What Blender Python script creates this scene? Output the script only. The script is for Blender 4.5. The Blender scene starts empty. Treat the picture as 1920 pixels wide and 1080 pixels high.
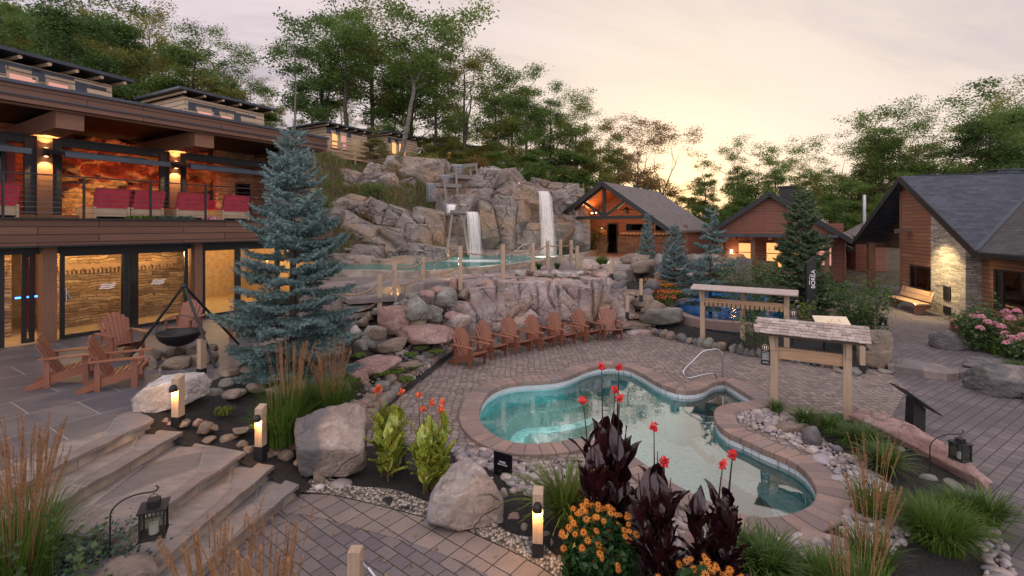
import bpy, bmesh, math, random
import numpy as np
from mathutils import Vector, Matrix
from mathutils.geometry import delaunay_2d_cdt, tessellate_polygon

# ------------------------------------------------------------------ camera, sky, sun, exposure
SC = bpy.context.scene
COL = SC.collection
R_ = math.radians
CZ = 3.6                    # eye height over the pool terrace
F = 900.0                   # focal length in photo pixels
HY = 425.0                  # horizon row in the photo
cam_d = bpy.data.cameras.new('camera'); cam = bpy.data.objects.new('camera', cam_d); COL.objects.link(cam)
cam.location = (0, 0, CZ); cam.rotation_euler = (R_(90), 0, 0)
cam_d.sensor_width = 36; cam_d.lens = F/1920*36; cam_d.shift_y = -(540-HY)/1920.0
cam_d.clip_end = 3000; cam_d.clip_start = .05
SC.camera = cam
SC.view_settings.view_transform = 'Standard'; SC.view_settings.look = 'None'
SC.view_settings.gamma = 1; SC.view_settings.exposure = 0.95
SC.cycles.use_denoising = True
SC.cycles.max_bounces = 8; SC.cycles.transparent_max_bounces = 24
SC.cycles.caustics_reflective = False; SC.cycles.caustics_refractive = False
SC.cycles.sample_clamp_indirect = 4.0

SUN_AZ, SUN_EL = R_(18.0), R_(3.5)          # azimuth to the right of straight ahead
sun_dir = Vector((math.sin(SUN_AZ)*math.cos(SUN_EL), math.cos(SUN_AZ)*math.cos(SUN_EL), math.sin(SUN_EL)))
W = bpy.data.worlds.new('World'); SC.world = W; W.use_nodes = True
wn = W.node_tree; wn.nodes.clear()
def wnode(t, **k):
    n = wn.nodes.new(t)
    for a, b in k.items(): setattr(n, a, b)
    return n
def wmath(op, a, b=None, c=None):
    n = wnode('ShaderNodeMath', operation=op)
    for i, v in enumerate((a, b, c)):
        if v is None: continue
        if isinstance(v, (int, float)): n.inputs[i].default_value = v
        else: wn.links.new(v, n.inputs[i])
    return n.outputs[0]
def wmix(f, a, b, mode='MIX'):
    n = wnode('ShaderNodeMix', data_type='RGBA', blend_type=mode)
    for i, v in ((0, f), (6, a), (7, b)):
        if isinstance(v, (int, float)): n.inputs[i].default_value = v
        elif isinstance(v, tuple): n.inputs[i].default_value = (*v, 1)
        else: wn.links.new(v, n.inputs[i])
    return n.outputs[2]
def build_world():
    tc = wnode('ShaderNodeTexCoord')
    sep = wnode('ShaderNodeSeparateXYZ'); wn.links.new(tc.outputs['Generated'], sep.inputs[0])
    dot = wnode('ShaderNodeVectorMath', operation='DOT_PRODUCT')
    wn.links.new(tc.outputs['Generated'], dot.inputs[0]); dot.inputs[1].default_value = sun_dir
    d = wmath('MAXIMUM', dot.outputs['Value'], 0.0)
    x, y, z = sep.outputs
    zc = wmath('MAXIMUM', z, 0.0)
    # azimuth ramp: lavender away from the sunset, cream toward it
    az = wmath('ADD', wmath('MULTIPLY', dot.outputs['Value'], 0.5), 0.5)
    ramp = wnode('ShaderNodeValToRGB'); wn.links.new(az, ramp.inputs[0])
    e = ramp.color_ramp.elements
    e[0].position = 0; e[0].color = (1.12, 1.03, 1.10, 1)  # sky behind and overhead, out of view, raised to fill the front faces
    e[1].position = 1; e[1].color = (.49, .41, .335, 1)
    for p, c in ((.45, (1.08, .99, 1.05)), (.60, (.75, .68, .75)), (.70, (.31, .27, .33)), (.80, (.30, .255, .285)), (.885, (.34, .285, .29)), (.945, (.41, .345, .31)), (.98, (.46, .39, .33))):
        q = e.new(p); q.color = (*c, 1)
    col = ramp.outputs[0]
    # brightening low down near the sunset
    low = wmath('POWER', wmath('SUBTRACT', 1.0, wmath('MINIMUM', zc, 1.0)), 9.0)
    glow = wmath('MULTIPLY', low, wmath('POWER', d, 8.0))
    col = wmix(wmath('MULTIPLY', glow, .6), col, (.64, .49, .36))
    g2 = wmath('POWER', d, 260.0)
    col = wmix(wmath('MULTIPLY', g2, .5), col, (.85, .58, .32))
    # streaked clouds, denser on the left
    cx = wmath('DIVIDE', x, wmath('ADD', zc, .12)); cy = wmath('DIVIDE', y, wmath('ADD', zc, .12))
    cmb = wnode('ShaderNodeCombineXYZ')
    wn.links.new(wmath('MULTIPLY', wmath('ADD', cx, wmath('MULTIPLY', cy, .55)), .42), cmb.inputs[0])
    wn.links.new(wmath('MULTIPLY', wmath('SUBTRACT', cy, wmath('MULTIPLY', cx, .5)), 1.5), cmb.inputs[1])
    nz = wnode('ShaderNodeTexNoise'); nz.inputs['Scale'].default_value = 1.0; nz.inputs['Detail'].default_value = 7
    nz.inputs['Roughness'].default_value = .62; nz.inputs['Distortion'].default_value = .5
    wn.links.new(cmb.outputs[0], nz.inputs['Vector'])
    mr = wnode('ShaderNodeMapRange'); wn.links.new(nz.outputs[0], mr.inputs[0])
    mr.inputs[1].default_value = .42; mr.inputs[2].default_value = .68
    away = wmath('SUBTRACT', 1.0, wmath('POWER', d, 5.0))
    cm = wmath('MULTIPLY', mr.outputs[0], wmath('ADD', wmath('MULTIPLY', away, .75), .10))
    col = wmix(cm, col, (.56, .47, .48))
    mr2 = wnode('ShaderNodeMapRange'); wn.links.new(nz.outputs[0], mr2.inputs[0])
    mr2.inputs[1].default_value = .46; mr2.inputs[2].default_value = .30
    col = wmix(wmath('MULTIPLY', mr2.outputs[0], wmath('ADD', wmath('MULTIPLY', away, .6), .08)), col, (.24, .21, .29))
    # low cloud bank by the sunset
    sky = wnode('ShaderNodeTexSky', sky_type='NISHITA'); sky.sun_disc = False
    sky.sun_elevation = SUN_EL; sky.sun_rotation = SUN_AZ
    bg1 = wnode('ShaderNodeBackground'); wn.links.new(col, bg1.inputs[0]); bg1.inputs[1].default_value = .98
    bg2 = wnode('ShaderNodeBackground'); wn.links.new(sky.outputs[0], bg2.inputs[0]); bg2.inputs[1].default_value = .012
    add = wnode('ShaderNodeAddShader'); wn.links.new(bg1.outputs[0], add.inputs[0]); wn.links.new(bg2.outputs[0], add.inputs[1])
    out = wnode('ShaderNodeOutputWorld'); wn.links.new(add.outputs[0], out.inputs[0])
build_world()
sl = bpy.data.lights.new('sun', 'SUN'); sl.energy = .8; sl.angle = R_(12); sl.color = (1, .72, .5)
so = bpy.data.objects.new('sun', sl); COL.objects.link(so)
so.rotation_euler = (-sun_dir).to_track_quat('-Z', 'Y').to_euler()

# ------------------------------------------------------------------ helpers
rnd = random.Random(7)
rng = np.random.default_rng(11)
def at(px, py, Y): return Vector(((px-960)/F*Y, Y, CZ-(py-HY)/F*Y))
def gp(px, py, z=0.0): return at(px, py, F*(CZ-z)/(py-HY))
def gpl(pts, z=0.0): return [gp(p[0], p[1], p[2] if len(p) > 2 else z) for p in pts]

def lnk(o, parent=None):
    COL.objects.link(o)
    if parent is not None: o.parent = parent
    return o
def tag(o, label=None, cat=None, group=None, kind=None):
    if label: o['label'] = label
    if cat: o['category'] = cat
    if group: o['group'] = group
    if kind: o['kind'] = kind
    return o
def thing(name, label, cat, loc=(0, 0, 0), rz=0.0, group=None, rot=None):
    o = bpy.data.objects.new(name, None); o.empty_display_size = .2
    COL.objects.link(o); o.location = loc; o.rotation_euler = rot if rot else (0, 0, rz)
    return tag(o, label, cat, group)
def copy_tree(o, parent=None):
    c = o.copy(); COL.objects.link(c)
    if parent is not None: c.parent = parent
    for ch in list(o.children): copy_tree(ch, c)
    return c
def place(proto, state, loc, rz, label=None, group=None, scale=None, rx=0, ry=0, **kw):
    """first call moves the prototype itself, later calls copy it with its parts"""
    if not state.get(proto.name): o = proto; state[proto.name] = 1
    else: o = copy_tree(proto)
    o.location = loc; o.rotation_euler = (rx, ry, rz)
    if scale is not None: o.scale = (scale,)*3 if isinstance(scale, (int, float)) else scale
    if label: o['label'] = label
    if group: o['group'] = group
    elif 'group' in o and kw.get('nogroup'): del o['group']
    return o

class MB:
    def __init__(s): s.v = []; s.f = []
    def add(s, vs, fs):
        n = len(s.v); s.v.extend([tuple(v) for v in vs]); s.f.extend([tuple(i+n for i in f) for f in fs]); return s
    def box(s, a, b, M=None):
        x0, y0, z0 = a; x1, y1, z1 = b
        vs = [(x0,y0,z0),(x1,y0,z0),(x1,y1,z0),(x0,y1,z0),(x0,y0,z1),(x1,y0,z1),(x1,y1,z1),(x0,y1,z1)]
        if M is not None: vs = [M @ Vector(v) for v in vs]
        return s.add(vs, [(3,2,1,0),(4,5,6,7),(0,1,5,4),(1,2,6,5),(2,3,7,6),(3,0,4,7)])
    def bar(s, p, q, w, h, up=(0,0,1), taper=1.0):
        """rectangular bar from p to q, w across, h along up"""
        p = Vector(p); q = Vector(q); d = (q-p).normalized(); up = Vector(up)
        sd = d.cross(up)
        if sd.length < 1e-4: sd = d.cross(Vector((1, 0, 0)))
        sd.normalize(); u = sd.cross(d)
        vs = []
        for c, t in ((p, 1), (q, taper)):
            for a, b in ((-1,-1),(1,-1),(1,1),(-1,1)): vs.append(c+sd*(a*w/2*t)+u*(b*h/2*t))
        return s.add(vs, [(3,2,1,0),(4,5,6,7),(0,1,5,4),(1,2,6,5),(2,3,7,6),(3,0,4,7)])
    def tube(s, pts, r, n=8, cap=True):
        pts = [Vector(p) for p in pts]; rs = r if isinstance(r, (list, tuple)) else [r]*len(pts)
        ring = []; prev = None; vs = []; fs = []
        for i, p in enumerate(pts):
            d = (pts[min(i+1, len(pts)-1)]-pts[max(i-1, 0)])
            if d.length < 1e-9: d = Vector((0, 0, 1))
            d.normalize()
            if prev is None: a = d.cross(Vector((0, 0, 1)) if abs(d.z) < .9 else Vector((1, 0, 0)))
            else: a = prev - d*prev.dot(d)
            if a.length < 1e-6: a = d.orthogonal()
            a.normalize(); prev = a; b = d.cross(a)
            for k in range(n):
                t = 2*math.pi*k/n; vs.append(p+(a*math.cos(t)+b*math.sin(t))*rs[i])
        for i in range(len(pts)-1):
            for k in range(n):
                k2 = (k+1) % n; fs.append((i*n+k, i*n+k2, (i+1)*n+k2, (i+1)*n+k))
        if cap: fs.append(tuple(range(n-1, -1, -1))); fs.append(tuple((len(pts)-1)*n+k for k in range(n)))
        return s.add(vs, fs)
    def lathe(s, prof, n=16, M=None, c=(0, 0, 0)):
        vs = []; fs = []
        for r, z in prof:
            for k in range(n):
                t = 2*math.pi*k/n; v = Vector((c[0]+r*math.cos(t), c[1]+r*math.sin(t), c[2]+z)); vs.append(M @ v if M is not None else v)
        for i in range(len(prof)-1):
            for k in range(n):
                k2 = (k+1) % n; fs.append((i*n+k, i*n+k2, (i+1)*n+k2, (i+1)*n+k))
        return s.add(vs, fs)
    def prism(s, poly, z0, z1, M=None):
        """poly: list of (x,y); z0,z1 numbers; closed prism, ccw"""
        n = len(poly)
        a = sum(poly[i][0]*poly[(i+1)%n][1]-poly[(i+1)%n][0]*poly[i][1] for i in range(n))
        if a < 0: poly = poly[::-1]
        vs = [Vector((p[0], p[1], z0)) for p in poly]+[Vector((p[0], p[1], z1)) for p in poly]
        if M is not None: vs = [M @ v for v in vs]
        fs = [(i, (i+1)%n, n+(i+1)%n, n+i) for i in range(n)]
        tri = tessellate_polygon([[Vector((p[0], p[1], 0)) for p in poly]])
        for t in tri:
            p0, p1, p2 = (poly[i] for i in t)
            if (p1[0]-p0[0])*(p2[1]-p0[1])-(p1[1]-p0[1])*(p2[0]-p0[0]) < 0: t = t[::-1]
            fs.append(tuple(n+i for i in t)); fs.append(tuple(reversed(t)))
        return s.add(vs, fs)
    def build(s, name, mat, parent=None, smooth=False):
        me = bpy.data.meshes.new(name); me.from_pydata(s.v, [], s.f)
        if isinstance(mat, (list, tuple)):
            for m in mat: me.materials.append(m)
        elif mat: me.materials.append(mat)
        if smooth: me.polygons.foreach_set('use_smooth', [True]*len(me.polygons))
        me.update()
        o = bpy.data.objects.new(name, me); return lnk(o, parent)
def npmesh(name, V, Fc, mat, parent=None, smooth=False):
    """V (n,3), Fc (m,k) constant-size faces, fast"""
    me = bpy.data.meshes.new(name); V = np.asarray(V, np.float32); Fc = np.asarray(Fc, np.int32)
    m, k = Fc.shape
    me.vertices.add(len(V)); me.vertices.foreach_set('co', V.ravel())
    me.loops.add(m*k); me.loops.foreach_set('vertex_index', Fc.ravel())
    me.polygons.add(m); me.polygons.foreach_set('loop_start', np.arange(m, dtype=np.int32)*k)
    me.polygons.foreach_set('loop_total', np.full(m, k, np.int32))
    if smooth: me.polygons.foreach_set('use_smooth', np.ones(m, bool))
    me.materials.append(mat); me.update(calc_edges=True)
    o = bpy.data.objects.new(name, me); return lnk(o, parent)
def bez(pts, n=8, closed=False):
    """Catmull-Rom through pts"""
    P = [Vector(p) for p in pts]; out = []; m = len(P)
    rng_ = range(m if closed else m-1)
    for i in rng_:
        p1 = P[i]; p2 = P[(i+1) % m]
        p0 = P[(i-1) % m] if closed or i > 0 else p1*2-p2
        p3 = P[(i+2) % m] if closed or i+2 < m else p2*2-p1
        for k in range(n):
            t = k/n
            out.append(.5*((2*p1)+(p2-p0)*t+(2*p0-5*p1+4*p2-p3)*t*t+(3*p1-p0-3*p2+p3)*t**3))
    if not closed: out.append(P[-1])
    return out
def smoothnoise(x, y, z=0, seed=0):
    """cheap sum of sines noise, arrays ok, about -1..1"""
    r = random.Random(seed); s = 0; a = 1; tot = 0; f = 1
    for o in range(5):
        px, py, pz, ph = [r.uniform(0, 6.28) for _ in range(4)]
        ax, ay, az = r.uniform(.6, 1.4), r.uniform(.6, 1.4), r.uniform(.6, 1.4)
        s = s + a*np.sin(f*ax*x+px+1.3*np.sin(f*ay*y+ph))*np.cos(f*ay*y+py+1.1*np.sin(f*az*z+pz)+.7*f*az*z)
        tot += a; a *= .55; f *= 2.03
    return s/tot
# ------------------------------------------------------------------ materials
class NT:
    def __init__(s, name):
        s.m = bpy.data.materials.new(name); s.m.use_nodes = True; s.t = s.m.node_tree; s.n = s.t.nodes; s.n.clear()
        s.out = s.n.new('ShaderNodeOutputMaterial'); s.tc = s.n.new('ShaderNodeTexCoord')
        s.b = s.n.new('ShaderNodeBsdfPrincipled'); s.L(s.b.outputs[0], s.out.inputs[0])
        s.obj = s.tc.outputs['Object']
    def L(s, a, b): s.t.links.new(a, b)
    def set(s, i, v):
        if isinstance(v, tuple) and len(v) == 3 and i.type == 'RGBA': v = (*v, 1)
        if isinstance(v, (int, float, tuple, Vector)): i.default_value = v
        else: s.L(v, i)
    def math(s, op, a, b=None, c=None, clamp=False):
        n = s.n.new('ShaderNodeMath'); n.operation = op; n.use_clamp = clamp
        for i, v in enumerate((a, b, c)):
            if v is not None: s.set(n.inputs[i], v)
        return n.outputs[0]
    def mix(s, f, a, b, mode='MIX'):
        n = s.n.new('ShaderNodeMix'); n.data_type = 'RGBA'; n.blend_type = mode
        s.set(n.inputs[0], f); s.set(n.inputs[6], a); s.set(n.inputs[7], b); return n.outputs[2]
    def noise(s, scale, detail=4, vec=None, rough=.5, dist=0.0):
        n = s.n.new('ShaderNodeTexNoise'); n.inputs['Scale'].default_value = scale; n.inputs['Detail'].default_value = detail
        n.inputs['Roughness'].default_value = rough; n.inputs['Distortion'].default_value = dist
        s.L(vec if vec is not None else s.obj, n.inputs['Vector']); return n.outputs[0]
    def vor(s, scale, feat='F1', vec=None, rand=1.0, out='Distance'):
        n = s.n.new('ShaderNodeTexVoronoi'); n.feature = feat; n.inputs['Scale'].default_value = scale
        n.inputs['Randomness'].default_value = rand
        s.L(vec if vec is not None else s.obj, n.inputs['Vector']); return n.outputs[out]
    def ramp(s, f, *stops):
        n = s.n.new('ShaderNodeValToRGB'); s.set(n.inputs[0], f); e = n.color_ramp.elements
        while len(e) < len(stops): e.new(.5)
        for q, (p, c) in zip(e, stops):
            q.position = p; q.color = (c, c, c, 1) if isinstance(c, (int, float)) else (*c, 1)
        return n.outputs[0]
    def mapr(s, f, a, b, c=0.0, d=1.0):
        n = s.n.new('ShaderNodeMapRange'); s.set(n.inputs[0], f)
        for i, v in enumerate((a, b, c, d)): n.inputs[i+1].default_value = v
        return n.outputs[0]
    def mapping(s, sc=(1, 1, 1), rot=(0, 0, 0), loc=(0, 0, 0), vec=None):
        n = s.n.new('ShaderNodeMapping'); n.inputs['Scale'].default_value = sc; n.inputs['Rotation'].default_value = rot
        n.inputs['Location'].default_value = loc; s.L(vec if vec is not None else s.obj, n.inputs['Vector']); return n.outputs[0]
    def comb(s, x, y, z=0.0):
        n = s.n.new('ShaderNodeCombineXYZ'); s.set(n.inputs[0], x); s.set(n.inputs[1], y); s.set(n.inputs[2], z); return n.outputs[0]
    def sep(s, v=None):
        n = s.n.new('ShaderNodeSeparateXYZ'); s.L(v if v is not None else s.obj, n.inputs[0]); return n.outputs
    def vadd(s, a, b, k=1.0):
        m = s.n.new('ShaderNodeVectorMath'); m.operation = 'MULTIPLY_ADD'; s.L(b, m.inputs[0]); m.inputs[1].default_value = (k, k, k); s.L(a, m.inputs[2]); return m.outputs[0]
    def bump(s, h, strength=.5, dist=.02, chain=None):
        n = s.n.new('ShaderNodeBump'); n.inputs['Strength'].default_value = strength; n.inputs['Distance'].default_value = dist
        s.L(h, n.inputs['Height'])
        if chain is not None: s.L(chain, n.inputs['Normal'])
        s.L(n.outputs[0], s.b.inputs['Normal']); return n.outputs[0]
    def rand(s):
        return s.n.new('ShaderNodeObjectInfo').outputs['Random']
    def island(s):
        return s.n.new('ShaderNodeNewGeometry').outputs['Random Per Island']
    def done(s, col, rough=.8, **k):
        s.set(s.b.inputs['Base Color'], col); s.set(s.b.inputs['Roughness'], rough)
        for a, v in k.items(): s.set(s.b.inputs[a.replace('_', ' ')], v)
        return s.m
    def brick(s, vec, w, h, mortar, c1, c2, cm, off=.5, smooth=.1, bias=0.0):
        n = s.n.new('ShaderNodeTexBrick'); s.L(vec, n.inputs['Vector']); n.inputs['Scale'].default_value = 1
        n.inputs['Brick Width'].default_value = w; n.inputs['Row Height'].default_value = h; n.inputs['Mortar Size'].default_value = mortar
        n.inputs['Mortar Smooth'].default_value = smooth; n.inputs['Bias'].default_value = bias; n.offset = off
        for i, c in (('Color1', c1), ('Color2', c2), ('Mortar', cm)): s.set(n.inputs[i], c)
        return n.outputs['Color'], n.outputs['Fac']

def m_plain(name, col, rough=.6, metal=0.0, var=.25, scale=6, bump=.15):
    t = NT(name); f = t.noise(scale, 5)
    c = t.mix(t.mapr(f, .35, .65), tuple(x*(1-var) for x in col), tuple(min(1, x*(1+var)) for x in col))
    if bump: t.bump(t.noise(scale*6, 4), bump, .01)
    return t.done(c, rough, Metallic=metal)
def m_wood(name, c1, c2, axis='x', rough=.7, scale=1.0, jitter=True):
    """grain runs along the given axis of the object's own coordinates"""
    t = NT(name); sc = {'x': (1.2, 16, 16), 'y': (16, 1.2, 16), 'z': (16, 16, 1.2)}[axis]
    v = t.mapping(tuple(q*scale for q in sc))
    f = t.noise(1.6, 6, v, .6, .4); g = t.noise(1.3, 2)
    c = t.mix(t.mapr(f, .3, .7), c1, c2)
    c = t.mix(t.mapr(g, .4, .8, 0, .45), c, tuple(x*.55 for x in c1))
    if jitter: c = t.mix(t.math('MULTIPLY', t.island(), .35), c, tuple(x*.6 for x in c1)); c = t.mix(t.math('MULTIPLY', t.rand(), .38), c, tuple(x*.8+.02 for x in c1))
    t.bump(f, .25, .004)
    return t.done(c, rough)
def m_siding(name, c1, c2, h=.15, gap=.012, rough=.65):
    """horizontal boards, works on any vertical face of an axis-aligned wall"""
    t = NT(name); x, y, z = t.sep()
    v = t.comb(t.math('ADD', x, y), z)
    c, fac = t.brick(v, 3.1, h, gap, c1, c2, tuple(q*.18 for q in c1), .37)
    g = t.noise(1.5, 6, t.comb(t.math('MULTIPLY', t.math('ADD', x, y), 1.2), t.math('MULTIPLY', z, 22)), .6)
    c = t.mix(t.mapr(g, .35, .7, 0, .5), c, tuple(q*.55 for q in c1))
    t.bump(t.math('ADD', t.math('MULTIPLY', fac, -1.0), t.math('MULTIPLY', g, .2)), .6, .015)
    return t.done(c, rough)
def m_ledgestone(name, c1, c2, c3, w=.32, h=.065):
    t = NT(name); x, y, z = t.sep()
    nn = t.noise(3.0, 3)
    u = t.math('ADD', t.math('ADD', x, y), t.math('MULTIPLY', nn, .45)); zz = t.math('ADD', z, t.math('MULTIPLY', t.noise(2.2, 4), .26))
    v = t.comb(u, zz)
    cA, fac = t.brick(v, w, h, .008, (0, 0, 0), (1, 1, 1), (.5, .5, .5), .43, .25)
    cB, fac2 = t.brick(t.comb(t.math('ADD', u, .13), t.math('ADD', zz, .03)), w*1.7, h*2, .004, (0, 0, 0), (1, 1, 1), (.5, .5, .5), .3, .3)
    bw = t.math('MULTIPLY_ADD', cB, .45, t.math('MULTIPLY', cA, .55))
    c = t.ramp(bw, (.1, c1), (.45, c2), (.85, c3))
    c = t.mix(t.mapr(t.noise(9, 5), .4, .75, 0, .5), c, tuple(q*.5 for q in c2))
    c = t.mix(t.math('MULTIPLY', fac, .8), c, (.03, .025, .02))
    b = t.math('ADD', t.math('MULTIPLY', fac, -1.4), t.math('ADD', t.math('MULTIPLY', bw, 1.3), t.math('MULTIPLY', t.noise(14, 4), .5)))
    t.bump(b, .9, .035)
    return t.done(c, .85)
def m_shingle(name, c1, c2, k=1.0, w=.3, h=.16, axis='y'):
    t = NT(name); x, y, z = t.sep()
    v = t.comb(y if axis == 'y' else x, t.math('MULTIPLY', z, k))
    c, fac = t.brick(v, w, h, .01, c1, c2, tuple(q*.3 for q in c1), .5, .2)
    c = t.mix(t.mapr(t.noise(1.1, 4), .35, .7, 0, .4), c, tuple(q*.7 for q in c1))
    c = t.mix(.3, c, t.mix(t.noise(60, 2), tuple(q*.5 for q in c1), tuple(q*1.5 for q in c2)))
    t.bump(t.math('MULTIPLY', fac, -1.0), .6, .012)
    return t.done(c, .85)
def m_rock(name, ca, cb, cc, sc=1.0, crack=.8, moss=0.0, warm=None, tone=None, TH=.05):
    t = NT(name); ob = t.obj
    wv = t.n.new('ShaderNodeTexNoise'); wv.inputs['Scale'].default_value = 1.3*sc; wv.inputs['Detail'].default_value = 4; t.L(ob, wv.inputs['Vector'])
    v2 = t.vadd(ob, wv.outputs['Color'], .7/sc)
    big = t.noise(.9*sc, 6, v2, .6); fine = t.noise(16*sc, 8, None, .7); mid = t.noise(4*sc, 6, v2, .65)
    c = t.ramp(big, (.32, ca), (.5, cb), (.68, cc))
    c = t.mix(t.mapr(mid, .42, .62, 0, .55), c, tuple(q*.45 for q in cb))
    # strata streaks
    st = t.noise(1.0, 5, t.mapping((1.1*sc, 1.1*sc, 7*sc), (.35, .25, 0), vec=v2), .6)
    c = t.mix(t.mapr(st, .55, .72, 0, .5), c, tuple(min(1, q*1.45) for q in cc))
    c = t.mix(t.mapr(fine, .35, .75, 0, .45), c, tuple(q*.4 for q in ca))
    cr = t.vor(1.15*sc, 'DISTANCE_TO_EDGE', v2)
    crf = t.mapr(cr, .0, .03, 1, 0); crf.node.clamp = True
    cr2 = t.vor(3.4*sc, 'DISTANCE_TO_EDGE', v2); crf2 = t.mapr(cr2, 0, .03, 1, 0)
    cf = t.math('MULTIPLY', t.math('MAXIMUM', crf, t.math('MULTIPLY', crf2, .45)), t.math('MULTIPLY', t.mapr(t.noise(1.7*sc, 2), .4, .6), crack), clamp=True)
    c = t.mix(cf, c, (.018, .015, .013))
    if tone:
        sp = t.sep(v2); c = t.mix(t.mapr(t.math('ADD', sp[0], t.math('MULTIPLY', t.noise(3, 4), .3)), TH, TH+.1, .85, 0), c, t.mix(fine, tuple(q*.5 for q in tone), tuple(q*1.8 for q in tone)))
    if warm: c = t.mix(t.mapr(t.noise(.7*sc, 3, t.mapping(loc=(7, 3, 1))), .48, .62, 0, .8), c, warm)
    if moss:
        g = t.n.new('ShaderNodeNewGeometry'); nz = t.sep(g.outputs['Normal'])[2]
        c = t.mix(t.math('MULTIPLY', t.mapr(nz, .3, .9), t.mapr(t.noise(2.2*sc, 5), .5, .6, 0, moss)), c, (.05, .07, .02))
    h = t.math('ADD', t.math('MULTIPLY', mid, .8), t.math('MULTIPLY', fine, .35))
    h = t.math('SUBTRACT', h, t.math('MULTIPLY', cf, .9))
    t.bump(h, .85, .07/sc)
    return t.done(c, .88)
def m_leaf(name, ca, cb, trans=.35, rough=.55, spec=.3):
    t = NT(name); r = t.island(); g = t.noise(.35, 3)
    c = t.mix(r, ca, cb)
    c = t.mix(t.mapr(g, .35, .65, 0, .5), c, tuple(q*.6 for q in ca))
    c = t.mix(t.math('MULTIPLY', t.rand(), .25), c, tuple(q*.6 for q in cb))
    t.done(c, rough)
    t.b.inputs['Specular IOR Level'].default_value = spec
    tr = t.n.new('ShaderNodeBsdfTranslucent'); t.L(c, tr.inputs[0]); mx = t.n.new('ShaderNodeMixShader'); mx.inputs[0].default_value = trans
    t.L(t.b.outputs[0], mx.inputs[1]); t.L(tr.outputs[0], mx.inputs[2]); t.L(mx.outputs[0], t.out.inputs[0])
    return t.m
def m_emit(name, col, s):
    t = NT(name); t.done((.02, .02, .02), .5); t.set(t.b.inputs['Emission Color'], col); t.b.inputs['Emission Strength'].default_value = s; return t.m
def m_glass(name, tint=(.9, .95, .95), ior=1.45, fac=1.0):
    t = NT(name); tr = t.n.new('ShaderNodeBsdfTransparent'); tr.inputs[0].default_value = (*tint, 1)
    gl = t.n.new('ShaderNodeBsdfGlossy'); gl.inputs['Roughness'].default_value = .02
    fr = t.n.new('ShaderNodeFresnel'); fr.inputs[0].default_value = ior
    mx = t.n.new('ShaderNodeMixShader'); t.L(t.math('MULTIPLY', fr.outputs[0], fac), mx.inputs[0]); t.L(tr.outputs[0], mx.inputs[1]); t.L(gl.outputs[0], mx.inputs[2])
    t.L(mx.outputs[0], t.out.inputs[0]); return t.m
def m_water(name, tint, ior=1.5, ripple=.02, scale=2.5, boost=1.0, opaque=0.0, base=(0, .1, .1)):
    t = NT(name); tr = t.n.new('ShaderNodeBsdfTransparent'); tr.inputs[0].default_value = (*tint, 1)
    gl = t.n.new('ShaderNodeBsdfGlossy'); gl.inputs['Roughness'].default_value = .02
    bp = t.n.new('ShaderNodeBump'); bp.inputs['Strength'].default_value = 1; bp.inputs['Distance'].default_value = ripple
    t.L(t.noise(scale, 2), bp.inputs['Height']); t.L(bp.outputs[0], gl.inputs['Normal'])
    fr = t.n.new('ShaderNodeFresnel'); fr.inputs[0].default_value = ior; t.L(bp.outputs[0], fr.inputs['Normal'])
    body = tr.outputs[0]
    if opaque:
        df = t.n.new('ShaderNodeBsdfDiffuse'); df.inputs[0].default_value = (*base, 1)
        m0 = t.n.new('ShaderNodeMixShader'); m0.inputs[0].default_value = opaque; t.L(tr.outputs[0], m0.inputs[1]); t.L(df.outputs[0], m0.inputs[2]); body = m0.outputs[0]
    mx = t.n.new('ShaderNodeMixShader'); t.L(t.math('MULTIPLY', fr.outputs[0], boost, clamp=True), mx.inputs[0]); t.L(body, mx.inputs[1]); t.L(gl.outputs[0], mx.inputs[2])
    t.L(mx.outputs[0], t.out.inputs[0]); return t.m

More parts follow.
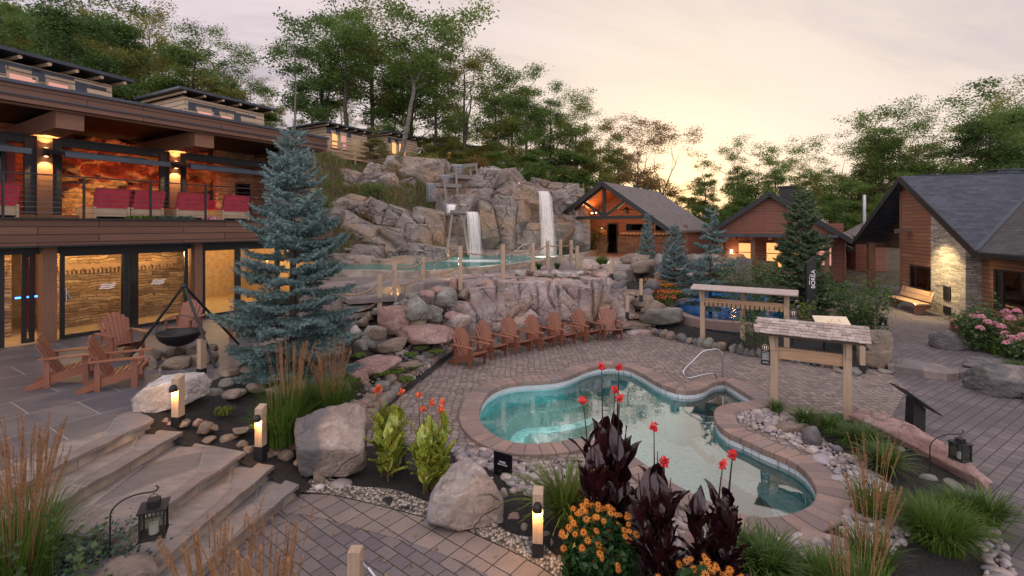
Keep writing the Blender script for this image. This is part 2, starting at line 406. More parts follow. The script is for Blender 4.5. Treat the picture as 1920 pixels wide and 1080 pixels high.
K = {}
def mats():
    K['cedar_x'] = m_wood('cedar_beam', (.18, .082, .045), (.28, .135, .075), 'x')
    K['cedar_z'] = m_wood('cedar_post', (.14, .065, .035), (.23, .11, .06), 'z')
    K['pine_z'] = m_wood('weathered_pine_post', (.33, .23, .15), (.50, .37, .26), 'z', scale=1.4)
    K['pine_x'] = m_wood('weathered_pine_rail', (.36, .22, .12), (.55, .36, .22), 'x', scale=1.4)
    K['red_x'] = m_wood('stained_chair_wood', (.19, .065, .034), (.33, .125, .068), 'x', rough=.5, scale=2)
    K['red_z'] = m_wood('stained_chair_wood_upright', (.19, .065, .034), (.33, .125, .068), 'z', rough=.5, scale=2)
    K['log'] = m_wood('pale_log', (.40, .28, .17), (.58, .44, .30), 'x', scale=.6)
    K['black'] = m_plain('black_metal', (.007, .007, .008), .55, .0, .3, 3, .05)
    K['blue_metal'] = m_plain('dark_metal_flashing', (.035, .045, .06), .4, .3, .2, 2, .05)
    K['chrome'] = m_plain('brushed_steel', (.45, .45, .47), .25, 1.0, .05, 4, .02)
    K['grey_x'] = m_wood('grey_weathered_plank', (.15, .13, .115), (.27, .24, .21), 'x', scale=1.2)
    K['grey_z'] = m_wood('grey_weathered_post', (.17, .145, .12), (.32, .28, .23), 'z', scale=1.2)
    K['rope'] = m_plain('hemp_rope', (.28, .19, .12), .9, 0, .4, 30, .4)
    K['redfab'] = m_plain('red_canvas', (.40, .035, .055), .8, 0, .12, 5, .2)
    K['glass'] = m_glass('window_glass', (.88, .9, .88), 1.45, .9)
    K['darkglass'] = m_glass('dark_window_glass', (.25, .25, .27), 1.5, 1.2)
    K['tile_w'] = NT('waterline_tile')
    t = K['tile_w']; x, y, z = t.sep()
    c, f = t.brick(t.comb(t.math('ADD', x, t.math('MULTIPLY', y, .8)), z), .05, .05, .004, (.60, .66, .70), (.70, .75, .78), (.35, .4, .42), 0)
    K['tile_w'] = t.done(c, .25)
    # pool mosaic
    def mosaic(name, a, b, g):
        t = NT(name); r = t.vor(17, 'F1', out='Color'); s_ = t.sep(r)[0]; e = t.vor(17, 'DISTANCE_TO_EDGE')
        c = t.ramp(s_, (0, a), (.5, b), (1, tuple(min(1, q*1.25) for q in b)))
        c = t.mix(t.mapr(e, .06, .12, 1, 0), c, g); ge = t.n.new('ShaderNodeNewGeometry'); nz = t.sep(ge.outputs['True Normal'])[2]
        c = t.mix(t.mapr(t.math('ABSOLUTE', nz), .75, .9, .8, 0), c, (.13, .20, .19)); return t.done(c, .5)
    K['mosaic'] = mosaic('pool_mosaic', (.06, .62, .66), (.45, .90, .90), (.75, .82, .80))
    K['shell'] = m_plain('teal_shell_plaster', (.12, .60, .64), .5, 0, .12, 6, .05)
    K['mosaic_d'] = mosaic('deep_pool_mosaic', (.02, .30, .75), (.04, .42, .85), (.1, .35, .7))
    # paving
    def cobble():
        t = NT('cobble_paving'); wv = t.n.new('ShaderNodeTexNoise'); wv.inputs['Scale'].default_value = .8; t.L(t.obj, wv.inputs['Vector'])
        v = t.vadd(t.obj, wv.outputs['Color'], .25)
        v = t.mapping((1, 1.0, 0), vec=v)
        r = t.sep(t.vor(6.7, 'F1', v, .42, 'Color'))[0]; e = t.vor(6.7, 'DISTANCE_TO_EDGE', v, .42)
        c = t.ramp(r, (0, (.145, .11, .095)), (.5, (.215, .17, .145)), (1, (.285, .225, .185)))
        c = t.mix(t.mapr(t.noise(.7, 3), .35, .7, 0, .45), c, (.15, .12, .115))
        c = t.mix(t.mapr(t.noise(24, 4), .4, .7, 0, .3), c, (.12, .09, .08))
        m = t.mapr(e, .02, .07, 1, 0)
        c = t.mix(m, c, (.045, .038, .034))
        t.bump(t.math('ADD', t.mapr(e, .02, .22), t.math('MULTIPLY', t.noise(20, 3), .1)), .8, .02)
        return t.done(c, .72)
    K['cobble'] = cobble()
    def paver(name, rot, w, h, cols, off=.5, gap=.007):
        t = NT(name); v = t.mapping(rot=(0, 0, rot))
        wv = t.noise(2.2, 2, v); s_ = t.sep(v)
        v2 = t.comb(t.math('ADD', s_[0], t.math('MULTIPLY', wv, .02)), t.math('ADD', s_[1], t.math('MULTIPLY', wv, .02)))
        bw, fac = t.brick(v2, w, h, gap, (0, 0, 0), (1, 1, 1), (.5, .5, .5), off, .2)
        c = t.ramp(bw, (0, cols[0]), (.5, cols[1]), (1, cols[2]))
        c = t.mix(t.mapr(t.noise(.6, 5, None, .65), .38, .66, 0, .7), c, tuple(q*.7 for q in cols[0]))
        c = t.mix(t.mapr(t.noise(35, 3), .4, .7, 0, .3), c, tuple(q*.5 for q in cols[0]))
        c = t.mix(fac, c, (.03, .026, .024))
        t.bump(t.math('ADD', t.math('MULTIPLY', fac, -1), t.math('MULTIPLY', t.noise(25, 3), .15)), .7, .012)
        return t.done(c, .75)
    K['paver_path'] = paver('path_paving', R_(38), .235, .155, ((.11, .092, .098), (.15, .125, .127), (.20, .162, .145)))
    K['paver_walk'] = paver('walkway_paving', R_(-33), .21, .16, ((.10, .085, .092), (.135, .115, .12), (.17, .142, .135)))
    K['border'] = paver('border_paving', R_(38), .235, .3, ((.17, .14, .13), (.23, .18, .155), (.27, .205, .17)), .0)
    K['coping'] = m_rock('coping_stone', (.21, .145, .12), (.29, .19, .15), (.36, .25, .20), 1.2, .0)
    def cope(name):
        t = NT(name); r = t.island()
        c = t.ramp(r, (0, (.15, .115, .105)), (.35, (.235, .16, .13)), (.7, (.30, .20, .155)), (1, (.19, .155, .15)))
        c = t.mix(t.mapr(t.noise(3, 5), .4, .65, 0, .6), c, (.17, .125, .115))
        c = t.mix(t.mapr(t.noise(30, 4), .4, .7, 0, .35), c, (.12, .09, .08)); t.bump(t.noise(18, 4), .35, .01); return t.done(c, .7)
    K['coping'] = cope('coping_stone')
    def slate():
        t = NT('patio_slate'); v = t.mapping(rot=(0, 0, R_(-58)))
        bw, fac = t.brick(v, 1.15, .92, .010, (0, 0, 0), (1, 1, 1), (.5, .5, .5), .5, .2)
        n = t.noise(1.0, 6, t.mapping((1, 3, 1), (0, 0, R_(-58))), .65)
        c = t.ramp(t.math('ADD', t.math('MULTIPLY', bw, .3), t.math('MULTIPLY', n, .8)), (.25, (.042, .043, .055)), (.55, (.085, .082, .092)), (.8, (.14, .13, .13)))
        c = t.mix(t.mapr(t.noise(9, 6, rough=.7), .45, .7, 0, .5), c, (.07, .065, .075))
        c = t.mix(fac, c, (.24, .225, .215)); t.bump(t.math('ADD', t.math('MULTIPLY', fac, -1), t.math('MULTIPLY', n, .6)), .6, .012)
        return t.done(c, .5)
    K['slate'] = slate()
    def flag(name, sc=1.5):
        t = NT(name); wv = t.n.new('ShaderNodeTexNoise'); wv.inputs['Scale'].default_value = 2; t.L(t.obj, wv.inputs['Vector'])
        v = t.vadd(t.mapping((1.1, .62, .0), (0, 0, .2)), wv.outputs['Color'], .12)
        r = t.sep(t.vor(sc, 'F1', v, 1, 'Color'))[0]; e = t.vor(sc, 'DISTANCE_TO_EDGE', v, 1)
        c = t.ramp(r, (0, (.125, .11, .105)), (.3, (.19, .15, .135)), (.5, (.27, .225, .195)), (.7, (.145, .135, .14)), (1, (.33, .28, .24)))
        c = t.mix(t.mapr(t.noise(3, 6, t.mapping((1, 2.4, 1)), .65), .42, .65, 0, .6), c, (.10, .085, .085))
        c = t.mix(t.mapr(e, .008, .024, .8, 0), c, (.22, .195, .18))
        t.bump(t.math('ADD', t.mapr(e, .0, .03), t.math('MULTIPLY', t.noise(5, 8, None, .7), 1.6)), .9, .025)
        return t.done(c, .72)
    K['flag'] = flag('flagstone')
    def mulch():
        t = NT('dark_mulch'); n = t.noise(38, 6, t.mapping((1, .5, 1)), .8); c = t.ramp(n, (.4, (.008, .007, .007)), (.58, (.03, .024, .022)), (.72, (.075, .06, .055)))
        t.bump(n, 1.0, .05); return t.done(c, .95)
    K['mulch'] = mulch()
    def gravel(name, cols, sc=28):
        t = NT(name); r = t.sep(t.vor(sc, 'F1', out='Color')); d = t.vor(sc, 'F1')
        c = t.ramp(r[0], (0, cols[0]), (.5, cols[1]), (1, cols[2])); c = t.mix(t.mapr(d, .35, .75, 0, .9), c, (.02, .018, .016))
        t.bump(t.math('MULTIPLY', d, -1.0), 1.0, .04); return t.done(c, .8)
    K['gravel'] = gravel('pea_gravel', ((.12, .10, .09), (.30, .25, .20), (.48, .42, .36)))
    K['soil'] = m_plain('garden_soil', (.05, .04, .034), .95, 0, .5, 3, .8)
    K['hillside'] = None
    def hillside():
        t = NT('hillside_ground'); n = t.noise(.8, 6, None, .65); m = t.noise(9, 6, t.mapping((1, 1, .4)), .75)
        c = t.ramp(n, (.35, (.06, .05, .03)), (.5, (.14, .10, .05)), (.62, (.08, .09, .035)), (.75, (.20, .16, .12)))
        c = t.mix(t.mapr(m, .4, .7, 0, .8), c, (.02, .02, .012)); t.bump(m, 1.0, .2); return t.done(c, .95)
    K['hillside'] = hillside()
    K['rock_cliff'] = m_rock('cliff_granite', (.17, .135, .12), (.255, .215, .19), (.36, .325, .30), .75, 1.0, .3, warm=(.29, .195, .125))
    K['rock_ledge'] = m_rock('pale_pink_granite', (.27, .185, .17), (.37, .30, .285), (.45, .40, .39), 1.5, .9, warm=(.36, .24, .17))
    K['rock_grey'] = m_rock('grey_fieldstone', (.13, .125, .11), (.21, .20, .175), (.30, .28, .25), 1.5, .5)
    K['rock_brown'] = m_rock('brown_fieldstone', (.15, .115, .09), (.23, .175, .13), (.32, .25, .19), 1.5, .5)
    K['rock_pink'] = m_rock('pink_gneiss', (.27, .155, .13), (.33, .205, .175), (.38, .28, .25), 1.6, .5)
    K['rock_dark'] = m_rock('dark_gneiss', (.065, .065, .075), (.13, .12, .12), (.25, .20, .17), 1.5, .4)
    K['rock_white'] = m_rock('white_granite', (.38, .33, .29), (.47, .43, .40), (.60, .56, .53), 1.6, .35)
    K['rock_mix'] = m_rock('two_tone_gneiss', (.19, .145, .12), (.29, .22, .18), (.35, .29, .25), 1.3, .5, tone=(.07, .07, .078), TH=.22)
    K['rock_pale'] = m_rock('pale_speckled_granite', (.23, .185, .165), (.32, .27, .24), (.42, .37, .335), 1.5, .6, tone=(.16, .17, .21), TH=-.12)
    t = NT('river_stone'); r = t.island()
    c = t.ramp(r, (0, (.10, .10, .12)), (.25, (.26, .20, .18)), (.5, (.36, .29, .26)), (.75, (.20, .18, .21)), (1, (.44, .39, .35)))
    c = t.mix(t.mapr(t.noise(20, 5), .45, .7, 0, .45), c, (.15, .12, .11)); K['pebble'] = t.done(c, .6)
    t = NT('round_river_stone'); r = t.rand()
    c = t.ramp(r, (0, (.15, .15, .17)), (.25, (.28, .23, .21)), (.5, (.44, .38, .34)), (.75, (.26, .24, .27)), (1, (.52, .46, .42)))
    c = t.mix(t.mapr(t.noise(20, 5), .45, .7, 0, .45), c, (.15, .12, .11)); t.bump(t.noise(14, 4), .2, .01); K['pebble_o'] = t.done(c, .6)
    K['leaf_a'] = m_leaf('tree_leaves_green', (.085, .15, .03), (.18, .26, .06), .5)
    K['leaf_b'] = m_leaf('tree_leaves_olive', (.15, .17, .035), (.28, .26, .07), .5)
    K['leaf_c'] = m_leaf('tree_leaves_dark', (.05, .11, .028), (.12, .19, .05), .45)
    K['leaf_r'] = m_leaf('tree_leaves_russet', (.20, .11, .035), (.25, .17, .05), .5)
    K['bark'] = m_plain('tree_bark', (.062, .05, .042), .95, 0, .4, 9, .8)
    K['bark_l'] = m_plain('grey_tree_bark', (.13, .11, .095), .95, 0, .35, 9, .8)
    K['spruce'] = m_leaf('blue_spruce_needles', (.09, .155, .15), (.23, .325, .31), .15, .6)
    K['spruce_g'] = m_leaf('green_spruce_needles', (.05, .085, .045), (.12, .17, .085), .15, .6)
    K['grass'] = m_leaf('ornamental_grass_blades', (.045, .095, .015), (.13, .20, .03), .35)
    K['grass_y'] = m_leaf('variegated_blades', (.06, .12, .02), (.24, .27, .05), .35)
    K['plume'] = m_leaf('dry_grass_plumes', (.30, .16, .07), (.46, .27, .13), .3, .8)
    K['lily'] = m_leaf('daylily_leaves', (.035, .085, .016), (.12, .18, .035), .3, .4)
    K['canna_y'] = m_leaf('striped_canna_leaves', (.16, .22, .025), (.42, .40, .05), .35, .4)
    t = NT('striped_canna_leaf'); x, y, z = t.sep(); c = t.mix(t.mapr(t.noise(1.0, 3, t.mapping((60, 60, 7))), .4, .6), (.10, .20, .025), (.46, .42, .06))
    c = t.mix(t.mapr(t.noise(3, 3), .4, .7, 0, .5), c, (.12, .19, .03)); t.bump(t.noise(8, 2), .3, .02); K['canna_y'] = t.done(c, .4)
    K['canna_d'] = m_leaf('burgundy_canna_leaves', (.012, .004, .006), (.045, .010, .014), .12, .28, .6)
    K['petal_o'] = m_leaf('orange_red_petals', (.75, .10, .05), (.85, .22, .08), .3)
    K['petal_r'] = m_leaf('coral_red_petals', (.70, .035, .045), (.85, .11, .10), .3)
    K['rud'] = m_leaf('golden_petals', (.70, .22, .025), (.82, .32, .05), .3)
    K['rudleaf'] = m_leaf('dark_coneflower_leaves', (.012, .04, .01), (.035, .085, .02), .25)
    K['cone'] = m_plain('flower_cone', (.02, .01, .008), .9)
    K['hydr'] = m_leaf('pink_hydrangea_petals', (.75, .22, .33), (.85, .60, .62), .3)
    K['moss'] = m_leaf('low_green_succulent', (.07, .13, .02), (.17, .24, .04), .2)
    K['sage'] = m_leaf('blue_juniper', (.05, .10, .075), (.10, .17, .12), .2)
    K['shrub'] = m_leaf('shrub_leaves', (.04, .085, .025), (.12, .18, .055), .35)
    K['warm'] = m_emit('warm_lamp_glow', (1, .55, .2), 14)
    K['warm_s'] = m_emit('soft_lamp_panel', (1, .62, .3), 3.0)
    K['pink_e'] = m_emit('pink_window_glow', (1, .45, .36), .38)
    K['orange_e'] = m_emit('orange_window_glow', (1, .42, .14), .8)
    K['blue_e'] = m_emit('blue_led_strip', (.05, .25, 1), 3)
    K['white'] = m_plain('white_wax', (.75, .72, .66), .6, 0, .05)
    K['text'] = m_plain('white_lettering', (.75, .75, .75), .6, 0, .02, 3, 0)
    K['gold'] = m_plain('tan_lettering', (.55, .36, .18), .6, 0, .02, 3, 0)
    K['siding'] = m_siding('cedar_siding', (.21, .085, .045), (.29, .13, .07), .16)
    K['siding_f'] = m_siding('fine_cedar_siding', (.19, .065, .04), (.25, .095, .055), .11)
    K['fascia'] = m_siding('cedar_fascia_boards', (.10, .044, .025), (.155, .072, .042), .19, .012)
    K['log_wall'] = m_siding('squared_log_wall', (.46, .33, .22), (.62, .47, .33), .22, .02)
    K['orange_wood'] = m_siding('orange_cedar_lining', (.38, .10, .04), (.48, .15, .06), .12)
    K['stone_w'] = m_ledgestone('ledgestone_tan', (.14, .09, .055), (.34, .22, .13), (.55, .40, .25), .46, .085)
    K['stone_g'] = m_ledgestone('ledgestone_grey', (.17, .15, .13), (.33, .29, .25), (.52, .47, .40), .34, .06)
    K['brick_b'] = m_ledgestone('stacked_brown_stone', (.13, .08, .06), (.22, .13, .09), (.30, .19, .13), .3, .06)
    K['shing_b'] = m_shingle('blue_grey_shingles', (.03, .034, .046), (.09, .10, .125), 1.35, .34, .17)
    K['shing_g'] = m_shingle('grey_brown_shingles', (.085, .07, .065), (.16, .135, .125), 1.5, .34, .16)
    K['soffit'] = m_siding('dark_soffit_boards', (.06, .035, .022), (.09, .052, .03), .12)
    K['interior'] = m_plain('warm_interior_plaster', (.45, .33, .2), .9, 0, .15)
    K['floor_in'] = m_plain('interior_floor', (.35, .27, .17), .6, 0, .15)
    K['cave'] = m_rock('orange_lit_cave_rock', (.16, .07, .04), (.30, .15, .08), (.42, .25, .13), 2.2, 1.0)
    K['concrete'] = m_plain('weathered_concrete', (.26, .22, .18), .9, 0, .35, 3, .5)
    K['foam'] = m_plain('white_foam', (.75, .8, .78), .8, 0, .05)
    t = NT('falling_water'); x, y, z = t.sep()
    f = t.noise(1.0, 5, t.mapping((40, 40, .5)), .6); al = t.mapr(f, .3, .66, .30, 1.0)
    fa = t.n.new('ShaderNodeAttribute'); fa.attribute_name = 'fade'; K['fall'] = t.done((.84, .80, .77), .6, Alpha=t.math('MULTIPLY', al, fa.outputs['Fac']))
    t.b.inputs['Subsurface Weight'].default_value = 0
    t = NT('thin_falling_water'); f = t.noise(1.0, 5, t.mapping((30, 30, .9)), .6)
    fa = t.n.new('ShaderNodeAttribute'); fa.attribute_name = 'fade'; K['fall_t'] = t.done((.28, .29, .34), .35, Alpha=t.math('MULTIPLY', t.mapr(f, .3, .7, .1, .6), fa.outputs['Fac']))
    K['chute_water'] = m_plain('chute_water', (.3, .33, .34), .15, 0, .2, 8, .1)
    K['water'] = m_water('pool_water', (.88, .99, .99), 2.3, .003, 2.0, 1.85)
    K['water_u'] = m_water('upper_pool_water', (.35, .85, .75), 1.3, .03, 5.0, .9, .5, (.09, .40, .34))
    K['water_d'] = m_water('deep_pool_water', (.45, .78, .95), 1.25, .012, 4.0, .8, .25, (.01, .10, .28))
mats()
# ------------------------------------------------------------------ rocks
def ico(sub):
    bm = bmesh.new(); bmesh.ops.create_icosphere(bm, subdivisions=sub, radius=1)
    v = np.array([q.co[:] for q in bm.verts]); f = np.array([[x.index for x in q.verts] for q in bm.faces]); bm.free(); return v, f
ICO = {i: ico(i) for i in (1, 2, 3, 4, 5)}
def rock_mesh(seed, size, sub=4, planes=16, rough=.035, flat=.35, soft=.0, lo=.58):
    r = np.random.default_rng(seed); D, Fc = ICO[sub]
    N = r.normal(size=(planes, 3)); N /= np.linalg.norm(N, axis=1)[:, None]
    Hh = r.uniform(lo, 1.0, planes)
    N = np.vstack([N, np.eye(3), -np.eye(3)]); Hh = np.concatenate([Hh, np.full(6, .92)])
    q = D @ N.T; rad = np.where(q > .05, Hh/np.maximum(q, .05), 9).min(axis=1)
    if soft: rad = rad*(1-soft)+soft*.85
    s0 = seed % 97
    V = D*rad[:, None]
    n = smoothnoise(V[:, 0]*3+s0, V[:, 1]*3, V[:, 2]*3, s0)*rough + smoothnoise(V[:, 0]*11, V[:, 1]*11+s0, V[:, 2]*11, s0+1)*rough*.45
    V = V + D*n[:, None]
    # chipped ledges and layered breaks
    Cc = r.normal(size=(46, 3)); Cc /= np.linalg.norm(Cc, axis=1)[:, None]; j = (D @ Cc.T).argmax(1); V = V+D*(r.uniform(-.028, .028, 46)*(1-soft))[j][:, None]
    ax = r.normal(size=3); ax /= np.linalg.norm(ax); q_ = (V @ ax)*r.uniform(5, 8)+n*6; V = V+D*((np.abs(q_-np.floor(q_)-.5)*-.03)*(1-soft))[:, None]
    V = V+D*(-(1-np.minimum(1, np.abs(smoothnoise(V[:, 0]*4+s0, V[:, 1]*4, V[:, 2]*4, s0+5))*9))**2*.035*(1-soft))[:, None]
    V[:, 2] = np.where(V[:, 2] < -flat, -flat+(V[:, 2]+flat)*.15, V[:, 2])
    mn = V.min(0); mx = V.max(0); V = (V-(mn+mx)/2)/(mx-mn)
    V[:, 2] += .5
    return V*np.array(size), Fc
SEED = [100]
def nseed(): SEED[0] += 1; return SEED[0]
def rock_at(loc, size, mat, label, group=None, name='boulder', rz=None, sink=.08, seed=None, rx=0, ry=0, sub=4, smooth=False, soft=0, **kw):
    V, Fc = rock_mesh(seed or nseed(), size, sub, soft=soft, **kw)
    o = npmesh(name, V, Fc, K[mat], smooth=smooth or soft > 0)
    o.location = Vector(loc)-Vector((0, 0, sink*size[2])); o.rotation_euler = (rx, ry, rnd.uniform(0, 6.28) if rz is None else rz)
    return tag(o, label, 'rock', group)
def rock_px(px, py, w, h, z, mat, label, group=None, dr=.8, sub=4, soft=0, name='boulder', seed=None, rz=0, rx=0, ry=0, sink=.0, **kw):
    """px centre, py bottom row, w and h in photo pixels, standing on height z; real size solved from its distance"""
    Y0 = F*(CZ-z)/(py-HY); W_ = w/F*Y0; V, Fc = rock_mesh(seed or nseed(), (1, 1, 1), sub, soft=soft, **kw)
    M3 = np.array((Matrix.Rotation(rz, 3, 'Z') @ Matrix.Rotation(ry, 3, 'Y') @ Matrix.Rotation(rx, 3, 'X')))
    sc = np.array([W_, W_*dr, W_*.5]); L = np.array([(px-960)/F*Y0, Y0+W_*dr*.5, z])
    for _ in range(8):
        P = (V*sc) @ M3.T; P[:, 2] -= P[:, 2].min(); P = P+L; u = 960+F*P[:, 0]/P[:, 1]; v = HY-F*(P[:, 2]-CZ)/P[:, 1]
        k = w/(u.max()-u.min()); sc[0] *= k; sc[1] = max(.25*sc[0], sc[0]*dr); L[0] -= ((u.max()+u.min())/2-px)*L[1]/F
        lim = sc[0]*.16; sc[2] = max(lim, sc[2]*(1+.8*(h/(v.max()-v.min())-1)))
        if sc[2] <= lim*1.01 and (v.max()-v.min()) > h*1.08: dr *= .85
        L[1] -= (py-v.max())*L[1]**2/(F*CZ)*.7
    V = V*sc; P = V @ M3.T; o = npmesh(name, V, Fc, K[mat], smooth=soft > 0); o.location = (L[0], L[1], L[2]-P[:, 2].min()-.02-sink*sc[2]); o.rotation_euler = (rx, ry, rz)
    return tag(o, label, 'rock', group)

def rock_face(name, mat, xs, ts, a, rocks, base, amp=.10, parent=None, joints=()):
    """a rock wall as one sheet: the front hull of many angular blocks; rays go along (0,cos a,-sin a)"""
    ca, sa = math.cos(a), math.sin(a)
    X, T = np.meshgrid(xs, ts); P0 = np.stack([X, T*sa, T*ca], -1); r = np.array([0, ca, -sa])
    S = base(X, T, ca, sa); S2 = S+9
    for i, (c, size, rot) in enumerate(rocks):
        q = np.random.default_rng(i*13+5)
        N = q.normal(size=(8, 3)); N /= np.linalg.norm(N, axis=1)[:, None]
        Hh = q.uniform(.66, 1.0, 8); N = np.vstack([N, np.eye(3), -np.eye(3)]); Hh = np.concatenate([Hh, np.full(6, .9)])
        cr, sr = math.cos(rot), math.sin(rot)
        Rm = np.array([[cr, 0, -sr], [0, 1, 0], [sr, 0, cr]])        # roll in the picture plane
        A = (N/np.array(size)) @ Rm.T
        rel = P0-np.array(c); num = Hh-np.einsum('ijk,nk->ijn', rel, A); den = A @ r
        en = np.where(den < -1e-6, num/np.where(den < -1e-6, den, -1), -1e9).max(-1)
        ex = np.where(den > 1e-6, num/np.where(den > 1e-6, den, 1), 1e9).min(-1)
        new = np.where(en < ex, en, 1e6); S2 = np.minimum(S2, np.maximum(S, new)); S = np.minimum(S, new)
    S = S + np.exp(-((S2-S)/.075)**2)*amp*2.4
    for jx in joints: S = S + np.exp(-((X-jx-.13*smoothnoise(T*1.1, T*0+jx*3, 0, 5)-.05*smoothnoise(T*6, T*0+jx*3, 0, 6))/.03)**2)*.18*np.clip(.5+1.6*smoothnoise(T*1.6, T*0+jx*5, 2, 7), 0, 1)
    S = S + smoothnoise(X*1.1, T*1.1, 0, 3)*amp*.3 + smoothnoise(X*4.5, T*4.5, 1, 4)*amp*.28 + smoothnoise(X*13, T*13, 1, 5)*amp*.16
    for sc_, k_ in ((.8, 1.3), (2.2, .35)): S = S + (1-np.minimum(1, np.abs(smoothnoise(X*sc_, T*sc_, 0, 41))*16))**2*amp*k_
    q_ = (T*3.1+X*.9+smoothnoise(X, T, 0, 44)*1.5); S = S + np.abs(q_-np.floor(q_)-.5)*amp*.3
    V = P0 + S[..., None]*r; nt, nx = X.shape
    idx = np.arange(nt*nx).reshape(nt, nx)
    Fc = np.stack([idx[:-1, :-1], idx[:-1, 1:], idx[1:, 1:], idx[1:, :-1]], -1).reshape(-1, 4)
    o = npmesh(name, V.reshape(-1, 3), Fc, K[mat], parent)
    return o, V

# ------------------------------------------------------------------ flat sheets and beds
def in_poly(x, y, poly):
    x = np.asarray(x); y = np.asarray(y); c = np.zeros(x.shape, bool); n = len(poly)
    for i in range(n):
        x1, y1 = poly[i][0], poly[i][1]; x2, y2 = poly[(i+1) % n][0], poly[(i+1) % n][1]
        cond = ((y1 > y) != (y2 > y)); xi = (x2-x1)*(y-y1)/((y2-y1) if abs(y2-y1) > 1e-12 else 1e-12)+x1
        c ^= cond & (x < xi)
    return c
def sheet(name, outer, z, mat, holes=(), kind='structure'):
    loops = [[Vector((p[0], p[1], 0)) for p in outer]]+[[Vector((p[0], p[1], 0)) for p in h] for h in holes]
    tris = tessellate_polygon(loops); pts = [p for l in loops for p in l]
    mb = MB(); fs = []
    for t in tris:
        a, b, c = (pts[i] for i in t)
        fs.append(t if (b-a).cross(c-a).z > 0 else t[::-1])
    mb.add([(p.x, p.y, z) for p in pts], fs); o = mb.build(name, K[mat] if isinstance(mat, str) else mat)
    return tag(o, kind=kind)
def seg_dist(x, y, poly, closed=True):
    d = np.full(np.shape(x), 1e9); n = len(poly)
    for i in range(n if closed else n-1):
        ax, ay = poly[i][0], poly[i][1]; bx, by = poly[(i+1) % n][0], poly[(i+1) % n][1]
        l2 = (bx-ax)**2+(by-ay)**2+1e-12; t = np.clip(((x-ax)*(bx-ax)+(y-ay)*(by-ay))/l2, 0, 1)
        d = np.minimum(d, np.hypot(x-ax-t*(bx-ax), y-ay-t*(by-ay)))
    return d
def idw(x, y, ctl, p=3.0):
    num = 0; den = 0
    for (cx, cy, cz) in ctl:
        w = 1/(np.hypot(x-cx, y-cy)+.05)**p; num = num+w*cz; den = den+w
    return num/den
BEDS = []
def bed(name, outer, mat, ctl=(), dome=0.0, dome_w=.5, sp=.1, rough=.02, kind='structure', pit=None):
    """outer: list of (x,y,z). A planted bed as a bumpy sheet with its own heights"""
    oc = [(p[0], p[1], p[2]) for p in outer]; dense = []
    for i in range(len(oc)):
        a = np.array(oc[i]); b = np.array(oc[(i+1) % len(oc)]); m = max(1, int(np.linalg.norm(b-a)/(sp*1.5)))
        for k in range(m): dense.append(tuple(a+(b-a)*k/m))
    allc = dense+[tuple(c) for c in ctl]
    xs = np.array([p[0] for p in oc]); ys = np.array([p[1] for p in oc])
    def h(x, y):
        z = idw(np.asarray(x, float), np.asarray(y, float), allc)
        d = seg_dist(x, y, oc); return z+dome*np.clip(d/dome_w, 0, 1)**.7+smoothnoise(np.asarray(x)*4, np.asarray(y)*4, 0, 9)*rough*np.clip(d/.1, 0, 1)
    gx, gy = np.meshgrid(np.arange(xs.min(), xs.max(), sp), np.arange(ys.min(), ys.max(), sp))
    gx = gx.ravel()+rng.uniform(-.2, .2, gx.size)*sp; gy = gy.ravel()+rng.uniform(-.2, .2, gy.size)*sp
    ok = in_poly(gx, gy, oc) & (seg_dist(gx, gy, oc) > sp*.5); gx = gx[ok]; gy = gy[ok]; gz = h(gx, gy)
    nb = len(dense)
    pts = [Vector((p[0], p[1])) for p in dense]+[Vector((a, b)) for a, b in zip(gx, gy)]
    zz = [p[2] for p in dense]+list(gz)
    res = delaunay_2d_cdt(pts, [(i, (i+1) % nb) for i in range(nb)], [list(range(nb))], 1, 1e-5)
    vs, fs, ov = res[0], res[2], res[3]
    V = [(v.x, v.y, zz[ov[i][0]] if ov[i] else float(h(v.x, v.y))) for i, v in enumerate(vs)]
    if pit:
        ip = in_poly(np.array([v[0] for v in V]), np.array([v[1] for v in V]), pit[0]); V = [(v[0], v[1], min(v[2], pit[1]) if k else v[2]) for v, k in zip(V, ip)]
    mb = MB()
    mb.add(V, [f if (Vector((*vs[f[1]], 0))-Vector((*vs[f[0]], 0))).cross(Vector((*vs[f[2]], 0))-Vector((*vs[f[0]], 0))).z > 0 else f[::-1] for f in fs])
    o = mb.build(name, K[mat], smooth=True); BEDS.append((oc, h)); return tag(o, kind=kind)
def ground_z(x, y):
    z = 0
    for oc, h in BEDS:
        if bool(in_poly(np.array([x]), np.array([y]), oc)[0]): z = max(z, float(h(x, y)))
    return z

# ------------------------------------------------------------------ main pool
inner_px = [(897,785),(898,768),(905,748),(920,732),(945,721),(975,715),(1015,713),(1050,709),(1078,700),(1105,689),(1140,683),(1175,687),(1205,700),(1232,716),(1262,728),(1292,732),(1318,727),(1337,716),(1360,713),(1390,731),(1420,749),
            (1385,755),(1352,761),(1341,772),(1345,792),(1366,811),(1397,824),(1430,840),(1463,853),(1493,868),(1513,884),(1527,903),(1534,922),(1531,938),(1521,950),(1500,960),(1473,968),(1440,972),(1405,969),(1375,960),(1340,946),(1295,925),(1250,900),(1215,876),(1180,852),(1150,836),(1115,826),(1080,824),(1043,829),(993,833),(955,828),(925,816),(907,801)]
PI_ = gpl(inner_px, 0.05)
SHARP = (18, 20)
def pool_loop():
    P = [Vector((p.x, p.y, 0)) for p in PI_]; L = []; n = len(P)
    i0 = 18; order = [(i0+k) % n for k in range(n)]
    # straight stair sides 18-19-20, the rest smooth
    L += [P[18]+(P[20]-P[18])*k/10 for k in range(10)]
    rest = [P[20]]+[P[(21+k) % n] for k in range(n-2)]
    L += bez(rest[:1]+rest[1:-1]+[P[18]], 5)[:-1]
    return L
PL = pool_loop()
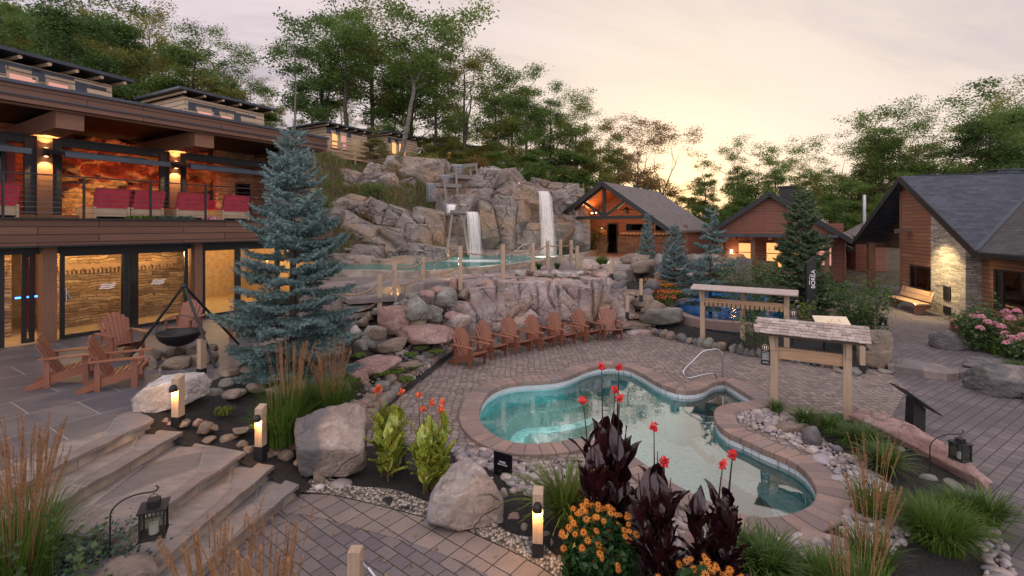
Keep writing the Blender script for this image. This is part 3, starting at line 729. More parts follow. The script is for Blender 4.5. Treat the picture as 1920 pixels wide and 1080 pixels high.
def offset(L, d):
    n = len(L); out = []
    area = sum(L[i].x*L[(i+1) % n].y-L[(i+1) % n].x*L[i].y for i in range(n)); sg = 1 if area > 0 else -1
    for i in range(n):
        t = (L[(i+1) % n]-L[i-1]).normalized(); nrm = Vector((t.y, -t.x, 0))*sg
        a = (L[i]-L[i-1]).normalized(); c = max(.6, abs(a.dot(t))); out.append(L[i]+nrm*(d/c))
    return out
PO = offset(PL, .36)
for _ in range(3):
    PO = [(PO[i-1]+PO[i]*2+PO[(i+1) % len(PO)])/4 for i in range(len(PO))]
PH = offset(PL, .08)
# ground with the pool's hole
big = [(-60, -12), (90, -12), (90, 160), (-60, 160)]
tag(sheet('ground', big, -.012, 'soil', [PH]))
sheet('walkway', [(-3.6, -3), (14, -3), (16, 9), (19, 15), (19, 24), (12, 30), (4, 24), (1, 18), (-3.2, 12.5), (-4.6, 7.5), (-3.2, 5)], -.004, 'paver_walk', [PH])
# path at the bottom
path_px = [(563,925),(620,928),(700,946),(800,972),(880,998),(950,1030),(1010,1062),(1060,1095)]
pb = gpl(path_px, 0)
sheet('path', [(p.x, p.y) for p in bez(pb, 5)]+[(1.0, 3.6), (.9, 1.5), (-4.4, 1.5), (-4.2, 4.2), (-3.5, 6.6)], .002, 'paver_path')
bo = bez(pb, 5); bi = [p+Vector((-.12, -.46, 0)) for p in bo]
tag(sheet('path_border', [(p.x, p.y) for p in bo]+[(p.x, p.y) for p in reversed(bi)], .006, 'border'))
# cobbled terrace
terr_px = [(600,870),(640,820),(690,776),(742,735),(790,700),(850,655),(868,640),(930,628),(1050,612),(1150,603),(1195,610),(1225,626),(1290,640),(1350,652),(1420,664),(1500,672),(1560,684),(1620,690),(1668,700),(1700,730),(1716,780),(1700,830),(1560,780),(1500,800),(1400,790)]
tp = [(p.x, p.y) for p in gpl(terr_px, 0)]
o1, o2 = gp(1440, 930), gp(1300, 1010)
terr = tp[:-5]+[(6.6, 8.5), (5.6, 6.3), (4.4, 5.0), (2.6, 4.9), (1.0, 5.4), (-.2, 6.6), (-1.0, 7.4), (-1.6, 7.75), (-2.5, 7.6)]
sheet('terrace_paving', terr, .004, 'cobble', [PH])
# coping stones, each a block of one ring
def coping():
    mb = MB(); n = len(PL); cum = 0; last = 0; i = 0; start = 0
    seg = [(PL[(k+1) % n]-PL[k]).length for k in range(n)]
    # resample to blocks about 0.2 m wide
    tot = sum(seg); m = int(tot/.2); pos = [tot*k/m for k in range(m)]
    def samp(L, s):
        s %= tot; k = 0
        while s > seg[k] and k < n-1: s -= seg[k]; k += 1
        return L[k].lerp(L[(k+1) % n], min(1, s/seg[k]))
    LI = offset(PL, -.02)
    for k in range(m):
        g = .006; a, b = pos[k]+g, (pos[k+1] if k+1 < m else tot)-g
        p = [samp(LI, a), samp(LI, b), samp(PO, b), samp(PO, a)]
        z = .055+rnd.uniform(-.002, .004); e = .012
        c = sum(p, Vector())/4; top = [q+(c-q).normalized()*e for q in p]
        vs = [(q.x, q.y, -.05) for q in p]+[(q.x, q.y, z-e) for q in p]+[(q.x, q.y, z) for q in top]
        fs = [(0,1,5,4),(1,2,6,5),(2,3,7,6),(3,0,4,7),(4,5,9,8),(5,6,10,9),(6,7,11,10),(7,4,8,11),(8,9,10,11)]
        if (p[1]-p[0]).cross(p[2]-p[1]).z < 0: fs = [f[::-1] for f in fs]
        mb.add(vs, fs)
    return mb
pool = thing('swimming_pool', 'kidney shaped hot pool with teal mosaic and brick coping in the paved terrace', 'pool', (0, 0, 0))
coping().build('coping', K['coping'], pool)
# joints under the coping
mb = MB(); n = len(PL); LI = offset(PL, 0.0)
for k in range(n):
    a, b = LI[k], LI[(k+1) % n]; c, d = PO[k], PO[(k+1) % n]
    mb.add([(a.x, a.y, .035), (b.x, b.y, .035), (d.x, d.y, .035), (c.x, c.y, .035)], [(0, 1, 2, 3)])
mb.build('mortar_bed', K['concrete'], pool)
# shell wall: tile band then mosaic
def wall_ring(L, z0, z1, name, mat, par):
    mb = MB(); n = len(L); vs = [(p.x, p.y, z0) for p in L]+[(p.x, p.y, z1) for p in L]
    mb.add(vs, [(i, (i+1) % n, n+(i+1) % n, n+i) for i in range(n)]); return mb.build(name, K[mat], par)
wall_ring(PL, -.17, .04, 'tile_band', 'tile_w', pool)
wall_ring(PL, -1.6, -.17, 'shell_wall', 'shell', pool)
cxs = [p.x for p in PL]; cys = [p.y for p in PL]
gx, gy = np.meshgrid(np.arange(min(cxs)-.1, max(cxs)+.1, .035), np.arange(min(cys)-.1, max(cys)+.1, .035))
plw = [(p.x, p.y) for p in PL]
dd = seg_dist(gx, gy, plw)
A = gp(1360, 713, 0); B = gp(1420, 749, 0); sdir = (B-A); sdir.z = 0; sdir.normalize(); snorm = Vector((-sdir.y, sdir.x, 0))
if (Vector((A.x, A.y, 0))-Vector((gp(1200,800).x, gp(1200,800).y, 0))).dot(snorm) > 0: snorm = -snorm
ds = (gx-A.x)*snorm.x+(gy-A.y)*snorm.y; al = (gx-A.x)*sdir.x+(gy-A.y)*sdir.y
Z = -1.15+0*gx
def ss(x, a, b): t = np.clip((x-a)/(b-a), 0, 1); return t*t*(3-2*t)
lc, rc = gp(1000, 760, 0), gp(1500, 900, 0)
benchm = (np.hypot(gx-lc.x, gy-lc.y) < 2.1) | (np.hypot(gx-rc.x, gy-rc.y) < 1.25)
bl = -.48; Z = np.where(benchm, Z+(bl-Z)*(1-ss(dd, .52, .56)), Z)
ll = (np.hypot(gx-lc.x, gy-lc.y) < 2.1)
Z = np.where(ll, np.maximum(Z, -.8+(-.35)*ss(dd, .84, .88)), Z)
st = (al > -.3) & (al < 1.5) & (ds < 1.3)
sz = -.28-.24*np.floor(np.clip(ds, 0, 2)/.3); Z = np.where(st & (ds < 1.2), np.maximum(Z, sz), Z)
ny_, nx_ = gx.shape; idx = np.arange(ny_*nx_).reshape(ny_, nx_)
Fq = np.stack([idx[:-1, :-1], idx[:-1, 1:], idx[1:, 1:], idx[1:, :-1]], -1).reshape(-1, 4)
keep = (in_poly(gx, gy, plw) | (dd < .09)).ravel(); Fq = Fq[keep[Fq].all(1)]
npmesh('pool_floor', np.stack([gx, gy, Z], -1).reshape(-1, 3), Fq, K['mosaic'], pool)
# small round underwater lamps and a drain grille
for s_ in (.02, .12, .3, .45, .52, .6, .7, .8, .9):
    k = int(s_*len(PL)); p = PL[k]; q = offset(PL, -.02)[k]; d = (q-p).normalized()
    mb = MB(); mb.tube([q+Vector((0, 0, -.36)), q+d*.02+Vector((0, 0, -.36))], .045, 12); mb.build('jet_nozzle', K['tile_w'], pool)
ws = offset(PL, .004)
wsheet = tessellate_polygon([[Vector((p.x, p.y, 0)) for p in ws]])
mb = MB(); P3 = [Vector((p.x, p.y, -.13)) for p in ws]
mb.add(P3, [t if (P3[t[1]]-P3[t[0]]).cross(P3[t[2]]-P3[t[0]]).z > 0 else t[::-1] for t in wsheet])
tag(mb.build('pool_water', K['water']), kind='structure')

# ------------------------------------------------------------------ patio and the broad stairs
mb = MB(); patio = [(-5.5, 1.0), (-5.7, 5.6), (-5.7, 7.3), (-5.5, 9.2), (-5.7, 11), (-5.3, 13), (-5.0, 16), (-6.2, 21), (-30, 21), (-30, 1)]
mb.prism(patio, -.3, .75); tag(mb.build('patio', K['slate']), kind='structure')
def irregular(poly, amp=.02, sp=.25):
    out = []
    for i in range(len(poly)):
        a = Vector((*poly[i], 0)); b = Vector((*poly[(i+1) % len(poly)], 0)); m = max(1, int((b-a).length/sp))
        for k in range(m):
            q = a.lerp(b, k/m); out.append((q.x+rnd.uniform(-amp, amp), q.y+rnd.uniform(-amp, amp)))
    return out
steps_d = [(.757, (-5.28, 7.09), (-5.42, 5.2), (-5.9, 7.45), (-5.95, 5.2), 'topmost long flagstone step joining the slate patio'),
           (.60, (-4.83, 7.01), (-4.95, 4.95), (-5.45, 7.15), (-5.55, 4.95), 'long flagstone step second below the slate patio'),
           (.45, (-3.74, 6.72), (-4.0, 4.82), (-4.98, 7.1), (-5.15, 5.0), 'widest flagstone step halfway down from the patio'),
           (.30, (-3.28, 6.63), (-3.62, 3.4), (-3.95, 6.85), (-4.4, 3.4), 'long flagstone step second from the brick path'),
           (.15, (-2.84, 6.44), (-3.45, 3.4), (-3.5, 6.75), (-4.0, 3.4), 'lowest long flagstone step beside the brick path')]
for i, (z, fr, fl, br, bl_, lab) in enumerate(steps_d):
    t = thing('flagstone_step', lab, 'step', (fr[0], fr[1], 0), group=None)
    o3 = lambda p: (p[0]-fr[0], p[1]-fr[1])
    a, b, c, d = o3(fr), o3(br), o3(bl_), o3(fl)
    mb = MB(); mb.prism(irregular([a, b, c, d], .02, .18), z-.045, z); mb.build('tread', K['flag'], t)
    dv = Vector((-.05, 0)); mb = MB()
    y0, y1 = a[1], d[1]; y = y0-.03; 
    while y > y1:
        w = rnd.uniform(.28, .42); ye = max(y1, y-w+.008); f = lambda yy: a[0]+(d[0]-a[0])*(yy-y0)/(y1-y0)
        mb.prism([(f(y)-.035, y), (f(y)-.4, y+.02), (f(ye)-.4, ye+.02), (f(ye)-.035+rnd.uniform(-.008, .008), ye)], z-.30, z-.047); y -= w
    mb.build('riser', K['concrete'], t)

# ------------------------------------------------------------------ beds
bed('front_bed', gpl([(563,926),(620,928),(700,946),(800,972),(880,998),(950,1030),(1010,1062),(1060,1095),(1250,1240),(1600,1240),(1900,1160),(1880,1075),(1860,1030),(1838,990),(1822,950),(1812,905),(1785,862),(1740,825),(1690,800),(1620,780),(1560,776),(1480,776),(1440,768),(1395,766),(1378,780),(1420,803),(1480,826),(1540,855),(1572,895),(1580,930),(1565,965),(1530,990),(1480,1003),(1420,1005),(1370,1000),(1300,985),(1240,955),(1180,915),(1130,880),(1085,862),(1000,868),(950,860),(915,842),(848,842),(760,838),(690,836),(640,870)], .006), 'mulch', dome=.05, dome_w=.5, sp=.09, rough=.025)
S1 = [(-5.87, 7.3, .74), (-5.3, 6.95, .64), (-4.83, 6.88, .51), (-4.3, 6.85, .38), (-3.74, 6.6, .36), (-3.28, 6.5, .21), (-2.84, 6.33, .07)]
E1 = [tuple(gp(*q)) for q in ((600,905,.02),(660,850,.02),(700,790,.02),(752,742,.02),(800,704,.05),(850,664,.05),(870,648,.05))]
N1 = [(-1.4, 15.2, 1.0), (-1.9, 16.4, 1.75), (-3.2, 17.0, 1.75), (-4.2, 16.0, 1.45), (-5.0, 15.5, .9), (-5.1, 13, .75), (-5.6, 11, .75), (-5.4, 9.2, .75)]
bed('garden_bed', S1+E1+N1, 'mulch', ctl=[tuple(gp(*q)) for q in ((600,790,.35),(620,720,.55),(700,700,.35),(760,660,.3),(820,630,.35),(660,650,.75),(740,610,.8),(800,590,.9),(560,700,.65),(470,760,.5),(520,700,.72),(830,560,1.3),(700,600,.95))], sp=.12, rough=.03)
bed('bed_by_stairs', [(-6.4, 2.0, .72), (-5.6, 5.2, .72), (-5.3, 5.05, .55), (-5.05, 4.95, .45), (-4.0, 4.78, .35), (-3.65, 3.9, .2), (-3.7, 2.5, .2), (-3.8, 1.5, .2), (-6, 1.5, .6)], 'mulch', sp=.1, rough=.03)
bp_px = [(1262,578),(1280,566),(1302,560),(1304,553),(1282,548),(1284,543),(1300,540),(1340,541),(1420,546),(1500,552),(1560,565),(1540,590),(1490,606),(1420,608),(1350,604),(1300,596)]
bpit = [(p.x, p.y) for p in offset([Vector((p.x, p.y, 0)) for p in bez(gpl(bp_px, .45), 4, closed=True)], .25)]
# raised bed between the terrace and the blue pool
RB = [(1195,612,.02),(1225,628,.02),(1290,642,.02),(1350,655,.02),(1420,668,.02),(1500,676,.02),(1560,688,.02),(1622,694,.05),(1660,660,.1),(1640,618,.15),(1600,585,.25),(1560,560,.35),(1480,535,.5),(1400,530,.6),(1290,528,.9),(1220,522,1.2),(1170,530,1.3),(1170,580,.5)]
bed('raised_bed', [tuple(gp(*q)) for q in RB], 'mulch', ctl=[tuple(gp(*q)) for q in ((1290,610,.42),(1380,630,.42),(1480,650,.35),(1560,650,.3),(1250,590,.5),(1330,560,.44),(1420,570,.44),(1230,560,.8))], sp=.14, rough=.03, pit=(bpit, .0))
# pea gravel strip between path and bed
gs = [Vector((p.x, p.y, 0)) for p in bo]; ge = [p+Vector((.05, .22+.06*math.sin(i*.7), 0)) for i, p in enumerate(gs)]
mbg = MB()
pts = [(p.x, p.y, .012) for p in gs]+[(p.x, p.y, .075) for p in ge]; n = len(gs)
mbg.add(pts, [(i, i+1, n+i+1, n+i) for i in range(n-1)]); tag(mbg.build('pea_gravel', K['gravel']), kind='stuff')

# ------------------------------------------------------------------ pebbles
def pebbles(name, polys, sp=.075, smin=.03, smax=.062, layers=1, zf=None, seed=1):
    r = np.random.default_rng(seed); D, Fc = ICO[2] if False else ICO[1]; D, Fc = ICO[2]
    Vs = []; Fs = []; n0 = 0
    for poly in polys:
        xs = [p[0] for p in poly]; ys = [p[1] for p in poly]
        for L in range(layers):
            gx, gy = np.meshgrid(np.arange(min(xs), max(xs), sp), np.arange(min(ys), max(ys), sp*.9))
            gx = gx+(np.arange(gx.shape[0])[:, None] % 2)*sp/2+r.uniform(-.3, .3, gx.shape)*sp; gy = gy+r.uniform(-.3, .3, gy.shape)*sp
            gx = gx.ravel(); gy = gy.ravel(); ok = in_poly(gx, gy, poly) & ~in_poly(gx, gy, POW); gx = gx[ok]; gy = gy[ok]
            for x, y in zip(gx, gy):
                a = r.uniform(smin, smax) if r.random() > .12 else r.uniform(smax, smax*1.6); s = np.array([a, a*r.uniform(.6, .95), a*r.uniform(.45, .7)])
                th = r.uniform(0, 6.28); c, q = math.cos(th), math.sin(th)
                d = D*(1+.16*np.sin(D[:, [1]]*3+r.uniform(0, 6))+.12*np.sin(D[:, [0]]*4+r.uniform(0, 6)))*s
                d = np.stack([d[:, 0]*c-d[:, 1]*q, d[:, 0]*q+d[:, 1]*c, d[:, 2]], -1)
                z = ground_z(x, y) if zf is None else zf(x, y)
                Vs.append(d+np.array([x, y, z+s[2]*.5+L*.03])); Fs.append(Fc+n0); n0 += len(D)
    o = npmesh(name, np.concatenate(Vs), np.concatenate(Fs), K['pebble'], smooth=True); return tag(o, 'loose rounded river stones in grey, pink and cream between the pool and beds', 'stones', kind='stuff')
POW = [(p.x, p.y) for p in PO]
pxy = lambda L, z=.03: [(p.x, p.y) for p in gpl(L, z)]
pebbles('river_gravel', [pxy([(845,842),(915,845),(960,868),(1060,866),(1110,875),(1100,905),(1050,925),(1000,935),(955,925),(940,890),(860,868)]),
    pxy([(1395,768),(1440,768),(1485,782),(1500,805),(1600,858),(1650,900),(1690,950),(1720,1010),(1660,1060),(1590,1010),(1570,975),(1582,930),(1570,890),(1535,852),(1470,822),(1410,800),(1375,782)]),
    pxy([(1230,960),(1300,990),(1400,1010),(1480,1008),(1560,1010),(1640,1075),(1560,1100),(1340,1095),(1260,1040)]), pxy([(1832,975),(1862,985),(1905,1060),(1912,1100),(1850,1100),(1836,1030)])], seed=3)
pebbles('slope_gravel', [[(p.x, p.y) for p in (gp(665,735,.3), gp(700,745,.2), gp(740,735,.1), gp(790,690,.2), gp(862,630,.3), gp(850,600,.6), gp(790,620,.6), gp(720,655,.6), gp(670,700,.5))]], sp=.12, smin=.035, smax=.07, seed=5)

# ------------------------------------------------------------------ hill
BO = Vector((-11.4, 12.1, 0)); BD = Vector((math.sin(R_(32)), math.cos(R_(32)), 0)); BN = Vector((math.cos(R_(32)), -math.sin(R_(32)), 0))
hc = [(-15, 2, -1), (-8, 10, -1), (0, 8, -1), (8, 10, -1), (20, 5, -1), (5, 15, -1), (12, 16, -.8), (20, 18, -.3), (-5, 16, -1), (-6, 22, -.5), (0, 22, -.5), (4, 26, -.3), (-2.5, 26, -.3), (8, 22, -.3), (13, 24, -.3), (18, 26, -.2),
      (-21, 14, 6.4), (-19, 20, 6.8), (-14, 25, 6.8), (-11, 25, 5.6), (-12, 30, 8.0), (-9, 25.5, 3.0), (-9, 29, 5.9), (-7.5, 32, 7.5), (-4, 34, 8.0), (-1, 35.5, 7.4), (2, 36, 6.4), (4, 36, 5), (-13, 37, 8.8), (-20, 32, 9), (-20, 50, 12), (-5, 48, 9), (2, 48, 8), (8, 44, 5), (14, 50, 3.2), (-30, 25, 9), (-30, 10, 7),
      (7, 30, 1.6), (8, 38, 1.6), (10, 34, 1.4), (6, 34, 1.6), (14, 38, 1.2), (20, 38, .9), (28, 35, .6), (30, 20, .5), (22, 50, 1.6), (35, 55, 1.5), (50, 40, 1.5), (0, 80, 9), (30, 90, 3), (60, 90, 3), (-40, 80, 14), (0, 150, 10), (60, 150, 4), (-60, 150, 14), (90, 60, 2)]
def hill_z(x, y):
    x = np.asarray(x, float); y = np.asarray(y, float); z = idw(x, y, hc, 3.5)
    d = (x-BO.x)*BN.x+(y-BO.y)*BN.y; s = (x-BO.x)*BD.x+(y-BO.y)*BD.y
    z = np.where((d > -6.6) & (s < 8.2), np.minimum(z, -.5), z)
    z = np.where(z < -.25, z-3, z)
    z = z+smoothnoise(x*.7, y*.7, 0, 21)*.22*np.clip(z-1, 0, 1)+smoothnoise(x*2.4, y*2.4, 0, 22)*.08*np.clip(z-1, 0, 1)
    return z
xs = np.concatenate([np.arange(-60, -16, 2.0), np.arange(-16, 16, .45), np.arange(16, 92, 2.0)]); ys = np.concatenate([np.arange(6, 42, .45), np.arange(42, 160, 2.5)])
X, Yg = np.meshgrid(xs, ys); Zg = hill_z(X, Yg); idx = np.arange(X.size).reshape(X.shape)
Fq = np.stack([idx[:-1, :-1], idx[:-1, 1:], idx[1:, 1:], idx[1:, :-1]], -1).reshape(-1, 4)
tag(npmesh('hillside', np.stack([X, Yg, Zg], -1).reshape(-1, 3), Fq, K['hillside'], smooth=True), kind='structure')

# ------------------------------------------------------------------ waterfall cliff
def RC(px, py, w, h, Y, rot=0, dk=.55):
    c = at(px, py, Y); W_, H_ = w/F*Y/2*1.12, h/F*Y/2*1.12
    return ((c.x, c.y+.15*W_, c.z), (W_, max(W_, H_)*dk+.25, H_), R_(rot))
cl = [RC(775,330,120,72,31,-8), RC(735,362,100,48,30,-15), RC(800,350,70,60,31.2), RC(670,392,140,52,27.5,-12), RC(712,405,120,52,27,-25), RC(650,425,120,60,26,-10), RC(742,412,60,48,26.5,-20), RC(765,425,36,62,26.3), RC(805,432,56,88,26.8,-4), RC(786,450,50,60,26),
      RC(700,450,112,55,25,-8), RC(672,478,110,48,24,-5), RC(735,458,60,50,25,-20), RC(790,478,90,40,24.6,-8), RC(620,455,90,90,25), RC(640,495,110,36,21.5,-3), RC(735,498,90,26,21.5,4), RC(770,488,70,22,23),
      RC(850,425,80,120,28.8), RC(835,470,50,50,27,10), RC(880,360,80,60,30.6), RC(905,345,70,80,30.8,-30), RC(880,400,70,60,29.6), RC(920,432,46,110,28.6,3), RC(955,372,66,60,30.2,10), RC(950,430,48,120,28.8,-3), RC(975,408,50,62,28.8,6), RC(985,448,62,60,28.6),
      RC(1000,366,80,34,29.4,-4), RC(1020,430,50,120,30.3), RC(1050,382,44,52,30.6,12), RC(1064,425,60,100,31,0), RC(1000,390,50,60,30), RC(940,345,60,50,31), RC(965,480,70,24,28), RC(830,380,60,60,30.2), RC(1090,440,40,90,31.5), RC(850,345,60,40,31.4)]
rr = np.random.default_rng(2)
for k in range(150):
    x = rr.uniform(600, 1085); t = rr.random(); top = 320+max(0, 720-x)*.25+max(0, x-900)*.25; y = top+t*(488-top)
    yb = np.interp(x, [600, 720, 820, 900, 1085], [24.5, 25.5, 28.3, 29.5, 31])+(1-t)*np.interp(x, [600, 800, 1085], [5, 4, 1.3]); s = rr.uniform(20, 54)
    cl.append(RC(x, y, s*rr.uniform(.8, 1.5), s, yb+.55, rr.uniform(-35, 20)))
def cliff_base(X, T, ca, sa):
    yb = np.interp(X, [-12, -8, -4.5, -2, 1, 4.5], [25.5, 26, 29.3, 30.3, 31.2, 32.3]); L = np.interp(X, [-12, -6, -2, 4.5], [1.3, 1.0, .6, .35])
    return (yb+(T*ca-1.5)*L-T*sa)/(ca+L*sa)+.75
cliff, _ = rock_face('rock_cliff', 'rock_cliff', np.linspace(-11.5, 4.9, 400), np.linspace(10.3, 21.4, 290), R_(26), cl, cliff_base, .09)
tag(cliff, 'tall tan and pink granite cliff behind the upper pool carrying the waterfalls', 'cliff')
# pale ledge behind the row of chairs
ll_ = []
for px, py, w, h, Y, rot in ((885,560,60,80,15.9,12), (870,600,60,70,15.3,-15), (918,590,62,110,15.6,5), (905,545,60,60,16.3,20), (958,572,66,110,15.9,-4), (985,600,50,70,15.6,6), (1008,575,60,120,16.1,3), (1045,570,58,112,16.3,-5), (1078,575,50,108,16.5,2), (1108,560,44,90,16.9,-6), (1140,560,52,86,17.2,5), (1128,590,44,60,16.9,0), (1165,575,40,60,17.6,0),
    (940,620,40,36,15.2,0), (1060,615,46,30,15.9,0), (1010,530,60,30,16.9,0), (960,528,60,30,16.9,0), (1100,528,60,30,17.4,0)):
    ll_.append(RC(px, py, w, h, Y, rot, .42))
for k in range(26):
    x = rr.uniform(860, 1170); y = rr.uniform(520, 620); ll_.append(RC(x, y, rr.uniform(18, 40), rr.uniform(30, 70), np.interp(x, [860, 1170], [15.7, 17.4])+(620-y)/100*.9-.1, rr.uniform(-15, 15), .4))
def ledge_base(X, T, ca, sa):
    yb = np.interp(X, [-2, 4.5], [15.6, 17.5]); L = .55
    return (yb+(T*ca)*L-T*sa)/(ca+L*sa)+.25
def ledge_lim(X, T, ca, sa): return ledge_base(X, T, ca, sa)
ledge, LV = rock_face('rock_ledge', 'rock_ledge', np.linspace(-2.2, 4.4, 230), np.linspace(5.6, 9.3, 150), R_(22), ll_, ledge_base, .05, joints=[(q-960)/F*16.2 for q in (903, 932, 972, 1004, 1044, 1080, 1114, 1146)])
# keep the ledge top level with the upper terrace
me = ledge.data; co = np.empty(len(me.vertices)*3, np.float32); me.vertices.foreach_get('co', co); co = co.reshape(-1, 3)
co[:, 2] = np.where(co[:, 2] > 1.78, 1.78+np.tanh((co[:, 2]-1.78)*.8)*.12, co[:, 2]); me.vertices.foreach_set('co', co.ravel()); me.update()
tag(ledge, 'pale pink granite ledge rising directly behind the row of red wooden chairs', 'rock ledge')
# upper terrace and pool
ut = [(p.x, p.y) for p in gpl([(560,535),(650,541),(745,537),(800,531),(850,527),(880,521),(950,519),(1050,517),(1130,510),(1180,505),(1215,498),(1260,490),(1300,484)], 1.8)]+[(13.5, 27), (14, 40), (2, 40), (-12, 30), (-8, 20)]
mb = MB(); mb.prism(ut, .2, 1.8); tag(mb.build('upper_terrace', K['flag']), kind='structure')
wpx = [(560,506),(640,510),(700,510),(780,512),(870,506),(940,499),(1000,491),(1050,483),(1085,477),(1108,472),(1112,468)]
wf = bez(gpl(wpx, 1.95), 4)
wpoly = [(p.x, p.y) for p in wf]+[(4.5, 33), (-10, 31)]
o = sheet('upper_pool_water', wpoly, 1.95, 'water_u')
mb = MB(); n = len(wf)
def outn(i):
    t = (wf[min(i+1, n-1)]-wf[max(i-1, 0)]).normalized(); return Vector((t.y, -t.x, 0))
for i in range(n-1):
    a, b = wf[i], wf[i+1]; na, nb = outn(i)*.38, outn(i+1)*.38
    q = [a, b, b+nb, a+na]; zt = 2.04
    vs = [(p.x, p.y, 1.5) for p in q]+[(p.x, p.y, zt) for p in q]
    mb.add(vs, [(0,3,2,1),(4,5,6,7)[::-1],(0,1,5,4),(1,2,6,5),(2,3,7,6),(3,0,4,7)])
rim = mb.build('stone_curb', K['concrete']); tag(rim, 'low curved stone curb along the front of the upper pool', 'curb')
mb = MB(); mb.prism([(p[0], p[1]) for p in wpoly], 1.2, 1.35); tag(mb.build('upper_pool_floor', K['mosaic']), kind='structure')
# blue pool between the shrubs
bp_px = [(1262,578),(1280,566),(1302,560),(1304,553),(1282,548),(1284,543),(1300,540),(1340,541),(1420,546),(1500,552),(1560,565),(1540,590),(1490,606),(1420,608),(1350,604),(1300,596)]
bl_ = bez(gpl(bp_px, .45), 4, closed=True)
bp = thing('blue_pool', 'deep blue pool between shrubs with a pale curved edge', 'pool', (0, 0, 0))
def ring_slab(L, w, z0, z1):
    out = offset([Vector((p.x, p.y, 0)) for p in L], w); mb = MB(); n = len(L)
    for i in range(n):
        a, b, c, d = L[i], L[(i+1) % n], out[(i+1) % n], out[i]
        q = [a, b, c, d]; f = [(0,1,5,4),(1,2,6,5),(2,3,7,6),(3,0,4,7),(4,5,6,7)]
        if (Vector((b.x, b.y, 0))-Vector((a.x, a.y, 0))).cross(Vector((c.x, c.y, 0))-Vector((b.x, b.y, 0))).z < 0: f = [x[::-1] for x in f]
        mb.add([(p.x, p.y, z0) for p in q]+[(p.x, p.y, z1) for p in q], f)
    return mb
bl0 = [Vector((p.x, p.y, 0)) for p in bl_]
ring_slab(bl0, .38, .25, .53).build('coping', K['coping'], bp)
wall_ring(bl0, -.2, .5, 'shell_wall', 'tile_w', bp)
mb = MB(); mb.prism([(p.x, p.y) for p in offset(bl0, .02)], .10, .2); mb.build('pool_floor', K['mosaic_d'], bp)
sheet('blue_pool_water', [(p.x, p.y) for p in bl0], .40, 'water_d')
# ------------------------------------------------------------------ lamps
def plight(name, loc, e, col=(1, .55, .22), r=.05, parent=None, spot=None, aim=None, blend=.6):
    d = bpy.data.lights.new(name, 'SPOT' if spot else 'POINT'); d.energy = e; d.color = col; d.shadow_soft_size = r
    if spot: d.spot_size = R_(spot); d.spot_blend = blend
    o = bpy.data.objects.new(name, d); COL.objects.link(o); o.location = loc
    if aim is not None: o.rotation_euler = (Vector(aim)).to_track_quat('-Z', 'Y').to_euler()
    if parent is not None: o.parent = parent
    return o
def frame_rect(mb, x0, x1, z0, z1, y, w=.06, d=.06):
    mb.box((x0, y-d/2, z0), (x0+w, y+d/2, z1)); mb.box((x1-w, y-d/2, z0), (x1, y+d/2, z1))
    mb.box((x0+w, y-d/2, z1-w), (x1-w, y+d/2, z1)); mb.box((x0+w, y-d/2, z0), (x1-w, y+d/2, z0+w))

# ------------------------------------------------------------------ long lodge on the patio
LB = thing('spa_lodge', 'long two storey cedar lodge with glass doors below and red lit lounge above', 'building', (BO.x, BO.y, .75), R_(58))
def sx(px, w=0.0):
    r = (px-960)/F; ax, ay = BO.x+BN.x*w, BO.y+BN.y*w; return (r*ay-ax)/(BD.x-BD.y*r)
# local: x along facade, y inward, z above patio
S0, S1_ = -7.0, 8.0
mb = MB(); mb.box((S0, -.6, 2.40), (7.7, 6.2, 3.02)); lo = mb.build('deck_slab', K['fascia'], LB)
mb = MB(); mb.box((S0, -.66, 3.022), (7.75, 6.2, 3.06)); mb.box((S0, -.64, 2.36), (7.72, -.5, 2.398)); mb.build('deck_edge', K['black'], LB)
mb = MB(); mb.box((S0, -.05, 2.18), (7.6, .12, 2.398)); mb.build('header', K['black'], LB)
mb = MB(); mb.box((S0, .0, -.06), (7.6, 6, .004)); mb.build('interior_floor', K['floor_in'], LB)
mb = MB(); mb.box((S0, 5.0, 0), (7.6, 5.2, 2.4)); mb.box((7.4, .12, 0), (7.6, 5, 2.4)); mb.box((S0, .13, 2.33), (7.4, 5, 2.398)); mb.build('interior_wall', K['interior'], LB)
mb = MB(); mb.box((-3.6, 1.5, .01), (sx(56), 1.8, 2.33)); mb.box((sx(140)-.15, 1.7, .01), (sx(362)+.5, 2.0, 2.33)); mb.build('stone_wall', K['stone_w'], LB)
for a, b in ((73, 112), (357, 379)):
    mb = MB(); mb.box((sx(a), -.28, 0), (sx(b)-.12, .10, 2.36)); mb.build('post', K['cedar_z'], LB)
def sash(p0, p1, nm='glass_door', y=.02, mull=()):
    x0, x1 = sx(p0), sx(p1); mb = MB(); frame_rect(mb, x0, x1, .01, 2.18, y, .085, .08)
    o = mb.build(nm, K['black'], LB); g = MB(); g.box((x0+.085, y-.008, .095), (x1-.085, y+.008, 2.095)); g.build('pane', K['glass'], o); return o
sash(113, 238); sash(236, 352); sash(379, 446); sash(446, 520); sash(520, 600); sash(-120, 8)
dr = sash(46, 70, 'open_door', .25)
mb = MB(); mb.box((sx(230), .06, .01), (sx(242), .12, 2.18)); mb.box((sx(255), .5, .01), (sx(274), .62, 2.2)); mb.build('mullion', K['black'], LB)
mb = MB(); mb.tube([(sx(123), -.06, .95), (sx(123), -.06, 1.3)], .02, 8); mb.tube([(sx(123), -.06, 1.2), (sx(123)+.09, -.07, 1.0)], .018, 8); mb.build('door_handle', K['chrome'], LB)
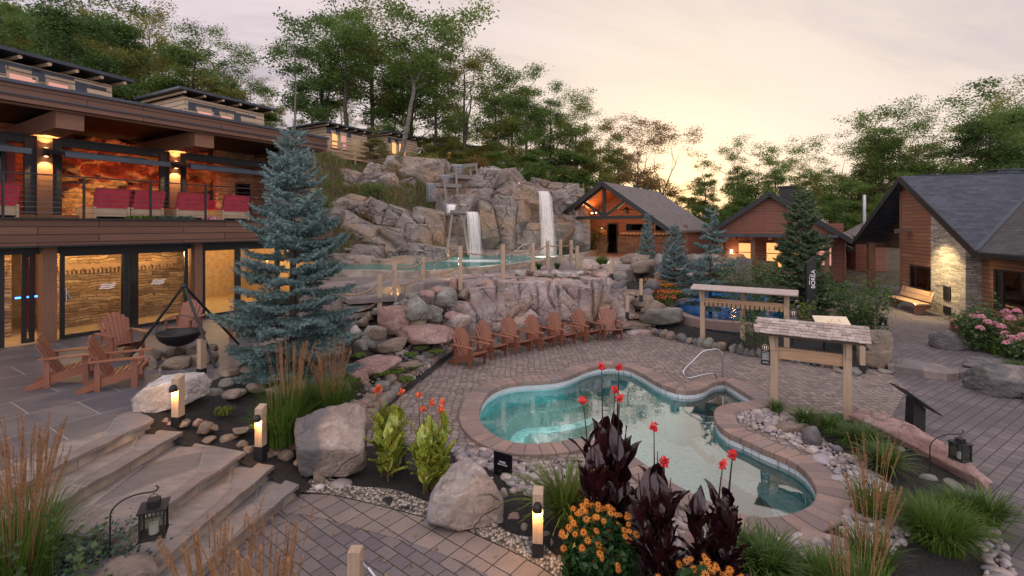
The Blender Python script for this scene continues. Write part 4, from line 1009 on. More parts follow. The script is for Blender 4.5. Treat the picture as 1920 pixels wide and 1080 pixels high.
# etched wave marks on the glass
for px in (200, 295):
    mb = MB(); c = sx(px)
    for j in range(3):
        pts = [(c-.16+.04*i+.02*j, -.012, 1.20+.05*j+.012*math.sin(i*1.0)) for i in range(9)]
        for a, b in zip(pts[:-1], pts[1:]): mb.bar(a, b, .004, .026)
    mb.build('wave_mark', K['text'], LB)
# hook board on the stone wall and a sign
mb = MB(); x0, x1 = sx(150), sx(352)+.4
mb.box((x0, 1.62, 1.62), (x1, 1.69, 1.76)); n = 30
for i in range(n):
    a = x0+(x1-x0)*i/n; b = x0+(x1-x0)*(i+1)/n; mb.box((a+.02, 1.63, 1.50), (b-.02, 1.68, 1.618))
hb = mb.build('hook_board', K['pine_x'], LB)
for i in range(14):
    mb = MB(); a = x0+(x1-x0)*(i+.5)/14; mb.tube([(a, 1.61, 1.66), (a, 1.54, 1.64), (a, 1.53, 1.60)], .012, 5); mb.build('hook', K['black'], hb)
mb = MB(); c = sx(20)+.05; mb.box((c-.09, 1.44, 1.15), (c+.09, 1.49, 1.85)); sg = mb.build('icon_sign', K['black'], LB)
mb = MB()
for j in range(4):
    z = 1.24+j*.14; pts = [(c+.05*math.cos(t*math.pi/6), 1.432, z+.05*math.sin(t*math.pi/6)) for t in range(13)]; mb.tube(pts, .006, 4, cap=False)
    mb.box((c-.025, 1.43, z-.012), (c+.025, 1.438, z)); mb.box((c-.02, 1.43, z+.01), (c+.012, 1.438, z+.02))
mb.box((c-.05, 1.43, 1.76), (c+.05, 1.438, 1.775)); mb.build('icon', K['text'], sg)
mb = MB(); mb.box((sx(52), 1.0, 1.02), (sx(122), 1.04, 1.06)); mb.build('light_strip', K['blue_e'], LB)
mb = MB(); mb.box((sx(108), 2.4, .01), (sx(124), 2.5, 2.3)); mb.build('red_panel', K['redfab'], LB)
# warm strips washing the inner walls
for a, b, y, z in ((-3.4, sx(44), 1.2, 2.28), (sx(150), sx(350), 1.2, 2.28), (4.0, 7.2, 4.2, 2.28)):
    mb = MB(); mb.box((a, y, z), (b, y+.08, z+.02)); mb.build('ceiling_strip', K['warm'], LB)
for x, y, z, e in ((-2.2, .9, 1.9, 26), (.4, .8, 2.0, 22), (2.4, .8, 2.0, 22), (4.6, 1.8, 1.9, 40), (6.4, 2.0, 1.8, 40), (4.5, 3.6, 1.0, 25)):
    plight('room_light', (x, y, z), e, (1, .62, .28), .12, LB)
mb = MB(); mb.lathe([(.0, 0), (.10, .0), (.12, .05), (.28, .12), (.3, .16), (.22, .17), (.0, .17)], 14, c=(sx(420), 2.6, 1.3)); mb.box((sx(420)-.12, 2.5, 0), (sx(420)+.12, 2.7, 1.3)); mb.build('stone_basin', K['rock_brown'], LB)
# --- upper storey
ZD = 3.06
cols = [(58, 107), (311, 347)]
def cap_beam(xc):
    mb = MB(); mb.box((xc-.26, -1.0, 5.18), (xc+.26, 3.5, 5.60)); return mb
for a, b in ((58, 107), (306, 346)):
    xm = sx((a+b)/2, -.9); xm2 = sx((a+b)/2, -.9)
    mb = MB(); mb.box((xm-.15, .82, ZD), (xm+.15, 1.08, 5.18)); cobj = mb.build('column', K['cedar_z'], LB)
    mb = MB(); mb.box((xm-.36, .92, ZD+.1), (xm-.152, 1.02, 5.12)); mb.box((xm+.152, .92, ZD+.1), (xm+.36, 1.02, 5.12)); mb.build('door_jamb', K['black'], LB)
    cap_beam(xm).build('cross_beam', K['cedar_x'], LB)
    mb = MB(); zl = 4.78; mb.lathe([(.045, -.11), (.06, -.08), (.05, 0), (.06, .08), (.045, .11)], 10, c=(xm, .74, zl)); mb.box((xm-.03, .75, zl-.03), (xm+.03, .82, zl+.03)); lamp = mb.build('wall_lamp', K['black'], LB)
    mb = MB(); mb.lathe([(.0, -.112), (.044, -.112)], 10, c=(xm, .74, zl)); mb.lathe([(.044, .112), (.0, .112)], 10, c=(xm, .74, zl)); mb.build('lamp_glow', K['warm'], lamp)
    plight('lamp_light', (xm, .68, zl+.16), 36, (1, .55, .2), .02, LB, spot=110, aim=(0, .12, 1)); plight('lamp_light', (xm, .68, zl-.16), 60, (1, .55, .2), .02, LB, spot=110, aim=(0, .12, -1))
# outer fascia: two boards and a metal cap; soffit
RX = 6.9
mb = MB(); mb.box((S0, -1.3, 5.60), (RX, -1.14, 5.99)); mb.build('roof_fascia', K['fascia'], LB)
mb = MB(); mb.box((S0, -1.36, 5.99), (RX+.05, 7, 6.06)); mb.box((S0, -1.33, 5.74), (RX+.02, -1.302, 5.765)); mb.build('roof_cap', K['blue_metal'], LB)
mb = MB(); mb.box((S0, -1.12, 5.56), (RX, -.98, 5.74)); mb.build('front_beam', K['cedar_x'], LB)
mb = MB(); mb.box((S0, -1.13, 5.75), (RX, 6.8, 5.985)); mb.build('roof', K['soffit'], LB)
mb = MB(); mb.box((RX-.16, -.98, 5.56), (RX, 6.8, 5.745)); mb.build('end_beam', K['cedar_x'], LB)
mb = MB(); mb.box((S0, .95, 5.0), (6.6, 1.15, 5.17)); mb.box((S0, .90, 5.17), (6.6, 1.0, 5.22)); mb.build('door_track', K['black'], LB)
# back: lit cave wall, stone wall with a window
cw0, cw1 = sx(92, -3.6), sx(398, -3.6)
gx, gz = np.meshgrid(np.linspace(cw0, cw1, 90), np.linspace(ZD, 5.75, 46))
gy = 3.6+smoothnoise(gx*1.6, gz*2.6, 0, 31)*.75+smoothnoise(gx*4+2, gz*7, 0, 32)*.35+np.abs(smoothnoise(gx*2.3, gz*4, 3, 33))*.4
idx = np.arange(gx.size).reshape(gx.shape); Fq = np.stack([idx[:-1, :-1], idx[:-1, 1:], idx[1:, 1:], idx[1:, :-1]], -1).reshape(-1, 4)
npmesh('cave_wall', np.stack([gx, gy, gz], -1).reshape(-1, 3), Fq, K['cave'], LB)
mb = MB(); mb.box((cw0-.5, 4.8, ZD), (8.0, 5.0, 5.75)); mb.box((S0, 3.0, ZD), (cw0-.45, 3.2, 5.75)); mb.build('back_wall', K['siding'], LB)
mb = MB(); sx0 = cw1-.1; mb.box((sx0, 3.1, ZD), (7.6, 3.35, 5.75)); mb.box((6.55, .2, ZD), (7.5, 3.1, 5.56)); mb.build('stone_wall', K['stone_w'], LB)
mb = MB(); frame_rect(mb, sx0+.7, sx0+2.2, ZD+.3, ZD+1.5, 3.06, .07, .06); mb.box((sx0+1.4, 3.04, ZD+.37), (sx0+1.46, 3.08, ZD+1.43)); wf_ = mb.build('window', K['black'], LB)
mb = MB(); mb.box((sx0+.77, 3.065, ZD+.37), (sx0+2.13, 3.08, ZD+1.43)); mb.build('pane', K['darkglass'], wf_)
# dark glazing with a red post
mb = MB(); x1 = sx(56, -.9); frame_rect(mb, -6.5, x1-.42, ZD+.02, 5.0, 1.0, .08, .06); g_ = mb.build('dark_glazing', K['black'], LB)
mb = MB(); mb.box((-6.4, .99, ZD+.1), (x1-.5, 1.0, 4.92)); mb.build('pane', K['darkglass'], g_)
mb = MB(); mb.box((x1-.36, 1.2, ZD), (x1-.2, 1.4, 5.0)); mb.build('red_post', m_plain('red_painted_post', (.30, .03, .025), .6), LB)
for x, y, z, e, c in ((cw0+.8, 2.9, ZD+.12, 34, (1, .6, .2)), (cw0+2.0, 2.7, ZD+.12, 34, (1, .6, .2)), (cw0+3.2, 2.8, ZD+.12, 30, (1, .6, .2)), (cw0+4.3, 2.6, ZD+.15, 22, (1, .55, .2)), (cw0+1.5, 2.6, 5.5, 24, (1, .14, .05)), (cw0+3.6, 2.4, 5.5, 24, (1, .14, .05)), (cw0-1.2, 2.2, 5.3, 10, (1, .16, .07)), (sx0+1.5, 2.4, 5.4, 18, (1, .5, .2)), (cw0-1.6, 1.8, ZD+.4, 4, (1, .4, .1))):
    plight('lounge_light', (x, y-.3, z if z < 4 else z-.35), e*(1.9 if c[1] > .2 else 2.2), c, .1, LB, spot=150, aim=(0, 1, .5 if z < 4 else -.7), blend=.9)
# raised glass doors, tilted up under the roof
for a, b in ((112, 312), (346, 508), (-130, 55)):
    x0, x1 = sx(a, .2), sx(b, .2)-.05; t = MB()
    zt0, zt1 = 4.86, 4.62; y0, y1 = 1.0, -.55
    t.bar((x0, y1, zt1), (x1, y1, zt1), .09, .13); t.bar((x0, y0, zt0), (x1, y0, zt0), .07, .09)
    for xx in (x0+.04, (x0+x1)/2, x1-.04): t.bar((xx, y0, zt0), (xx, y1, zt1), .06, .07)
    for f in (.35, .68): t.bar((x0, y0+(y1-y0)*f, zt0+(zt1-zt0)*f), (x1, y0+(y1-y0)*f, zt0+(zt1-zt0)*f), .04, .05)
    d = t.build('tilt_up_door', K['blue_metal'], LB)
    t = MB(); t.add([(x0, y1, zt1+.03), (x1, y1, zt1+.03), (x1, y0, zt0+.03), (x0, y0, zt0+.03)], [(0, 1, 2, 3)]); t.build('pane', K['glass'], d)
# deck threshold
mb = MB(); mb.box((S0, .85, ZD), (6.6, 1.2, ZD+.10)); mb.build('threshold', K['cedar_x'], LB)
# railing
mb = MB()
rp = [sx(p, .5) for p in (-140, 5, 157, 282, 385, 470, 540)]
for x in rp: mb.box((x-.022, -.54, ZD+.002), (x+.022, -.49, ZD+1.02))
mb.box((S0, -.55, ZD+1.02), (7.4, -.48, ZD+1.05)); rl = mb.build('railing', K['black'], LB)
mb = MB()
for k in range(7): mb.tube([(S0, -.515, ZD+.13+.125*k), (7.4, -.515, ZD+.13+.125*k)], .0055, 5)
mb.build('cable', K['chrome'], rl)

# ------------------------------------------------------------------ log cabins on the hill
def cabin(loc, rz, L, D, z0, h, label, wins, roof_over=.5, name='log_cabin', rise=.6, fence=False):
    """local x along the front, y back; shed roof rising to the back-left"""
    t = thing(name, label, 'cabin', (loc[0], loc[1], z0), rz)
    mb = MB(); hh = h-z0
    mb.box((0, 0, 0), (L, .18, hh-.22)); mb.box((0, D-.18, 0), (L, D, hh-.1)); mb.box((0, .18, 0), (.18, D-.18, hh-.15)); mb.box((L-.18, .18, 0), (L, D-.18, hh-.15)); mb.build('wall', K['log_wall'], t)
    mb = MB(); o = roof_over
    mb.prism([(-o, hh-.02), (L+o, hh-.02-rise*.0), (L+o, hh+.09), (-o, hh+.09)], -o, D+o, M=Matrix(((1, 0, 0, 0), (0, 0, 1, 0), (0, 1, 0, 0), (0, 0, 0, 1)))); r = mb.build('roof', K['blue_metal'], t)
    mb = MB(); n = int((L+.4)/.75)
    for i in range(n+1): x = -.2+(L+.4)*i/n; mb.tube([(x, -o+.08, hh-.10), (x, D+.3, hh-.10)], .065, 8)
    mb.build('rafter_ends', K['log'], r)
    for (a, b, c, d, m) in wins:
        f = MB(); frame_rect(f, a, b, c, d, -.01, .07, .08); w = f.build('window', K['log'], t); f = MB(); f.box((a+.07, -.02, c+.07), (b-.07, -.012, d-.07)); f.build('pane', K[m], w)
    mb = MB()
    for (a, b, c, d, m) in wins[:3]:
        mb.box((a-.35, -.03, d-.12), (a-.02, -.002, d+.16)); mb.box((a-.35, -.03, d+.165), (b+.1, -.002, d+.28))
    mb.build('window_trim', K['blue_metal'], t)
    return t
w_ = 9.3-6.9
cabin((-16.9, 13.6), R_(69), 4.9, 3.5, 6.9, 9.15, 'weathered log cabin under a low dark roof just behind a leaning bare trunk', [(1.9, 2.7, 1.15, 1.72, 'pink_e'), (2.9, 3.6, 1.15, 1.72, 'pink_e'), (4.1, 4.6, 1.1, 1.6, 'pink_e')])
cabin((-15.4, 22.6), R_(61.4), 4.0, 3.2, 7.4, 9.95, 'small log cabin with pink lit windows and flowers above the lodge roof', [(.5, 1.3, 1.2, 1.85, 'pink_e'), (1.6, 2.3, 1.2, 1.85, 'pink_e'), (2.7, 3.4, 1.1, 1.8, 'interior')])
c3 = cabin((-12.75, 33.0), R_(59), 3.6, 3.2, 8.35, 10.65, 'pale log cabin with double lit windows behind a plank rail', [(.35, .95, .7, 1.8, 'orange_e'), (1.1, 1.7, .7, 1.8, 'pink_e'), (2.1, 3.0, .1, 1.8, 'interior')])
cabin((-9.6, 37.5), R_(59), 3.2, 3, 8.6, 10.9, 'log cabin with orange windows half hidden by young maples', [(.2, .8, .7, 1.7, 'orange_e'), (1.0, 1.8, .5, 1.7, 'orange_e')])
cabin((-6.2, 42), R_(20), 5.5, 3, 8.6, 10.7, 'low dark roofed cabin glimpsed between trunks above the falls', [(.5, 1.0, .9, 1.6, 'orange_e'), (3.4, 4.4, .8, 1.6, 'pink_e')])
cabin((2.6, 43), R_(10), 3.5, 3, 6.9, 9.4, 'cabin with small pink windows deep in the trees right of the cliff', [(.4, .9, 1.1, 1.7, 'pink_e'), (1.5, 2.0, 1.1, 1.7, 'orange_e')])
mb = MB(); A3 = at(585, 300, 31.0); B3 = at(690, 296, 35.5); A3.z = 8.3; B3.z = 8.3
pf = thing('plank_rail_fence', 'grey plank rail with square posts in front of a hillside cabin', 'fence', A3)
dv = B3-A3
for k in range(5):
    mb = MB(); p = dv*(k/4); mb.box((p.x-.05, p.y-.05, -.6), (p.x+.05, p.y+.05, 1.15)); mb.build('post', K['pine_z'], pf)
for z in (.1, .45, .8, 1.1):
    m2 = MB(); m2.bar(Vector((0, -.07, z)), dv+Vector((0, -.07, z)), .03, .12); m2.build('rail', K['pine_x'], pf)

# ------------------------------------------------------------------ open gabled bath house
Mg = lambda: None
def gable_roof(par, xl, xr, zp, sl, y0, y1, mat, th=.14, name='roof', verge='black'):
    mb = MB()
    for x, s in ((xl, -1), (xr, 1)):
        zx = zp-sl*abs(x); n = Vector((sl*s, 0, 1)).normalized()*th
        a = Vector((0, y0, zp)); b = Vector((x, y0, zx)); c = Vector((x, y1, zx)); d = Vector((0, y1, zp))
        vs = [a, b, c, d]+[q-Vector((0, 0, th)) for q in (a, b, c, d)]
        fs = [(0,1,2,3),(7,6,5,4),(0,4,5,1),(1,5,6,2),(2,6,7,3)]
        if s > 0: pass
        else: fs = [f[::-1] for f in fs]
        mb.add(vs, fs)
    r = mb.build(name, K[mat], par)
    mb = MB()
    for x in (xl, xr):
        zx = zp-sl*abs(x); mb.bar((0, y0-.03, zp-.10), (x, y0-.03, zx-.10), .06, .26, up=(0, 0, 1))
    mb.build('bargeboard', K[verge], r); return r
GB = thing('bath_house', 'open gabled bath house with glowing orange cedar ceiling and black truss', 'building', (5.36, 28.7, 1.8), R_(-35.4))
gable_roof(GB, -2.96, 4.14, 4.51, .705, 0, 10.2, 'shing_g')
mb = MB()   # cedar ceiling under the roof
for x, s in ((-2.8, -1), (3.95, 1)):
    zx = 4.34-.705*abs(x); a, b, c, d = (0, .05, 4.34), (x, .05, zx), (x, 10, zx), (0, 10, 4.34); mb.add([a, b, c, d], [(0, 1, 2, 3) if s < 0 else (3, 2, 1, 0)])
mb.build('ceiling', K['orange_wood'], GB)
tz = 2.38
mb = MB(); mb.box((-2.85, .3, tz-.12), (3.0, .48, tz+.06)); mb.bar((0, .39, tz+.05), (0, .39, 4.3), .18, .18, up=(0, 1, 0)); mb.bar((-.1, .38, tz+.1), (-1.35, .38, 3.32), .15, .15, up=(0, 1, 0)); mb.bar((.1, .38, tz+.1), (1.35, .38, 3.32), .15, .15, up=(0, 1, 0)); mb.bar((-2.8, .4, 2.30), (0, .4, 4.27), .15, .17, up=(0, 1, 0)); mb.bar((3.0, .4, 2.17), (0, .4, 4.27), .15, .17, up=(0, 1, 0)); mb.build('truss', K['black'], GB)
mb = MB(); mb.prism([(-.32, tz-.14), (.32, tz-.14), (.28, tz+.12), (.12, tz+.3), (-.12, tz+.3), (-.28, tz+.12)], .26, .52, M=Matrix(((1, 0, 0, 0), (0, 0, 1, 0), (0, 1, 0, 0), (0, 0, 0, 1)))); mb.build('truss_plate', K['black'], GB)
for x in (-2.7, 2.87):
    mb = MB(); mb.box((x-.11, .29, 0), (x+.11, .49, tz-.12)); mb.build('post', K['cedar_z'] if x > 0 else K['cedar_z'], GB)
for x in (-2.7, 3.9):
    mb = MB(); mb.box((x-.1, 3.5, 0), (x+.1, 3.7, 1.9)); mb.build('post', K['cedar_z'], GB)
mb = MB(); wv = [(-2.55, 0), (3.9, 0), (3.9, 1.55), (0, 4.3), (-2.55, 2.5)]
MZ = Matrix(((1, 0, 0, 0), (0, 0, 1, 0), (0, 1, 0, 0), (0, 0, 0, 1)))
mb.prism(wv, 3.72, 3.9, M=MZ); mb.box((3.7, 3.9, 0), (3.9, 10, 1.5)); mb.box((-2.55, 3.9, 0), (-2.37, 10, 2.4)); mb.build('wall', K['siding_f'], GB)
mb = MB(); mb.box((-2.57, 3.62, 0), (-1.28, 3.70, 1.22)); mb.box((-.52, 3.62, 0), (3.9, 3.70, 1.15)); mb.build('stone_base', K['brick_b'], GB)
mb = MB(); frame_rect(mb, -1.28, -.52, 0, 2.05, 3.66, .08, .1); dg = mb.build('door', K['black'], GB); mb = MB(); mb.box((-1.2, 3.655, .08), (-.6, 3.67, 1.97)); mb.build('pane', K['darkglass'], dg)
for a, b in ((.05, 1.75), (2.0, 3.0)):
    mb = MB(); frame_rect(mb, a, b, 1.52, 2.0, 3.68, .05, .1); w = mb.build('window', K['black'], GB); mb = MB(); mb.box((a+.05, 3.67, 1.57), (b-.05, 3.69, 1.95)); mb.build('pane', K['pink_e'] if False else K['darkglass'], w)
mb = MB(); mb.box((-.3, 3.55, 1.28), (3.6, 3.62, 1.42)); hk = mb.build('hook_rail', K['pine_x'], GB)
for i in range(16): mb = MB(); mb.box((-.2+i*.235, 3.50, 1.24), (-.15+i*.235, 3.548, 1.36)); mb.build('hook', K['black'], hk)
# pendant, track lights, wall lamp
mb = MB(); mb.tube([(.75, 2.0, 3.7), (.75, 2.0, 3.02)], .012, 6); mb.lathe([(.04, 3.02), (.12, 2.95), (.45, 2.86), (.45, 2.845), (.12, 2.93), (0, 2.93)], 16, c=(.75, 2.0, 0)); mb.lathe([(.14, 2.9), (.16, 2.62), (.15, 2.6)], 8, c=(.75, 2.0, 0)); pn = mb.build('pendant_lamp', K['black'], GB); mb = MB(); mb.lathe([(0, 2.88), (.05, 2.86), (.05, 2.7), (0, 2.68)], 8, c=(.75, 2.0, 0)); mb.build('bulb', K['warm'], pn)
mb = MB()
for x in (-1.9, -1.55, -1.25): mb.lathe([(0, .06), (.05, .05), (.06, 0), (0, -.02)], 8, c=(x, 1.9, 2.62+.1*(x+1.9)))
mb.build('ceiling_spot', K['warm'], GB)
for l, e in (((-1.6, 1.8, 2.75), 40), ((.75, 2.0, 2.5), 16), ((1.6, 1.6, 2.4), 26), ((-.2, 1.4, 2.6), 26), ((0, 6, 3), 10)): plight('porch_light', l, e, (1, .48, .17), .08, GB)
mb = MB(); mb.box((-1.78, 3.56, 1.66), (-1.55, 3.61, 1.74)); mb.build('wall_lamp', K['black'], GB); plight('wall_light', (-1.66, 3.5, 1.68), 3, (1, .6, .22), .02, GB)
mb = MB(); mb.lathe([(0, 4.75), (.18, 4.7), (.2, 4.5), (.2, 4.3)], 8, c=(-.1, 5.8, 0)); mb.lathe([(0, 4.75), (.18, 4.7), (.2, 4.5), (.2, 4.3)], 8, c=(-.1, 7.8, 0)); mb.build('roof_vent', K['black'], GB)
mb = MB(); mb.box((-2.9, 0, -.02), (4.0, 3.7, .015)); mb.build('porch_floor', m_plain('reddish_floor', (.17, .09, .07), .5), GB)

# ------------------------------------------------------------------ middle gabled house
yp = 27.0
MHb = thing('gabled_cedar_house', 'cedar sided gabled house with a shaded porch and lit windows behind the blue pool', 'building', (.5367*yp, yp, .9), R_(-35.4))
pz = 3.6+.0722*yp-.9
gable_roof(MHb, -.1113*yp, .1421*yp, pz, .69, 0, 9, 'shing_g')
mb = MB(); mb.prism([(-2.75, 2.3), (3.4, 2.05), (3.4, pz-.69*3.4-.17), (0, pz-.2), (-2.75, pz-.69*2.75-.17)], .35, .5, M=MZ); mb.build('gable_wall', K['siding_f'], MHb)
mb = MB(); mb.box((-3.0, -.55, 2.12), (3.2, .34, 2.27)); mb.build('porch_roof', K['blue_metal'], MHb)
mb = MB()
for i in range(7): mb.box((-2.7+i*.9, -.5, 1.98), (-2.6+i*.9, .3, 2.118))
mb.build('rafter_ends', K['cedar_x'], MHb)
for x in (-2.6, -.85, .9, 2.7): mb = MB(); mb.box((x-.11, -.1, -.3), (x+.11, .12, 1.97)); mb.build('post', K['cedar_z'], MHb)
mb = MB(); mb.box((-2.6, 1.5, -.3), (3.4, 1.65, 2.9)); mb.box((3.3, 1.65, -.3), (3.45, 8.8, 1.9)); mb.box((-2.75, 1.65, -.3), (-2.6, 8.8, 2.3)); mb.build('wall', K['siding_f'], MHb)
for a, b, c, d in ((-1.9, -1.1, .3, 1.75), (-.4, .5, .2, 1.8), (.9, 1.5, .3, 1.75), (2.0, 2.9, .5, 1.7)):
    mb = MB(); frame_rect(mb, a, b, c, d, 1.46, .06, .08); mb.box((a+.06, 1.43, (c+d)/2+.1), (b-.06, 1.48, (c+d)/2+.15)); w = mb.build('window', K['cedar_x'], MHb); mb = MB(); mb.box((a+.06, 1.46, c+.06), (b-.06, 1.47, d-.06)); mb.build('pane', K['orange_e'] if a < 1 else K['pink_e'], w)
mb = MB(); mb.lathe([(0, .1), (.05, .08), (.06, -.1), (0, -.12)], 8, c=(-2.25, 1.35, 1.2)); mb.build('wall_lamp', K['warm'], MHb)
plight('porch_light', (-2.0, 1.0, 1.4), 10, (1, .5, .2), .05, MHb); plight('porch_light', (1.2, .9, 1.6), 9, (1, .5, .2), .05, MHb)
mb = MB(); mb.box((.1, 3.4, 3.2), (.9, 4.2, pz+.45)); mb.box((.0, 3.3, pz+.45), (1.0, 4.3, pz+.55)); mb.build('chimney', K['black'], MHb)
# second gable behind
g2p = MHb.location
M2 = thing('rear_gabled_house', 'second cedar gable showing behind the porch roof slope', 'building', (17.2, 31.5, .9), R_(-35.4))
gable_roof(M2, -3.2, 4.2, 4.2, .69, 0, 7, 'shing_g')
mb = MB(); mb.prism([(-3, 0), (3.9, 0), (3.9, 1.4), (0, 4.0), (-3, 1.9)], .3, .45, M=MZ); mb.build('wall', K['siding_f'], M2)
# small round hut with a metal flue
HU = thing('garden_hut', 'small hut with a grey conical roof and tall steel flue', 'hut', (23.6, 32.0, .7), R_(-20))
mb = MB(); mb.lathe([(1.15, 0), (1.15, 2.35)], 8); mb.build('wall', K['siding_f'], HU)
mb = MB(); mb.lathe([(1.5, 2.2), (1.55, 2.32), (0, 3.3)], 8); mb.build('roof', K['shing_g'], HU)
mb = MB(); mb.tube([(-.2, -.3, 2.9), (-.2, -.3, 5.0)], .11, 12); mb.build('flue', K['chrome'], HU)

# ------------------------------------------------------------------ right lodge with the stone chimney breast
mb = MB(); rw = gpl([(1585,600),(1625,650),(1660,673),(1720,685),(1800,699),(1835,690),(1900,722),(1990,790)], .15)
mb.prism([(p.x, p.y) for p in rw]+[(16, 6), (34, 6), (34, 34), (14, 34), (11.5, 22)], -.2, .15); tag(mb.build('raised_walkway', K['paver_walk']), kind='structure')
RBz = .15
RL = thing('stone_chimney_lodge', 'cedar lodge with blue grey shingles and a lit ledgestone chimney breast', 'building', (17.55, 21.7, RBz), R_(-16.1))
pzz = 5.89-RBz; sl = .595
# main roof: ridge along x; front slope to y=-5.3, back slope to +5.2
mb = MB(); th = .16
def slab(mb, q):
    vs = [Vector(p) for p in q]+[Vector(p)-Vector((0, 0, th)) for p in q]; n = len(q)
    up = (vs[1]-vs[0]).cross(vs[2]-vs[1]).z > 0
    fs = [tuple(range(n)), tuple(range(2*n-1, n-1, -1))]+[(i, n+i, n+(i+1) % n, (i+1) % n) for i in range(n)]
    if not up: fs = [f[::-1] for f in fs]
    mb.add(vs, fs)
zz_ = lambda y: pzz-sl*abs(y)
slab(mb, [(0, 0, zz_(0)), (0, -5.3, zz_(5.3)), (5.3, 0, zz_(0))])
slab(mb, [(0, 0, zz_(0)), (14, 0, zz_(0)), (14, 5.2, zz_(5.2)), (0, 5.2, zz_(5.2))]); mb.build('main_roof', m_shingle('blue_grey_shingles_x', (.018, .021, .03), (.062, .07, .092), 1.95, .34, .2, 'x'), RL)
mb = MB(); slab(mb, [(0, -5.3, zz_(5.3)), (0, -12, zz_(5.3)), (5.3, -12, zz_(0)), (5.3, 0, zz_(0))]); mb.build('wing_roof', m_shingle('grey_brown_shingles_y', (.028, .027, .027), (.066, .064, .063), 1.95, .34, .2, 'y'), RL)
mb = MB(); mb.bar((-.03, -5.3, zz_(5.3)+.03), (5.3, 0, pzz+.03), .16, .03); mb.build('valley_flashing', K['blue_metal'], RL)
mb = MB(); mb.bar((-.03, 0, pzz-.12), (-.03, -5.3, zz_(5.3)-.12), .05, .26); mb.bar((-.03, 0, pzz-.12), (-.03, 5.2, zz_(5.2)-.12), .05, .26); mb.bar((-.05, -5.35, zz_(5.3)-.1), (-.05, -12, zz_(5.3)-.1), .1, .14); mb.build('bargeboard', K['black'], RL)
mb = MB(); mb.box((3.6, .1, pzz-.1), (4.4, .8, pzz+.16)); mb.box((3.5, .0, pzz+.16), (4.5, .9, pzz+.2)); mb.box((.5, -.05, pzz), (14, .05, pzz+.03)); mb.build('roof_vent', K['blue_metal'], RL)
wl = [(-4.4, 0), (.73, 0), (.73, zz_(.73)-.17), (0, pzz-.17), (-4.4, zz_(4.4)-.17)]
MY = Matrix(((0, 0, 1, 0), (1, 0, 0, 0), (0, 1, 0, 0), (0, 0, 0, 1)))
# wall with an opening for the window
wy0, wy1, wz0, wz1 = -2.15, -.05, .75, 1.75
mb = MB()
for poly in ([(-4.4, 0), (wy0, 0), (wy0, zz_(-wy0)-.17), (-4.4, zz_(4.4)-.17)], [(wy0, 0), (wy1, 0), (wy1, wz0), (wy0, wz0)], [(wy0, wz1), (wy1, wz1), (wy1, zz_(-wy1)-.17), (wy0, zz_(-wy0)-.17)], [(wy1, 0), (.73, 0), (.73, zz_(.73)-.17), (0, pzz-.17), (wy1, zz_(-wy1)-.17)]):
    mb.prism(poly, .35, .5, M=MY)
mb.build('gable_wall', K['siding'], RL)
mb = MB(); mb.box((.33, -2.17, 2.30), (.348, .73, 2.33)); mb.box((.31, .70, 0), (.52, .80, zz_(.8)-.18)); mb.build('wall_trim', K['cedar_x'], RL)
def win_y(par, x, y0, y1, z0, z1, mull, nm='window', fr='black'):
    mb = MB(); w = .06
    mb.box((x-.03, y0, z0), (x+.05, y0+w, z1)); mb.box((x-.03, y1-w, z0), (x+.05, y1, z1)); mb.box((x-.03, y0+w, z0), (x+.05, y1-w, z0+w)); mb.box((x-.03, y0+w, z1-w), (x+.05, y1-w, z1))
    for m in mull: mb.box((x-.028, m-.03, z0+w), (x+.048, m+.03, z1-w))
    o = mb.build(nm, K[fr], par); mb = MB(); mb.box((x, y0+w, z0+w), (x+.01, y1-w, z1-w)); mb.build('pane', K['glass'], o); return o
win_y(RL, .36, wy0, wy1, wz0, wz1, [-.55])
# room behind with a glowing strip
def room(par, x0, x1, y0, y1, z0, z1, sy):
    mb = MB(); t = .05
    mb.box((x1, y0, z0), (x1+t, y1, z1)); mb.box((x0, y0-t, z0), (x1, y0, z1)); mb.box((x0, y1, z0), (x1, y1+t, z1)); mb.box((x0, y0, z0-t), (x1, y1, z0)); mb.box((x0, y0, z1), (x1, y1, z1+t)); mb.build('room_wall', K['siding'], par)
    mb = MB(); mb.box((x1-.12, y0+.1, sy), (x1-.02, y1-.1, sy+.05)); mb.build('light_strip', K['warm'], par)
    mb = MB(); mb.box((x1-.8, y0+.1, z0), (x1-.01, y1-.1, z0+.45)); mb.box((x1-.4, y0+.1, z0+.46), (x1-.01, y1-.1, z0+.85)); mb.build('inner_bench', K['cedar_x'], par)
room(RL, .52, 2.6, -2.4, .5, .1, 2.3, 1.25)
mb = MB(); pil = [(-4.42, 0), (-2.17, 0), (-2.17, zz_(2.17)-.18), (-4.42, zz_(4.42)-.18)]
mb.prism(pil, .14, .345, M=MY); mb.build('stone_chimney', K['stone_g'], RL)
mb = MB(); mb.box((.345, -4.42, 0), (.62, -4.20, 2.4)); mb.build('stone_return', K['stone_g'], RL)
mb = MB(); mb.box((.10, -3.55, .62), (.135, -3.1, 1.15)); mb.box((.10, -3.55, .1), (.135, -3.1, .38)); mb.build('fireplace_hatch', K['black'], RL)
# wing wall with a big dark window
mb = MB(); x = .62; mb.box((x, -12, 0), (x+.15, -4.43, .55)); mb.box((x, -12, 2.0), (x+.15, -4.43, 2.4)); mb.box((x, -5.0, .55), (x+.15, -4.43, 2.0)); mb.build('wing_wall', K['siding'], RL)
win_y(RL, x+.05, -9.5, -5.0, .55, 2.0, [-5.4, -7.6]); room(RL, x+.17, x+3, -9.5, -4.9, .0, 2.4, 1.0)
mb = MB(); mb.box((.3, -12, 2.32), (x, -4.43, 2.36)); mb.build('soffit', K['soffit'], RL)
